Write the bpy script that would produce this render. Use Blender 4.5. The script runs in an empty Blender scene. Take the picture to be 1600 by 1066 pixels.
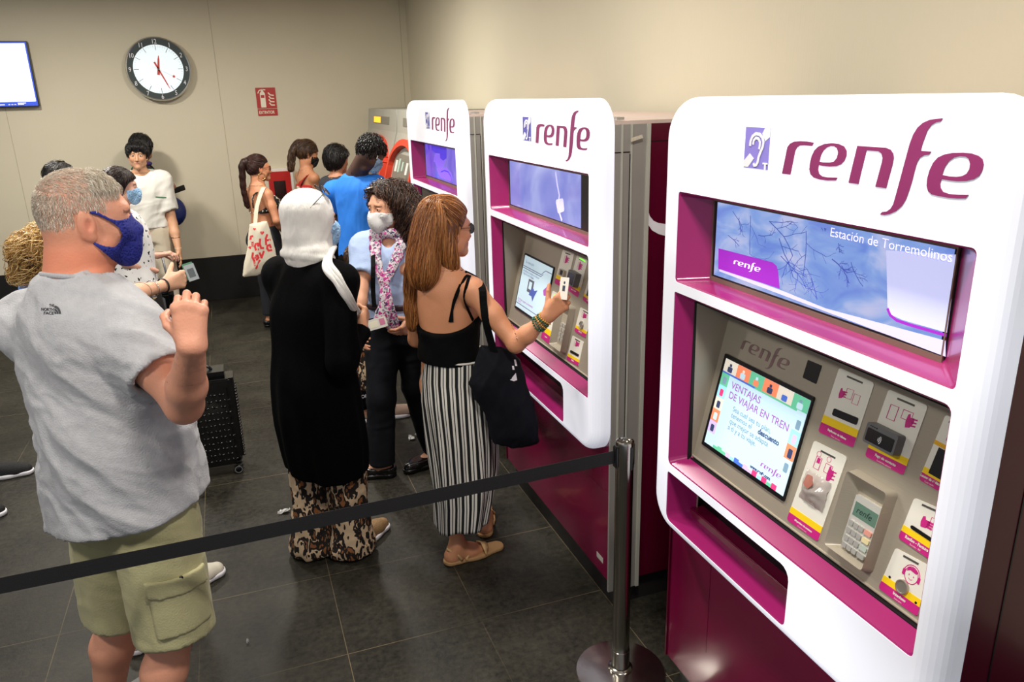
import bpy, bmesh, math, random
import numpy as np
from mathutils import Vector, Matrix, Euler, noise as mnoise
from mathutils.geometry import tessellate_polygon
from mathutils.bvhtree import BVHTree
C = bpy.context.scene.collection
random.seed(4)
rng = np.random.default_rng(4)

# ------------------------------------------------ camera
CAMH = 2.10
RT = np.array([[0.9396574955, -0.3411460892, -0.0257514448],      # right
               [-0.1268087555, -0.2773955269, -0.9523503878],     # down
               [0.3177472747, 0.8981486890, -0.3039170971]])      # forward
FPX = 1205.34
cam = bpy.data.objects.new('camera', bpy.data.cameras.new('camera'))
C.objects.link(cam)
cam.data.sensor_width = 36.0
cam.data.lens = FPX / 1600 * 36.0
cam.data.clip_start = 0.05
_m = Matrix.Identity(4)
for _i in range(3):
    _m[_i][0] = RT[0][_i]; _m[_i][1] = -RT[1][_i]; _m[_i][2] = -RT[2][_i]
_m[2][3] = CAMH
cam.matrix_world = _m
bpy.context.scene.camera = cam

# ------------------------------------------------ colour management, world, lamps
vs = bpy.context.scene.view_settings
vs.view_transform = 'Standard'; vs.look = 'None'; vs.gamma = 1.0; vs.use_curve_mapping = False
vs.exposure = 0.0
bpy.context.scene.cycles.max_bounces = 6
bpy.context.scene.cycles.use_denoising = True
W = bpy.data.worlds.new('world'); bpy.context.scene.world = W; W.use_nodes = True
W.node_tree.nodes['Background'].inputs[0].default_value = (0.80, 0.84, 0.92, 1)
W.node_tree.nodes['Background'].inputs[1].default_value = 0.46

def area(name, loc, size, power, col, rot=(0, 0, 0), sy=None):
    l = bpy.data.lights.new(name, 'AREA'); l.energy = power; l.color = col
    l.shape = 'RECTANGLE'; l.size = size; l.size_y = sy or size
    o = bpy.data.objects.new(name, l); C.objects.link(o); o.location = loc; o.rotation_euler = rot
    return o
# the hall's ceiling lamps
WARM = (1.0, 0.95, 0.86)
for _n, (_x, _y, _e) in enumerate([(-1.6, 1.2, 46), (0.5, 0.9, 46), (-1.4, 4.2, 52), (0.5, 3.4, 46), (-1.6, 6.9, 76), (0.5, 6.4, 64)]):
    area('ceiling_lamp', (_x, _y, 3.16), 0.30, _e, WARM, sy=0.30)

# ------------------------------------------------ pixel rays: where a thing seen in the photo stands
def ray(x, y):
    return RT.T @ np.array([(x - 800) / FPX, (y - 533) / FPX, 1.0])
CP = np.array([0, 0, CAMH])
def atX(x, y, X): d = ray(x, y); return CP + d * (X / d[0])
def atY(x, y, Y): d = ray(x, y); return CP + d * (Y / d[1])
def atZ(x, y, z): d = ray(x, y); return CP + d * ((z - CAMH) / d[2])

# ------------------------------------------------ materials
def lin(c):
    return tuple(((v / 255) / 12.92 if v / 255 <= 0.04045 else ((v / 255 + 0.055) / 1.055) ** 2.4) for v in c) + (1,)
MATS = {}
def mat(name, rgb, rough=0.5, metal=0.0, var=0.0, vscale=20.0, bump=0.0, bscale=60.0, emit=0.0, ecol=None, coat=0.0,
        alpha=1.0, trans=0.0, attr=None, aniso=None, sheen=0.0, sss=0.0, spec=0.5):
    if name in MATS: return MATS[name]
    m = bpy.data.materials.new(name); m.use_nodes = True
    nt = m.node_tree; b = nt.nodes['Principled BSDF']; L = nt.links.new
    b.inputs['Roughness'].default_value = rough; b.inputs['Metallic'].default_value = metal
    b.inputs['Coat Weight'].default_value = coat; b.inputs['Coat Roughness'].default_value = 0.08
    b.inputs['Alpha'].default_value = alpha; b.inputs['Transmission Weight'].default_value = trans
    b.inputs['Sheen Weight'].default_value = sheen; b.inputs['Specular IOR Level'].default_value = spec
    if sss: b.inputs['Subsurface Weight'].default_value = sss; b.inputs['Subsurface Radius'].default_value = (0.012, 0.004, 0.002); b.inputs['Subsurface Scale'].default_value = 0.6
    tc = nt.nodes.new('ShaderNodeTexCoord')
    base = None
    if attr:
        a = nt.nodes.new('ShaderNodeAttribute'); a.attribute_name = attr; base = a.outputs['Color']
    if var or vscale and attr is None and var:
        n = nt.nodes.new('ShaderNodeTexNoise'); n.inputs['Scale'].default_value = vscale; n.inputs['Detail'].default_value = 5
        L(tc.outputs['Object'], n.inputs['Vector'])
        mr = nt.nodes.new('ShaderNodeMapRange'); mr.inputs['From Min'].default_value = 0.25; mr.inputs['From Max'].default_value = 0.75
        mr.inputs['To Min'].default_value = 1 - var; mr.inputs['To Max'].default_value = 1 + var
        L(n.outputs['Fac'], mr.inputs['Value'])
        mx = nt.nodes.new('ShaderNodeMix'); mx.data_type = 'RGBA'; mx.blend_type = 'MULTIPLY'; mx.inputs[0].default_value = 1
        if base: L(base, mx.inputs[6])
        else: mx.inputs[6].default_value = lin(rgb)
        L(mr.outputs['Result'], mx.inputs[7]); base = mx.outputs[2]
    if base: L(base, b.inputs['Base Color'])
    else: b.inputs['Base Color'].default_value = lin(rgb)
    if bump:
        n2 = nt.nodes.new('ShaderNodeTexNoise'); n2.inputs['Scale'].default_value = bscale; n2.inputs['Detail'].default_value = 4
        mp = nt.nodes.new('ShaderNodeMapping'); L(tc.outputs['Object'], mp.inputs['Vector']); L(mp.outputs[0], n2.inputs['Vector'])
        if aniso: mp.inputs['Scale'].default_value = aniso
        bp = nt.nodes.new('ShaderNodeBump'); bp.inputs['Strength'].default_value = bump; bp.inputs['Distance'].default_value = 0.01
        L(n2.outputs['Fac'], bp.inputs['Height']); L(bp.outputs['Normal'], b.inputs['Normal'])
    if emit:
        b.inputs['Emission Strength'].default_value = emit
        b.inputs['Emission Color'].default_value = lin(ecol or rgb)
    MATS[name] = m
    return m

# ------------------------------------------------ object helpers
def link_mesh(name, me, m=None, parent=None, smooth=False):
    o = bpy.data.objects.new(name, me); C.objects.link(o)
    if m is not None:
        for mm in (m if isinstance(m, (list, tuple)) else [m]): me.materials.append(mm)
    if smooth is True: me.shade_smooth()
    elif smooth:
        me.shade_smooth(); me.set_sharp_from_angle(angle=math.radians(smooth))
    if parent is not None:
        o.parent = parent; o.matrix_parent_inverse = parent_inv(parent)
    return o
def parent_inv(p):      # meshes are built in world coordinates under an unrotated Empty
    return Matrix.Translation(-p.location) if p.type == 'EMPTY' else Matrix.Identity(4)
def thing(name, label, cat, loc, group=None):
    o = bpy.data.objects.new(name, None); C.objects.link(o); o.location = loc; o.empty_display_size = 0.1
    o['label'] = label; o['category'] = cat
    if group: o['group'] = group
    return o
def tag(o, label, cat, group=None, kind=None):
    if label: o['label'] = label
    if cat: o['category'] = cat
    if group: o['group'] = group
    if kind: o['kind'] = kind
    return o
def mesh_np(name, v, f, m=None, parent=None, smooth=False):
    me = bpy.data.meshes.new(name)
    me.from_pydata(np.asarray(v, float).tolist(), [], f.tolist() if isinstance(f, np.ndarray) else f); me.update()
    return link_mesh(name, me, m, parent, smooth)

class MB:
    """collects faces (with material indices) into one mesh object"""
    def __init__(s): s.v = []; s.f = []; s.mi = []
    def add(s, v, f, mi=0):
        o = len(s.v); s.v += [tuple(map(float, p)) for p in v]
        s.f += [tuple(o + i for i in q) for q in f]; s.mi += [mi] * len(f)
    def box(s, lo, hi, mi=0, bev=0.0):
        x0, y0, z0 = lo; x1, y1, z1 = hi
        if bev <= 0:
            v = [(x0, y0, z0), (x1, y0, z0), (x1, y1, z0), (x0, y1, z0), (x0, y0, z1), (x1, y0, z1), (x1, y1, z1), (x0, y1, z1)]
            s.add(v, [(0, 3, 2, 1), (4, 5, 6, 7), (0, 1, 5, 4), (1, 2, 6, 5), (2, 3, 7, 6), (3, 0, 4, 7)], mi)
        else:
            bm = bmesh.new(); bmesh.ops.create_cube(bm, size=1)
            for w in bm.verts: w.co = Vector(((x0 + x1) / 2 + w.co.x * (x1 - x0), (y0 + y1) / 2 + w.co.y * (y1 - y0), (z0 + z1) / 2 + w.co.z * (z1 - z0)))
            bmesh.ops.bevel(bm, geom=bm.edges[:], offset=bev, segments=2, affect='EDGES')
            bm.verts.index_update()
            s.add([w.co for w in bm.verts], [[w.index for w in f.verts] for f in bm.faces], mi); bm.free()
    def tube(s, pts, r, n=8, mi=0, cap=True, rr=None):
        pts = [np.asarray(p, float) for p in pts]; rings = []
        ref = np.array([0, 0, 1.0])
        for i, p in enumerate(pts):
            t = pts[min(i + 1, len(pts) - 1)] - pts[max(i - 1, 0)]; t = t / (np.linalg.norm(t) + 1e-9)
            if i == 0:
                a = np.cross(t, ref);
                if np.linalg.norm(a) < 0.1: a = np.cross(t, [1, 0, 0])
            else: a = a - t * (a @ t)
            a = a / np.linalg.norm(a); b = np.cross(t, a)
            ri = rr[i] if rr is not None else r
            rings.append([p + ri * (math.cos(2 * math.pi * k / n) * a + math.sin(2 * math.pi * k / n) * b) for k in range(n)])
        v = [q for rg in rings for q in rg]; f = []
        for i in range(len(pts) - 1):
            for k in range(n):
                f.append((i * n + k, i * n + (k + 1) % n, (i + 1) * n + (k + 1) % n, (i + 1) * n + k))
        if cap: f.append(tuple(range(n))[::-1]); f.append(tuple(range((len(pts) - 1) * n, len(pts) * n)))
        s.add(v, f, mi)
    def lathe(s, prof, c=(0, 0, 0), n=32, mi=0, axis='z'):
        v = []; f = []
        for (r, z) in prof:
            for k in range(n):
                a = 2 * math.pi * k / n; x, y = r * math.cos(a), r * math.sin(a)
                q = (x, y, z) if axis == 'z' else ((x, z, y) if axis == 'y' else (z, x, y))
                v.append((c[0] + q[0], c[1] + q[1], c[2] + q[2]))
        for i in range(len(prof) - 1):
            for k in range(n): f.append((i * n + k, i * n + (k + 1) % n, (i + 1) * n + (k + 1) % n, (i + 1) * n + k))
        s.add(v, f, mi)
    def prism(s, pl, pts, h0, h1, mi=0, side=None):
        """polygon (plane coordinates) extruded between heights h0 and h1 along the plane's normal"""
        n = len(pts); v = [pl.p(a, b, h0) for a, b in pts] + [pl.p(a, b, h1) for a, b in pts]
        tri = tessellate_polygon([[Vector((a, b, 0)) for a, b in pts]])
        f = [tuple(t) for t in tri]; g = [tuple(n + i for i in t[::-1]) for t in tri]
        s.add(v, f + g + [(i, (i + 1) % n, n + (i + 1) % n, n + i) for i in range(n)], mi)
    def stroke(s, pl, pts, w, h0, h1, mi=0, close=False):
        pts = [np.array(q, float) for q in pts]
        if close: pts = pts + [pts[0]]
        n = len(pts); L_ = []; R_ = []
        for i in range(n):
            a = pts[max(i - 1, 0)]; b = pts[min(i + 1, n - 1)]
            if close and i in (0, n - 1): a = pts[-2]; b = pts[1]
            t = (b - a) / (np.linalg.norm(b - a) + 1e-12); q = np.array([-t[1], t[0]]) * w / 2
            L_.append(pts[i] + q); R_.append(pts[i] - q)
        for i in range(n - 1):
            s.prism(pl, [L_[i], L_[i + 1], R_[i + 1], R_[i]], h0, h1, mi)
    def build(s, name, m, parent=None, smooth=False):
        me = bpy.data.meshes.new(name); me.from_pydata(s.v, [], s.f); me.update()
        o = link_mesh(name, me, m, parent, False)
        me.polygons.foreach_set('material_index', s.mi)
        bm = bmesh.new(); bm.from_mesh(me); bmesh.ops.recalc_face_normals(bm, faces=bm.faces[:]); bm.to_mesh(me); bm.free()
        if smooth is True: me.shade_smooth()
        elif smooth: me.shade_smooth(); me.set_sharp_from_angle(angle=math.radians(smooth))
        return o

class Plane:
    def __init__(s, o, u, v):
        s.o = np.array(o, float); s.u = np.array(u, float); s.u /= np.linalg.norm(s.u)
        s.v = np.array(v, float); s.v -= s.u * (s.v @ s.u); s.v /= np.linalg.norm(s.v); s.n = np.cross(s.u, s.v)
    def p(s, a, b, h=0.0): return s.o + s.u * a + s.v * b + s.n * h
    def px(s, x, y, h=0.0):
        d = ray(x, y); o = s.o + s.n * h; t = ((o - CP) @ s.n) / (d @ s.n); q = CP + d * t - o
        return (float(q @ s.u), float(q @ s.v))
    def mat4(s, a, b, h):
        m = Matrix.Identity(4); o = s.p(a, b, h)
        for i in range(3): m[i][0] = s.u[i]; m[i][1] = s.v[i]; m[i][2] = s.n[i]; m[i][3] = o[i]
        return m
def rect(a0, b0, a1, b1): return [(a0, b0), (a1, b0), (a1, b1), (a0, b1)]
def rnd(pts, r, n=5):
    """round a convex polygon's corners; r one number or one per corner"""
    out = []; N = len(pts)
    for i in range(N):
        ri = r[i] if isinstance(r, (list, tuple)) else r
        p0 = np.array(pts[i - 1], float); p = np.array(pts[i], float); p1 = np.array(pts[(i + 1) % N], float)
        if ri <= 0: out.append(tuple(p)); continue
        a = (p0 - p) / np.linalg.norm(p0 - p); b = (p1 - p) / np.linalg.norm(p1 - p)
        cs = a @ b; half = math.acos(max(-1, min(1, cs))) / 2; d = ri / math.tan(half)
        c = p + (a + b) / np.linalg.norm(a + b) * ri / math.sin(half)
        s0 = p + a * d; s1 = p + b * d
        v0 = s0 - c; v1 = s1 - c; ang = math.acos(max(-1, min(1, (v0 @ v1) / ri ** 2)))
        for k in range(n + 1):
            t = k / n
            w = (math.sin((1 - t) * ang) * v0 + math.sin(t * ang) * v1) / math.sin(ang) if ang > 1e-6 else v0
            out.append(tuple(c + w))
    return out
def text_mesh(txt, size, align='LEFT', shear=0.0, bold=0.0, sx=1.0, spacing=1.0):
    cu = bpy.data.curves.new('t', 'FONT'); cu.body = txt; cu.size = size; cu.align_x = align; cu.shear = shear
    cu.offset = bold; cu.space_character = spacing; cu.resolution_u = 3
    o = bpy.data.objects.new('t', cu); C.objects.link(o)
    bpy.context.view_layer.update()
    me = bpy.data.meshes.new_from_object(o.evaluated_get(bpy.context.evaluated_depsgraph_get()))
    v = [(q.co.x * sx, q.co.y) for q in me.vertices]; f = [tuple(p.vertices) for p in me.polygons]
    bpy.data.objects.remove(o); bpy.data.curves.remove(cu); bpy.data.meshes.remove(me)
    return v, f
def put_text(mb, pl, txt, a, b, size, h, mi=0, ang=0.0, **k):
    v, f = text_mesh(txt, size, **k)
    c, s_ = math.cos(ang), math.sin(ang)
    mb.add([pl.p(a + x * c - y * s_, b + x * s_ + y * c, h) for x, y in v], f, mi)

# ------------------------------------------------ the room
def wall_mat(name, rgb, seam=None):
    m = mat(name, rgb, 0.75, var=0.03, vscale=1.2, bump=0.10, bscale=9, aniso=(14, 14, 0.8))
    return m
m_wall = wall_mat('wall_panel_beige', (204, 195, 172))
mb = MB(); mb.box((-7, 9.0, 0.0), (2.15, 9.15, 3.3)); wb = mb.build('wall_back', m_wall); wb['kind'] = 'structure'
mb = MB(); mb.box((2.05, -1.5, 0.0), (2.2, 9.0, 3.3)); wr = mb.build('wall_right', m_wall); wr['kind'] = 'structure'
mb = MB(); mb.box((-7, -1.5, 3.2), (2.2, 9.15, 3.3)); w = mb.build('ceiling', mat('ceiling_white', (215, 213, 205), 0.8, var=0.02)); w['kind'] = 'structure'
mb = MB()
for xx in (-6.4, -4.0, -1.95, 0.02, 1.98): mb.box((xx - .0015, 8.998, .49), (xx + .0015, 9.0005, 3.2))
w = mb.build('trim_1', mat('panel_joint', (160, 150, 128), .8, var=.05)); w['kind'] = 'structure'
mb = MB(); mb.box((-7, 8.975, 0.0), (2.05, 9.0, 0.487), bev=.003)
w = mb.build('baseboard_back', mat('black_stone_plinth', (22, 20, 18), .42, var=.35, vscale=60, bump=.05)); w['kind'] = 'structure'
mb = MB(); mb.box((2.03, -1.5, 0.0), (2.05, 8.975, 0.487)); w = mb.build('baseboard_right', MATS['black_stone_plinth']); w['kind'] = 'structure'

# floor: dark riven stone tiles with pale joints
m = bpy.data.materials.new('dark_stone_tiles'); m.use_nodes = True; nt = m.node_tree; L = nt.links.new; b = nt.nodes['Principled BSDF']
tc = nt.nodes.new('ShaderNodeTexCoord')
def node(t, **k):
    n = nt.nodes.new(t)
    for a, v in k.items(): setattr(n, a, v)
    return n
n1 = node('ShaderNodeTexNoise'); n1.inputs['Scale'].default_value = 3.0; n1.inputs['Detail'].default_value = 8; n1.inputs['Roughness'].default_value = 0.65
n2 = node('ShaderNodeTexNoise'); n2.inputs['Scale'].default_value = 38.0; n2.inputs['Detail'].default_value = 6; n2.inputs['Roughness'].default_value = .7
vo = node('ShaderNodeTexVoronoi'); vo.inputs['Scale'].default_value = 55.0
for n in (n1, n2, vo): L(tc.outputs['Object'], n.inputs['Vector'])
cr = node('ShaderNodeValToRGB'); e = cr.color_ramp.elements
e[0].position = .36; e[0].color = lin((20, 19, 17)); e[1].position = .66; e[1].color = lin((64, 61, 52))
ad = node('ShaderNodeMix'); ad.inputs[0].default_value = .55; L(n1.outputs['Fac'], ad.inputs[2]); L(n2.outputs['Fac'], ad.inputs[3]); L(ad.outputs[0], cr.inputs['Fac'])
# joints
sp = node('ShaderNodeSeparateXYZ'); L(tc.outputs['Object'], sp.inputs[0])
def joint(out, off, tile, wdt):
    a = node('ShaderNodeMath', operation='ADD'); L(out, a.inputs[0]); a.inputs[1].default_value = off
    d = node('ShaderNodeMath', operation='DIVIDE'); L(a.outputs[0], d.inputs[0]); d.inputs[1].default_value = tile
    f = node('ShaderNodeMath', operation='FRACT'); L(d.outputs[0], f.inputs[0])
    s_ = node('ShaderNodeMath', operation='SUBTRACT'); L(f.outputs[0], s_.inputs[0]); s_.inputs[1].default_value = .5
    ab = node('ShaderNodeMath', operation='ABSOLUTE'); L(s_.outputs[0], ab.inputs[0])
    g = node('ShaderNodeMath', operation='GREATER_THAN'); L(ab.outputs[0], g.inputs[0]); g.inputs[1].default_value = .5 - wdt / tile
    return g.outputs[0]
TX, TY = 0.556, 0.571
jx = joint(sp.outputs['X'], -1.3157 + 40 * TX, TX, .0016); jy = joint(sp.outputs['Y'], -2.63 + 40 * TY, TY, .0016)
mxm = node('ShaderNodeMath', operation='MAXIMUM'); L(jx, mxm.inputs[0]); L(jy, mxm.inputs[1])
n3 = node('ShaderNodeTexNoise'); n3.inputs['Scale'].default_value = 1.1; L(tc.outputs['Object'], n3.inputs['Vector'])
r3 = node('ShaderNodeMapRange'); r3.inputs['From Min'].default_value = .4; r3.inputs['From Max'].default_value = .6; r3.inputs['To Min'].default_value = .06; r3.inputs['To Max'].default_value = .8; L(n3.outputs['Fac'], r3.inputs['Value'])
ml = node('ShaderNodeMath', operation='MULTIPLY'); L(mxm.outputs[0], ml.inputs[0]); L(r3.outputs[0], ml.inputs[1])
mx = node('ShaderNodeMix', data_type='RGBA'); L(ml.outputs[0], mx.inputs[0]); L(cr.outputs['Color'], mx.inputs[6]); mx.inputs[7].default_value = lin((128, 112, 88))
L(mx.outputs[2], b.inputs['Base Color'])
rr = node('ShaderNodeMapRange'); rr.inputs['To Min'].default_value = .32; rr.inputs['To Max'].default_value = .62; L(n2.outputs['Fac'], rr.inputs['Value']); L(rr.outputs[0], b.inputs['Roughness'])
b.inputs['Specular IOR Level'].default_value = .22
bp = node('ShaderNodeBump'); bp.inputs['Strength'].default_value = .35; bp.inputs['Distance'].default_value = .004
ad2 = node('ShaderNodeMath', operation='SUBTRACT'); L(n2.outputs['Fac'], ad2.inputs[0]); L(mxm.outputs[0], ad2.inputs[1]); L(ad2.outputs[0], bp.inputs['Height']); L(bp.outputs['Normal'], b.inputs['Normal'])
mb = MB(); mb.box((-7, -1.5, -.06), (2.2, 9.15, 0)); w = mb.build('floor', m); w['kind'] = 'structure'
# ------------------------------------------------ ticket machines
XF, XS = 1.200, 1.275                                  # front and back of the lit shell
m_magenta = mat('glossy_magenta_lining', (156, 34, 102), .25, coat=.3, var=.03, vscale=4)
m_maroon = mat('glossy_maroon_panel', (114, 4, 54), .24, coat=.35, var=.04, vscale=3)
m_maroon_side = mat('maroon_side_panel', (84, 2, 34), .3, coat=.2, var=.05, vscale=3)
m_alu = mat('brushed_aluminium_profile', (168, 164, 158), .42, .35, var=.04, vscale=6, bump=.05, bscale=30, aniso=(8, 8, .2))
m_alul = mat('light_aluminium_edge', (196, 196, 184), .4, .2, var=.03)
m_steel = mat('brushed_taupe_steel', (166, 157, 141), .42, .22, var=.06, vscale=5, bump=.06, bscale=90, aniso=(1, .3, 4))
m_steel_l = mat('pale_steel_lip', (182, 172, 154), .38, .35, var=.03)
m_black = mat('black_plastic', (10, 10, 12), .35, var=.1)
m_dark = mat('dark_gap', (10, 7, 9), .6, var=.1)
m_white = mat('white_sticker', (228, 225, 214), .5, var=.02)
m_yellow = mat('yellow_sticker', (246, 208, 12), .5, var=.02)
m_pink = mat('magenta_print', (196, 30, 126), .5, var=.02)
m_logo = mat('plum_logo_print', (134, 40, 96), .45, var=.03)
m_lilac = mat('lilac_hearing_sign', (140, 128, 214), .5, var=.02)
m_indigo = mat('indigo_hearing_sign', (88, 86, 168), .5, var=.02)
m_wprint = mat('white_print', (236, 234, 240), .5, var=.02)
m_chrome = mat('chrome', (215, 212, 206), .16, 1.0, var=.05, vscale=9)

def shell_material():
    """back-lit opal plastic: lamps inside, brighter in some places than in others"""
    m = bpy.data.materials.new('backlit_opal_plastic'); m.use_nodes = True; nt = m.node_tree; b = nt.nodes['Principled BSDF']
    b.inputs['Base Color'].default_value = lin((226, 226, 232)); b.inputs['Roughness'].default_value = .28
    tc = nt.nodes.new('ShaderNodeTexCoord'); n = nt.nodes.new('ShaderNodeTexNoise'); n.inputs['Scale'].default_value = 1.7; n.inputs['Detail'].default_value = 1
    nt.links.new(tc.outputs['Object'], n.inputs['Vector'])
    r = nt.nodes.new('ShaderNodeMapRange'); r.inputs['From Min'].default_value = .3; r.inputs['From Max'].default_value = .7; r.inputs['To Min'].default_value = .22; r.inputs['To Max'].default_value = .72
    nt.links.new(n.outputs['Fac'], r.inputs['Value']); nt.links.new(r.outputs[0], b.inputs['Emission Strength'])
    b.inputs['Emission Color'].default_value = lin((236, 240, 255))
    return m
m_shell = shell_material()
def screen_material(name, cols, strength, scale=6, stretch=(1, 1, 1)):
    m = bpy.data.materials.new(name); m.use_nodes = True; nt = m.node_tree; b = nt.nodes['Principled BSDF']; L = nt.links.new
    b.inputs['Base Color'].default_value = (.01, .01, .012, 1); b.inputs['Roughness'].default_value = .12
    tc = nt.nodes.new('ShaderNodeTexCoord'); n = nt.nodes.new('ShaderNodeTexNoise'); n.inputs['Scale'].default_value = scale; n.inputs['Detail'].default_value = 3; n.inputs['Distortion'].default_value = .8
    mp = nt.nodes.new('ShaderNodeMapping'); mp.inputs['Scale'].default_value = stretch; L(tc.outputs['Object'], mp.inputs['Vector']); L(mp.outputs[0], n.inputs['Vector'])
    cr = nt.nodes.new('ShaderNodeValToRGB')
    for i, (pos, c) in enumerate(cols):
        e = cr.color_ramp.elements[i] if i < 2 else cr.color_ramp.elements.new(pos)
        e.position = pos; e.color = lin(c)
    L(n.outputs['Fac'], cr.inputs['Fac']); L(cr.outputs['Color'], b.inputs['Emission Color']); b.inputs['Emission Strength'].default_value = strength
    return m
def glow(name, rgb, s=1.0): return mat(name, rgb, .5, emit=s)

# the letters of the sign, traced as flat outlines in the two zoomed crops (5.92 px per photo pixel)
def cA(pts): return [(1150 + x / 5.92, 170 + y / 5.92) for x, y in pts]
def cB(pts): return [(1350 + x / 5.92, 170 + y / 5.92) for x, y in pts]
LOGO = [cA([(430, 600), (455, 480), (480, 355), (505, 322), (545, 303), (600, 298), (660, 302), (724, 313), (708, 344), (640, 338), (595, 340), (568, 358), (552, 390), (530, 500), (507, 609)]),
        cA([(770, 490), (820, 495), (870, 497), (910, 488), (938, 455), (950, 405), (940, 365), (915, 347), (880, 345), (845, 358), (812, 388), (790, 430), (776, 488), (768, 530), (764, 570), (776, 608), (810, 628), (870, 636), (943, 636), (928, 663), (850, 664), (780, 654), (725, 637), (694, 605), (683, 560), (690, 500), (704, 440), (730, 385), (765, 350), (820, 326), (890, 317), (955, 325), (1005, 348), (1028, 390), (1026, 435), (1008, 480), (975, 515), (930, 532), (870, 535), (805, 528), (768, 518)]),
        cB([(-135, 520), (-75, 525), (-30, 620)]),
        ]
LOGO_R = LOGO[0]
# e: outer ring drawn as one band
E1 = cA([(770, 519), (764, 560), (772, 600), (800, 624), (850, 634), (943, 636), (928, 663), (850, 664), (780, 654), (725, 637), (694, 605), (683, 560), (690, 500), (704, 440), (730, 385), (765, 350), (820, 326), (890, 317), (955, 325), (1005, 348), (1028, 390), (1026, 435), (1008, 480), (975, 515), (930, 532), (870, 535), (805, 528)])
E1H = cA([(776, 490), (820, 496), (870, 497), (910, 488), (938, 455), (950, 405), (940, 365), (915, 347), (880, 345), (845, 358), (812, 388), (790, 430)])
N1 = cA([(1128, 343), (1184, 346)]) + cB([(0, 346), (100, 353), (205, 360), (250, 378), (275, 415), (280, 455), (268, 520), (240, 620), (210, 735), (110, 721), (140, 610), (170, 500), (178, 455), (168, 415), (140, 393), (80, 388), (28, 385), (5, 480), (-20, 580), (-47, 697)]) + cA([(1046, 684), (1085, 520)])
F1 = cB([(735, 87), (712, 118), (670, 125), (630, 150), (595, 195), (570, 260), (545, 330), (530, 388), (626, 396), (605, 424), (560, 430), (520, 455), (495, 500), (475, 570), (450, 670), (425, 750), (395, 835), (355, 900), (300, 948), (240, 975), (195, 983), (154, 978), (172, 955), (215, 950), (250, 925), (275, 885), (300, 800), (330, 690), (370, 540), (405, 410), (430, 320), (460, 240), (500, 175), (550, 130), (610, 103), (670, 92)])
E2 = cB([(722, 650), (710, 690), (712, 730), (735, 768), (790, 787), (870, 795), (973, 796), (945, 829), (870, 830), (780, 822), (690, 806), (630, 792), (598, 760), (585, 710), (592, 640), (612, 570), (645, 500), (690, 450), (750, 422), (830, 407), (920, 405), (1000, 413), (1065, 435), (1100, 465), (1112, 515), (1100, 570), (1070, 620), (1020, 652), (950, 668), (870, 670), (790, 662)])
E2H = cB([(728, 612), (790, 625), (860, 629), (915, 622), (955, 600), (980, 560), (988, 510), (975, 462), (945, 442), (890, 438), (835, 452), (790, 485), (755, 535)])
def ringpoly(mb, pl, outer, hole, h0, h1, mi=0):
    """polygon with one hole"""
    lo = [Vector((a, b, 0)) for a, b in outer]; ho = [Vector((a, b, 0)) for a, b in hole]
    tri = tessellate_polygon([lo, ho]); al = lo + ho; n = len(al)
    v = [pl.p(q.x, q.y, h0) for q in al] + [pl.p(q.x, q.y, h1) for q in al]
    f = [tuple(t) for t in tri] + [tuple(n + i for i in t[::-1]) for t in tri]
    a = len(lo); f += [(i, (i + 1) % a, n + (i + 1) % a, n + i) for i in range(a)]
    c = len(ho); f += [(a + i, n + a + i, n + a + (i + 1) % c, a + (i + 1) % c) for i in range(c)]
    mb.add(v, f, mi)
PF = Plane((XF, 0, 0), (0, -1, 0), (0, 0, 1))         # the face: a = -Y, b = z, normal towards the hall
def logo_polys():
    T = lambda P: [PF.px(x, y) for x, y in P]
    return [(T(LOGO_R), None), (T(E1), T(E1H)), (T(N1), None), (T(F1), None), (T(E2), T(E2H))]
LP = logo_polys()
LMIN = np.min([np.min(o, axis=0) for o, h in LP], axis=0); LMAX = np.max([np.max(o, axis=0) for o, h in LP], axis=0)
def put_logo(mb, pl, xf, h0, h1, mi=0):
    for o, hole in LP:
        o2 = [xf(*q) for q in o]
        if hole: ringpoly(mb, pl, o2, [xf(*q) for q in hole], h0, h1, mi)
        else: mb.prism(pl, o2, h0, h1, mi)
def logo_in(mb, pl, quad, h0, h1, mi=0):
    """the word fitted in a rectangle a0,b0,a1,b1"""
    a0, b0, a1, b1 = quad
    put_logo(mb, pl, lambda a, b: (a0 + (a - LMIN[0]) / (LMAX[0] - LMIN[0]) * (a1 - a0), b0 + (b - LMIN[1]) / (LMAX[1] - LMIN[1]) * (b1 - b0)), h0, h1, mi)

def hearing_sign(mb, pl, a0, b0, a1, b1, h):
    """ear symbol with a diagonal bar and the letter T; materials 0 ground 1 white"""
    w, t = a1 - a0, b1 - b0
    P = lambda x, y: (a0 + x * w, b0 + y * t)
    mb.prism(pl, rect(a0, b0, a1, b1), h, h + .0012, 0)
    mb.prism(pl, [P(.80, 1), P(1.0, 1), P(1.0, .78), P(.84, .68), P(.70, .86)], h + .0012, h + .002, 1)
    mb.prism(pl, [P(0, .02), P(.2, .02), P(.42, .24), P(.24, .36), P(0, .16)], h + .0012, h + .002, 1)
    arc = [P(.24, .54), P(.25, .66), P(.32, .78), P(.45, .85), P(.60, .84), P(.72, .77), P(.78, .66), P(.76, .54), P(.68, .40), P(.62, .28), P(.60, .16), P(.54, .09), P(.46, .08), P(.43, .13)]
    mb.stroke(pl, arc, .085 * w, h + .0021, h + .0028, 1)
    mb.stroke(pl, [P(.36, .58), P(.38, .68), P(.46, .75), P(.57, .73), P(.64, .65), P(.64, .55), P(.62, .48)], .075 * w, h + .0021, h + .0028, 1)
    mb.prism(pl, rect(*P(.80, .13), *P(1.0, .17)), h + .0021, h + .0028, 1)
    mb.prism(pl, rect(*P(.87, .0), *P(.94, .13)), h + .0021, h + .0028, 1)

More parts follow.
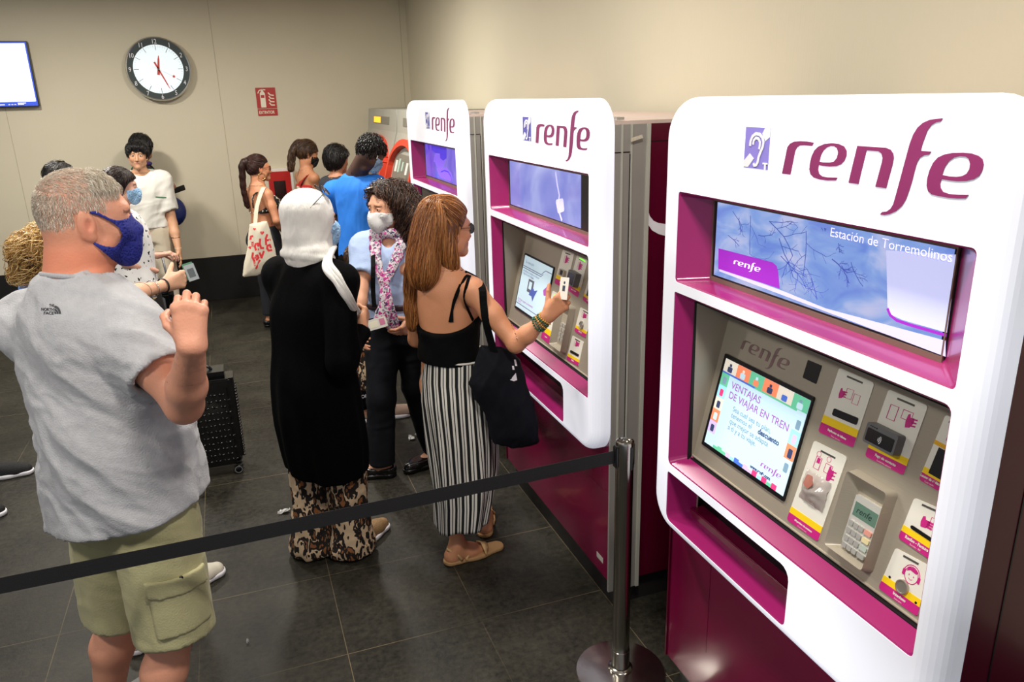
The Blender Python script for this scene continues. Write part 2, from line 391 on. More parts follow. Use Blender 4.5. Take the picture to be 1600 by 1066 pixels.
def loop_bridge(mb, A, B, mi=0, flip=False):
    n = len(A); mb.add(list(A) + list(B), [((i, (i + 1) % n, n + (i + 1) % n, n + i) if not flip else (i, n + i, n + (i + 1) % n, (i + 1) % n)) for i in range(n)], mi)

def make_machine(y0, y1, ra, rc_right, label, zs=(0.73, 2.082), alu=True):
    """y0 near end, y1 far end of the shell; ra = near/far Y of the openings; returns the root"""
    root = thing('ticket_machine', label, 'ticket machine', (XS + .3, (y0 + y1) / 2, 0), 'ticket machines with lit white fronts along the right wall')
    z0, z1 = zs; oy0, oy1 = ra
    # shell --------------------------------------------------
    opens = [rnd(rect(-oy1, 1.562, -oy0, 1.826), .012, 4), rnd(rect(-oy1, .968, -oy0, 1.532), [.018, .014, .018, .008], 4), rnd(rect(-oy1, .768, -rc_right, .942), [.026, .02, .035, .012], 4)]
    mb = MB(); R_ = .045
    inner = rnd(rect(-y1 + R_, z0 + R_ * .8, -y0 - R_, z1 - R_), .07, 8)
    loops = [[Vector((a, b, 0)) for a, b in inner]] + [[Vector((a, b, 0)) for a, b in o] for o in opens]
    tri = tessellate_polygon(loops); al = [q for l in loops for q in l]
    mb.add([PF.p(q.x, q.y, 0) for q in al], [tuple(t) for t in tri])
    prev = [PF.p(a, b, 0) for a, b in inner]
    cx, cy = (-y0 - y1) / 2, (z0 + z1) / 2
    def grow(d):
        P = rnd(rect(-y1 + R_ - d, z0 + R_ * .8 - d * .8, -y0 - R_ + d, z1 - R_ + d), .07 + d, 8); return P
    for k in range(1, 7):
        t = k / 6 * math.pi / 2; cur = [PF.p(a, b, -(1 - math.cos(t)) * R_) for a, b in grow(R_ * math.sin(t))]
        loop_bridge(mb, prev, cur); prev = cur
    cur = [PF.p(a, b, -(XS - XF)) for a, b in grow(R_)]; loop_bridge(mb, prev, cur); prev = cur
    cur = [PF.p(a, b, -(XS - XF)) for a, b in grow(-.01)]; loop_bridge(mb, prev, cur)
    for o in opens: loop_bridge(mb, [PF.p(a, b, 0) for a, b in o], [PF.p(a, b, -.006) for a, b in o])
    mb.build('lit_shell', m_shell, root, 40)
    # linings of the three openings ---------------------------
    T = [rnd(rect(-oy1 + .055, 1.572, -oy0 - .10, 1.812), .012, 4), rnd(rect(-oy1 + .045, .998, -oy0 + .0, 1.50), [.012, .012, .012, .008], 4), rnd(rect(-oy1 + .022, .777, -rc_right - .012, .93), [.014, .014, .02, .012], 4)]
    dep = [.085, .060, .105]
    for o, q, d in zip(opens, T, dep):
        mb = MB(); n = len(o)
        c = np.mean(o, axis=0)
        lip = [(a + (c[0] - a) * .0 + np.sign(c[0] - a) * .004, b + np.sign(c[1] - b) * .004) for a, b in o]
        loop_bridge(mb, [PF.p(a, b, -.002) for a, b in o], [PF.p(a, b, -.004) for a, b in lip])
        loop_bridge(mb, [PF.p(a, b, -.004) for a, b in lip], [PF.p(a, b, -d) for a, b in q])
        mb.build('magenta_lining', m_magenta, root, 35)
    # slot: dark inside with a steel sill ----------------------
    q = T[2]; mb = MB()
    a0, b0, a1, b1 = -oy1 + .022, .777, -rc_right - .012, .93
    mb.prism(PF, rnd(rect(a0, b0, a1, b1), .012, 4), -.126, -.124, 0)
    loop_bridge(mb, [PF.p(a, b, -.105) for a, b in q], [PF.p(a, b, -.125) for a, b in q], 0)
    mb.stroke(PF, [(a0 + .004, b1 - .01), (a0 + .004, b0 + .004), (a1 - .004, b0 + .004)], .006, -.104, -.100, 1)
    
    mb.build('ticket_slot', [mat('dark_smoked_slot', (22, 5, 16), .5, spec=.15), m_steel_l], root)
    # cabinet and pedestal --------------------------------------
    mb = MB(); yb0, yb1 = y0 + .012, y1 - .012
    zc = 1.992
    def side(y, s):                      # near side: aluminium profiles at the front corner
        if alu:
            mb.box((XS, min(y, y + s * .012), .10), (1.335, max(y, y + s * .012), zc), 1)
            mb.box((1.300, min(y, y + s * .016), .10), (1.306, max(y, y + s * .016), zc), 2)
            mb.box((1.335, min(y, y + s * .012), .10), (1.41, max(y, y + s * .012), zc), 1)
            mb.box((1.3335, min(y - s * .001, y + s * .0135), .10), (1.3365, max(y - s * .001, y + s * .0135), zc - .10), 3)
            mb.box((1.337, min(y, y + s * .016), .10), (1.343, max(y, y + s * .016), zc), 2)
            mb.box((1.40, min(y, y + s * .018), .10), (1.414, max(y, y + s * .018), zc), 2)
            mb.box((XS, min(y, y + s * .014), zc - .095), (1.335, max(y, y + s * .014), zc - .092), 3)
            x0 = 1.414
        else:
            x0 = XS; mb.box((1.36, min(y, y + s * .0095), .14), (1.364, max(y, y + s * .0095), zc), 3)
        mb.box((x0, min(y, y + s * .008), .14), (1.98, max(y, y + s * .008), zc), 0)
        mb.box((x0, min(y, y + s * .0095), zc - .062), (1.98, max(y, y + s * .0095), zc - .059), 3)
    side(yb0, -1)
    mb.box((XS, yb1, .14), (1.98, yb1 + .008, zc), 0)
    mb.box((1.42, yb0, .14), (1.98, yb1, zc), 0)
    mb.box((XS, yb0, zc), (1.98, yb1, zc + .012), 4)
    mb.box((1.34, yb0 + .1, zc + .012), (1.37, yb0 + .17, zc + .022), 1)
    mb.build('cabinet', [m_maroon_side, m_alu, m_alul, m_black, mat('pale_cabinet_top', (206, 186, 176), .6, var=.06)], root)  # the top is paler and pinker than the maroon sides
    mb = MB(); mb.box((1.28, yb0, .14), (1.43, yb1, .80), 0, bev=.003)
    mb.box((1.2795, yb0 + .004, .55), (1.281, yb0 + .20, .5515), 1); mb.box((1.279, yb1 - .235, .33), (1.2805, yb1 - .234, .72), 1)
    mb.box((1.2792, yb0 + .05, .20), (1.28, yb0 + .11, .225), 2)
    p = mb.build('pedestal', [m_maroon, mat('maroon_seam', (96, 2, 46), .3), m_alul], root)
    mb = MB(); mb.box((1.32, yb0 + .03, 0), (1.98, yb1 - .03, .14), 0); mb.build('plinth', mat('dark_plinth', (38, 36, 36), .5, var=.1), root)
    mb = MB(); mb.lathe([(0, -.012), (.008, -.012), (.009, 0), (.009, .012), (.006, .018), (0, .018)], (1.272, y1 - .47, .712), 12, axis='x')
    mb.box((1.262, y1 - .492, .70), (1.272, y1 - .478, .722)); mb.build('lock', m_chrome, root, 40)
    return root

M1 = make_machine(.912, 2.030, (.967, 1.935), 1.346, 'nearest ticket machine, its front lit white with a full purple-lined display above the keypad panel', alu=False)
M2 = make_machine(2.478, 3.760, (2.5275, 3.664), 2.767, 'middle ticket machine, being used by the woman in the striped skirt')
M3 = make_machine(4.205, 5.480, (4.245, 5.372), 4.48, 'farthest of the white-fronted ticket machines, its upper display glowing violet')

for root, dy in ((M1, 0.0), (M2, 1.540), (M3, 3.255)):
    mb = MB(); xf = lambda a, b, dy=dy: (a - dy, b)
    put_logo(mb, PF, xf, .0005, .0020); o = mb.build('logo', m_logo, root); o['label'] = 'plum lettering renfe across the top of the front'
    mb = MB(); c = PF.px(1162, 269); d = PF.px(1205, 200)
    hearing_sign(mb, PF, c[0] - dy, c[1] + .012, d[0] - dy, d[1], .0005)
    mb.build('hearing_loop_sign', [m_lilac if dy == 0 else m_indigo, m_wprint], root)

# upper displays ------------------------------------------------
m_bezel = mat('bronze_display_frame', (136, 112, 100), .4, .3, var=.03)
s1 = screen_material('winter_branches_screen', [(.3, (120, 150, 236)), (.48, (146, 178, 244)), (.6, (184, 200, 250)), (.75, (214, 214, 252))], .82, 7, (1, 1, 2.2))
s2 = screen_material('pale_blue_screen', [(.3, (122, 130, 216)), (.5, (146, 152, 226)), (.7, (176, 184, 240))], .95, 3)
s3 = screen_material('violet_screen', [(.3, (74, 54, 214)), (.5, (112, 92, 224)), (.7, (140, 120, 226))], .9, 6)
def display(root, oy0, oy1, s, black_right=0.0):
    mb = MB(); D = -.085
    a0, b0, a1, b1 = -oy1 + .055, 1.572, -oy0 - .10, 1.812
    mb.prism(PF, rect(a0, b0, a1, b1), D - .02, D, 0)
    mb.stroke(PF, rect(a0 + .006, b0 + .006, a1 - .006, b1 - .006), .013, D, D + .005, 1, close=True)
    mb.prism(PF, rect(a0 + .012, b0 + .012, a1 - .012, b1 - .012), D, D + .002, 0)
    scr = mb.build('display_frame', [m_black, m_bezel], root)
    mb = MB(); q = rect(a0 + .022, b0 + .018, a1 - .014 - black_right, b1 - .014)
    mb.prism(PF, q, D + .002, D + .0035, 0); mb.build('display_screen', s, scr)
    return scr, q
scr1, q1 = display(M1, .967, 1.935, s1)
scr2, q2 = display(M2, 2.5275, 3.664, s2, .13)
scr3, q3 = display(M3, 4.245, 5.372, s3)
# what the nearest display shows
H3 = -.085 + .0035
PD = lambda x, y: PF.px(x, y, H3)
def dz(P): return [PD(1110 + x / 4, 300 + y / 4) for x, y in P]
mb = MB()
mb.prism(PF, dz([(56, 496), (1470, 1030), (1470, 930), (720, 728), (435, 612), (56, 482)]), H3, H3 + .0004, 3)
mb.prism(PF, dz([(52, 352), (390, 440), (415, 462), (425, 500), (434, 604), (50, 480)]), H3 + .0005, H3 + .0009, 0)
mb.prism(PF, dz([(1100, 365), (1545, 392), (1478, 880), (1200, 800), (1135, 770), (1108, 720)]), H3, H3 + .0005, 1)
mb.stroke(PF, dz([(1108, 728), (1125, 770), (1165, 802), (1240, 828), (1476, 897)]), .0065, H3 + .0006, H3 + .001, 0)
a0, b0 = dz([(143, 490)])[0]; a1, b1 = dz([(318, 440)])[0]
logo_in(mb, PF, (a0, PD(1175, 412 + 14)[1], a1, PD(1150, 402)[1]), H3 + .001, H3 + .0014, 2)
ta, tb = dz([(748, 275)])[0]; te = dz([(1530, 440)])[0]
v, f = text_mesh('Estación de Torremolinos', .03); tw = max(q[0] for q in v)
for off, mi_, hh in ((-.001, 4, .0012), (0, 2, .0016)):
    put_text(mb, PF, 'Estación de Torremolinos', ta + off, tb + off, .03 * .98, H3 + hh, mi_, sx=(te[0] - ta) / tw)
random.seed(11)
def branch(x, y, ang, ln, w, depth=0):
    pts = [(x, y)]
    for _ in range(5):
        ang += random.uniform(-.25, .25); x += math.cos(ang) * ln / 5; y += math.sin(ang) * ln / 5; pts.append((x, y))
        if depth < 2 and random.random() < .55: branch(x, y, ang + random.choice((-1, 1)) * random.uniform(.5, 1.0), ln * .42, w * .6, depth + 1)
    pts = [q for q in pts if 85 < q[0] < 1090 and 80 + (q[0] - 90) * .235 < q[1] < 480 + (q[0] - 80) * .35]
    if len(pts) > 1: mb.stroke(PF, dz(pts), w * 1.1 / 1000, H3 + .0002, H3 + .0004, 5)
for (x, y, a, l, w) in ((240, 90, 1.4, 300, 2.0), (330, 130, 1.1, 330, 2.4), (430, 290, 1.45, 260, 2.6), (440, 400, .75, 260, 2.2), (590, 170, 1.5, 370, 2.2), (630, 540, 1.2, 170, 2.4), (760, 420, .45, 130, 2.4), (820, 460, 1.35, 120, 2.2), (880, 440, 1.25, 170, 1.8), (180, 160, 1.6, 90, 2.2), (110, 270, .9, 100, 1.8), (800, 320, 1.1, 60, 2), (660, 200, .8, 60, 1.8), (140, 120, 1.2, 120, 1.8), (300, 270, .3, 90, 2)):
    branch(x, y, a, l, w)
m_sw = glow('screen_white', (235, 232, 255), 1.0)
mb.build('screen_overlay', [glow('screen_purple', (138, 34, 168), .9), glow('screen_pale', (196, 202, 244), .66), m_sw, glow('screen_lilac', (196, 194, 244), .68), glow('screen_text_shadow', (120, 120, 204), .75), glow('screen_branch', (74, 92, 176), .6)], scr1)
# middle display: a pale vertical streak; farthest display: a person's reflection painted as glowing shapes
mb = MB()
mb.stroke(PF, [PF.px(x, y, H3) for x, y in ((868, 268), (871, 290), (874, 305), (872, 325), (878, 345))], .012, H3, H3 + .0006, 0)
mb.prism(PF, rnd([PF.px(x, y, H3) for x, y in ((868, 312), (880, 310), (882, 330), (872, 334))], .012), H3, H3 + .0006, 0)
mb.build('screen_overlay', glow('screen_streak', (186, 184, 232), .95), scr2)
mb = MB(); P3 = lambda L_: [PF.px(570 + x / 6.27, 150 + y / 6.27, H3) for x, y in L_]
mb.prism(PF, P3([(650, 480), (800, 510), (800, 610), (770, 635), (740, 610), (735, 565), (690, 560), (655, 530)]), H3, H3 + .0006, 0)
mb.prism(PF, P3([(690, 565), (738, 570), (745, 610), (790, 640), (760, 700), (710, 700), (690, 650), (672, 640)]), H3, H3 + .0005, 1)
mb.prism(PF, P3([(700, 705), (800, 700), (850, 760), (860, 840), (740, 800), (720, 760)]), H3, H3 + .0004, 1)
mb.stroke(PF, P3([(745, 745), (780, 730), (820, 745), (845, 790), (852, 835)]), .008, H3 + .0006, H3 + .0009, 0)
mb.build('screen_overlay', [glow('reflected_hair', (64, 40, 196), .9), glow('reflected_figure', (118, 84, 214), .9)], scr3)

# control panels ------------------------------------------------
def tilt_plane(yl): return Plane((1.262, yl, 1.000), (0, -1, 0), (.100, 0, .43))
def round_px(pl, P, r): return rnd([pl.px(x, y) for x, y in P], r)
def panel_box(root, yl, yr):
    pl = tilt_plane(yl); mb = MB(); w = yl - yr + .0
    top = 1.505; hv = math.hypot(.1, .43) * (.51 / .43)
    # face, cheeks and bottom lip
    mb.prism(pl, rect(0, 0, w, hv), -.006, 0, 0)
    for y, s in ((yl, 1), (yr, -1)):
        P0 = (XF + .058, y, 1.0); P1 = (XF + .050, y, 1.50); q = pl.p(0, 0, 0); t = pl.p(0, hv, 0)
        v = [P0, P1, (t[0], y, t[2]), (q[0] + .002, y, q[2])]
        mb.add(v + [(a, b + s * .004, c) for a, b, c in v], [(0, 1, 2, 3), (7, 6, 5, 4), (0, 4, 5, 1), (1, 5, 6, 2), (2, 6, 7, 3), (3, 7, 4, 0)], 0)
    mb.tube([pl.p(0, .004, .001), pl.p(w, .004, .001)], .0035, 8, 2)
    # dark strips painted in for the shadowed gap round it
    mb.box((XF + .052, yr, .990), (1.262, yl + .004, .998), 1)
    mb.box((XF + .045, yl + .001, .990), (1.275, yl + .006, 1.505), 1)
    mb.box((XF + .052, yr, 1.500), (1.40, yl + .006, 1.507), 1)
    return mb.build('control_panel', [m_steel, m_dark, m_steel_l], root), pl
cp1, pp1 = panel_box(M1, 1.888, .955)
cp2, pp2 = panel_box(M2, 3.615, 2.520)
cp3, pp3 = panel_box(M3, 5.325, 4.235)
def crop(x0, y0, s):
    return lambda P: [(x0 + x / s, y0 + y / s) for x, y in P]
K5 = crop(1260, 560, 5.329); K6 = crop(1220, 680, 3.554); K3 = crop(1080, 470, 5.924); K4 = crop(1080, 600, 5.329)
A1 = lambda P: [pp1.px(x, y) for x, y in P]
def span(P):
    P = np.array(P); return P.min(0), P.max(0)
# touch screen of the nearest machine
q = A1(K3([(365, 505), (1150, 905)]) + K4([(750, 960), (100, 490)]))
(a0, b0), (a1, b1) = span(q)
def touch_screen(cp, pl, a0, b0, a1, b1, mscr):
    mb = MB(); mb.prism(pl, rnd(rect(a0, b0, a1, b1), .005), 0, .006, 0)
    fr = mb.build('touch_screen', m_black, cp)
    mb = MB(); q = (a0 + .013, b0 + .013, a1 - .006, b1 - .012); mb.prism(pl, rect(*q), .006, .0072, 0); 
    return fr, q, mb
fr, qs, mb = touch_screen(cp1, pp1, a0, b0, a1, b1, None)
W_, H_ = qs[2] - qs[0], qs[3] - qs[1]
S = lambda x, y: (qs[0] + x * W_, qs[1] + y * H_)
def cell(x0, y0, x1, y1, mi, h=.0076): mb.prism(pp1, rect(*S(x0, y0), *S(x1, y1)), .0072, h, mi)
MS = [glow('touch_pale', (192, 222, 236), .66), glow('tile_cream', (226, 216, 200), .7), glow('tile_orange', (236, 134, 96), .75), glow('tile_green', (100, 190, 150), .7), glow('tile_blue', (70, 108, 200), .7),
      glow('print_violet', (150, 84, 170), .8), glow('print_ink', (48, 66, 108), .8), glow('print_greyblue', (112, 140, 160), .9), glow('tile_lilac', (190, 170, 226), .9), glow('tile_dark', (50, 60, 96), .7), glow('tile_pink', (214, 54, 112), .9), glow('tile_sky', (142, 204, 232), .95)]
for i, c in enumerate((1, 2, 3, 2, 1, 3)):
    cell(i / 6, .86, (i + 1) / 6, 1, c)
    cx, cy = (i + .5) / 6, .915       # a little figure in every tile
    mb.prism(pp1, rnd(rect(*S(cx - .03, .868), *S(cx + .03, .93)), .004), .0076, .0079, (9, 0, 2, 9, 4, 0)[i])
    mb.prism(pp1, rnd(rect(*S(cx - .014, .932), *S(cx + .014, .965)), .003), .0076, .0079, (9, 1, 0, 9, 1, 7)[i])
cell(0, .84, .42, .86, 4); cell(.42, .84, .9, .86, 3)
for j, c in enumerate((3, 11, 1, 2, 8)):
    cell(0, .70 - j * .14, .10, .84 - j * .14, c); mb.prism(pp1, rnd(rect(*S(.03, .72 - j * .14), *S(.075, .80 - j * .14)), .004), .0076, .0079, (7, 10, 9, 0, 9)[j])
for j, c in enumerate((0, 11, 2, 0)):
    cell(.90, .66 - j * .15, 1, .81 - j * .15, c); mb.prism(pp1, rnd(rect(*S(.93, .675 - j * .15), *S(.975, .77 - j * .15)), .004), .0076, .0079, (7, 8, 9, 7)[j])
random.seed(2)
for i in range(14): cell(.12 + i * .057, .0, .12 + (i + 1) * .057, .035 + .02 * (i % 2), random.choice((3, 11, 8, 1, 10, 4)))
m_ = .012
for txt, x, y, sz, mi in (('VENTAJAS', .15, .72, .030, 5), ('DE VIAJAR EN TREN', .15, .61, .030, 5), ('Sea cual sea tu plan,', .24, .50, .0215, 7), ('tenemos el', .24, .43, .0215, 7), ('descuento', .58, .43, .0215, 6), ('que mejor se adapta', .24, .36, .0215, 7), ('a ti y a tu viaje.', .24, .29, .0215, 7), ('www.renfe.com', .60, .06, .0135, 6)):
    put_text(mb, pp1, txt, *S(x, y), sz, .0078, mi, bold=.0007 if mi == 6 else .0002)
logo_in(mb, pp1, (*S(.70, .11), *S(.93, .21)), .0074, .0078, 5)
mb.build('screen_page', MS, fr)
# faded word above it, and the small black window
mb = MB(); q = A1(K3([(450, 470), (915, 640)])); e0 = A1(K3([(455, 440)]))[0]; e1 = A1(K3([(915, 560)]))[0]
P = lambda t: (e0[0] + t * (e1[0] - e0[0]))
logo_in(mb, pp1, (e0[0], e0[1] - .022, e1[0], e0[1] + .050), .0003, .0008)
mb.build('worn_lettering', mat('worn_logo_print', (122, 96, 96), .5, .2, var=.35, vscale=30), cp1)
mb = MB(); mb.prism(pp1, rnd(A1(K3([(1085, 548), (1212, 600), (1158, 772), (1035, 712)])), .003), 0, .002)
mb.build('camera_window', m_black, cp1)

def plate(cp, pl, P, r, words, band=.105, mats=None, name='instruction_plate', ny=.0):
    """white enamel plate with a yellow band and a magenta foot; P = TL,TR,BR,BL in plane coordinates"""
    tl, tr, br, bl = [np.array(q) for q in P]
    mid = lambda t: (bl + (tl - bl) * t, br + (tr - br) * t)
    mb = MB(); mb.prism(pl, rnd([tl, tr, br, bl], r), 0, .002, 0)
    l0, r0 = mid(0); l1, r1 = mid(band); l2, r2 = mid(band * 1.75)
    foot = rnd([l1, r1, br, bl], [0, 0, r, r]); mb.prism(pl, foot, .002, .0026, 2)
    mb.prism(pl, [l2, r2, r1, l1], .002, .0026, 1)
    u = (br - bl) / np.linalg.norm(br - bl)
    for i, (tx_, sz) in enumerate(words):
        v, f = text_mesh(tx_, sz); wd = max(q[0] for q in v); c = (bl + br) / 2 + (tl - bl) * band * (.52 - .40 * i) - u * wd / 2
        put_text(mb, pl, tx_, c[0], c[1], sz, .0029, 0, bold=.0004 if i == 0 else 0)
    a, b = mid(.93); a = a + (b - a) * .28; b2 = mid(.93)[0] + (mid(.93)[1] - mid(.93)[0]) * .72
    mb.stroke(pl, [a, b2], .0045, .002, .0028, 3)
    o = mb.build(name, [m_white, m_yellow, m_pink, mat('grey_slit', (74, 72, 68), .5)], cp)
    return o, (lambda x, y: tuple(bl + (br - bl) * x + (tl - bl) * y))
def hand_icon(mb, pl, q, x, y, s, h=.0026, mi=0):
    mb.prism(pl, [q(x, y), q(x + .10 * s, y + .02 * s), q(x + .16 * s, y + .10 * s), q(x + .14 * s, y + .16 * s), q(x + .05 * s, y + .15 * s), q(x + .02 * s, y + .20 * s), q(x - .02 * s, y + .18 * s), q(x - .03 * s, y + .08 * s)], .002, h, mi)
    for k in range(3): mb.stroke(pl, [q(x + .10 * s, y + (.05 + k * .045) * s), q(x + .22 * s, y + (.06 + k * .045) * s)], .0035 * s, .002, h, mi)
def frame_icon(mb, pl, q, x0, y0, x1, y1, w=.0012, fill=False):
    P = [q(x0, y0), q(x1, y0), q(x1, y1), q(x0, y1)]
    if fill: mb.prism(pl, P, .002, .0025, 0)
    else: mb.stroke(pl, P, w, .002, .0026, 0, close=True)
def slot(mb, pl, q, x0, y0, x1, y1, mi=0, h=.004): mb.prism(pl, rnd([q(x0, y0), q(x1, y0), q(x1, y1), q(x0, y1)], .0045), .002, h, mi)

# plate 1: ticket collection
o, q = plate(cp1, pp1, A1(K5([(278, 78), (572, 205), (395, 745), (103, 612)])), .007, (('Replicador de billetes', .0072), ('Ticket replicator', .0048)), .155)
mb = MB(); frame_icon(mb, pp1, q, .38, .62, .56, .76); frame_icon(mb, pp1, q, .60, .58, .76, .72); hand_icon(mb, pp1, q, .24, .58, .8); mb.build('icon', m_pink, o)
mb = MB(); slot(mb, pp1, q, .22, .315, .90, .42); mb.build('opening', m_black, o)
# plate 2: contactless reader
o, q = plate(cp1, pp1, A1(K5([(690, 258), (1018, 395), (812, 975), (492, 815)])), .007, (('Pago sin contacto', .0085), ('Contactless payment', .005)), .135)
mb = MB(); frame_icon(mb, pp1, q, .18, .62, .38, .82, .002); frame_icon(mb, pp1, q, .50, .70, .74, .82, .0018); hand_icon(mb, pp1, q, .66, .60, 1.0); mb.build('icon', m_pink, o)
(ra0, rb0), (ra1, rb1) = span(A1(K5([(560, 560), (830, 640), (790, 830), (545, 720)])))
mb = MB(); mb.prism(pp1, rnd(rect(ra0 + .004, rb0 + .006, ra1 - .002, rb1 - .002), .006), .002, .026, 0)
mb.prism(pp1, rnd(rect(ra0 + .010, rb0 + .012, ra1 - .008, rb1 - .014), .003), .026, .0268, 1)
for k in range(4): mb.prism(pp1, rect(ra0 + .014 + k * .006, rb1 - .010, ra0 + .017 + k * .006, rb1 - .007), .026, .0266, 1)
for k, r_ in enumerate((.004, .008, .012)):
    c = ((ra0 + ra1) / 2 - .006, (rb0 + rb1) / 2 - .002)
    mb.stroke(pp1, [(c[0] + r_ * math.cos(t), c[1] + r_ * math.sin(t)) for t in np.linspace(-.8, .8, 7)], .0016, .0268, .0272, 2)
rd = mb.build('contactless_reader', [mat('grey_reader_case', (104, 104, 106), .4, var=.04), mat('reader_glass', (10, 10, 12), .12), m_wprint], o)
# plate 3: paper-covered device
o, q = plate(cp1, pp1, A1(K6([(188, 30), (372, 122), (208, 592), (36, 470)])), .007, (('Dispositivo sin contacto', .0066), ('Contactless device', .0044)), .10)
mb = MB(); frame_icon(mb, pp1, q, .22, .72, .38, .86, .0018); frame_icon(mb, pp1, q, .26, .79, .35, .85, fill=True); frame_icon(mb, pp1, q, .52, .74, .72, .84, .0016); hand_icon(mb, pp1, q, .66, .66, .9)
for cx in (.26, .56): mb.stroke(pp1, [np.array(q(cx, .89)) + .007 * np.array((math.cos(t), math.sin(t))) for t in np.linspace(0, 6.28, 12)], .0008, .002, .0025, 0)
mb.build('icon', m_pink, o)
# crumpled clear pouch taped on it
(pa0, pb0), (pa1, pb1) = span(A1(K6([(160, 175), (298, 260), (232, 428), (88, 345)])))
mb = MB(); N = 14; random.seed(5); g = []
for j in range(N + 1):
    for i in range(N + 1):
        x, y = i / N, j / N
        h = .004 + .020 * math.sin(math.pi * x) ** .7 * math.sin(math.pi * y) ** .7 + .006 * mnoise.noise(Vector((x * 3, y * 3, 1))) + .004 * mnoise.noise(Vector((x * 9, y * 7, 4)))
        g.append(pp1.p(pa0 + .01 + x * (pa1 - pa0 - .014) + .004 * mnoise.noise(Vector((y * 4, 0, 2))), pb0 + .006 + y * (pb1 - pb0 - .012) + .005 * mnoise.noise(Vector((x * 3, 7, 0))), max(h, .003)))
mb.add(g, [(j * (N + 1) + i, j * (N + 1) + i + 1, (j + 1) * (N + 1) + i + 1, (j + 1) * (N + 1) + i) for j in range(N) for i in range(N)])
po = mb.build('plastic_pouch', mat('cloudy_plastic', (186, 176, 170), .18, alpha=.86, var=.10, vscale=25), o, True); po['label'] = 'crumpled cloudy plastic pouch taped over the reader'
mb = MB(); mb.prism(pp1, rnd([(pa0 + .035, pb0 + .055), (pa0 + .055, pb0 + .05), (pa0 + .066, pb0 + .066), (pa0 + .058, pb0 + .086), (pa0 + .04, pb0 + .084)], .006), .028, .030); mb.build('stain', mat('pinkish_stain', (196, 122, 104), .5, alpha=.7), o)
# plate 4: headset help button
o, q = plate(cp1, pp1, A1(K6([(640, 626), (830, 728), (762, 1010), (545, 850)])), .007, (('Interfono', .009), ('Intercom', .0055)), .19)
mb = MB(); c = q(.55, .68)
mb.stroke(pp1, [(c[0] + .017 * math.cos(t), c[1] + .019 * math.sin(t)) for t in np.linspace(0, 6.28, 20)], .0016, .002, .0026, 0)
mb.stroke(pp1, [(c[0] + .021 * math.cos(t), c[1] + .023 * math.sin(t)) for t in np.linspace(-.1, 3.25, 14)], .0016, .002, .0026, 0)
for s_ in (-1, 1): mb.prism(pp1, rnd(rect(c[0] + s_ * .020 - .003, c[1] - .008, c[0] + s_ * .020 + .003, c[1] + .006), .002), .002, .003, 0)
mb.prism(pp1, [(c[0] - .014, c[1] + .004), (c[0] - .006, c[1] + .010), (c[0] + .010, c[1] + .008), (c[0] + .014, c[1] + .014), (c[0], c[1] + .018), (c[0] - .012, c[1] + .014)], .002, .0026, 0)
for s_ in (-1, 1): mb.prism(pp1, rect(c[0] + s_ * .006 - .001, c[1] - .002, c[0] + s_ * .006 + .001, c[1] + .001), .002, .0026, 0)
mb.stroke(pp1, [(c[0] - .005, c[1] - .008), (c[0], c[1] - .0105), (c[0] + .005, c[1] - .008)], .001, .002, .0026, 0)
mb.build('icon', m_pink, o)
def button(pl, c, r, parent, name='push_button', m=None, h=.008):
    mb = MB(); n = 24; prof = [(r * 1.08, .002), (r * 1.08, h * .6), (r, h), (r * .86, h), (r * .8, h * .8), (0.0005, h * .78)]
    rings = [[pl.p(c[0] + rr_ * math.cos(2 * math.pi * k / n), c[1] + rr_ * math.sin(2 * math.pi * k / n), hh) for k in range(n)] for rr_, hh in prof]
    for A_, B_ in zip(rings[:-1], rings[1:]): loop_bridge(mb, A_, B_)
    return mb.build(name, m or m_steel_l, parent, 40)
button(pp1, q(.48, .36), .0155, o, m=mat('turned_steel', (190, 184, 172), .3, .8, var=.05))
for u_, v_ in ((.14, .37), (.86, .24)):
    mb = MB(); c = q(u_, v_); mb.prism(pp1, [(c[0] + .003 * math.cos(t), c[1] + .003 * math.sin(t)) for t in np.linspace(0, 5.6, 9)], .002, .003); mb.build('pinhole', m_black, o)
# plate 5: receipt slot
o, q = plate(cp1, pp1, A1(K6([(745, 348), (930, 428), (842, 700), (655, 570)])), .007, (('Recibo - Factura', .0092), ('Receipt - Bill', .0055)), .19)
mb = MB(); frame_icon(mb, pp1, q, .60, .60, .80, .84); hand_icon(mb, pp1, q, .42, .52, 1.3); mb.build('icon', m_pink, o)
mb = MB(); slot(mb, pp1, q, .20, .36, 1.0, .44); mb.build('opening', m_black, o)
# plate 6: code reader window, half hidden by the right edge
w6 = A1(K5([(1165, 468), (1330, 545), (1110, 1110), (942, 1010)]))
o, q = plate(cp1, pp1, w6, .007, (('Lector de códigos', .0072), ('Code reader', .0048)), .12)
mb = MB(); mb.prism(pp1, [q(.30, .16), q(1, .16), q(1, .55), q(.30, .55)], .002, .0045, 0); mb.prism(pp1, [q(0.0, .56), q(1, .56), q(1, .62), q(0, .62)], .002, .0026, 1); mb.build('reader_window', [m_black, mat('amber_strip', (226, 170, 20), .5)], o)
mb = MB(); frame_icon(mb, pp1, q, .45, .68, .62, .84); hand_icon(mb, pp1, q, .6, .66, 1); mb.build('icon', m_pink, o)

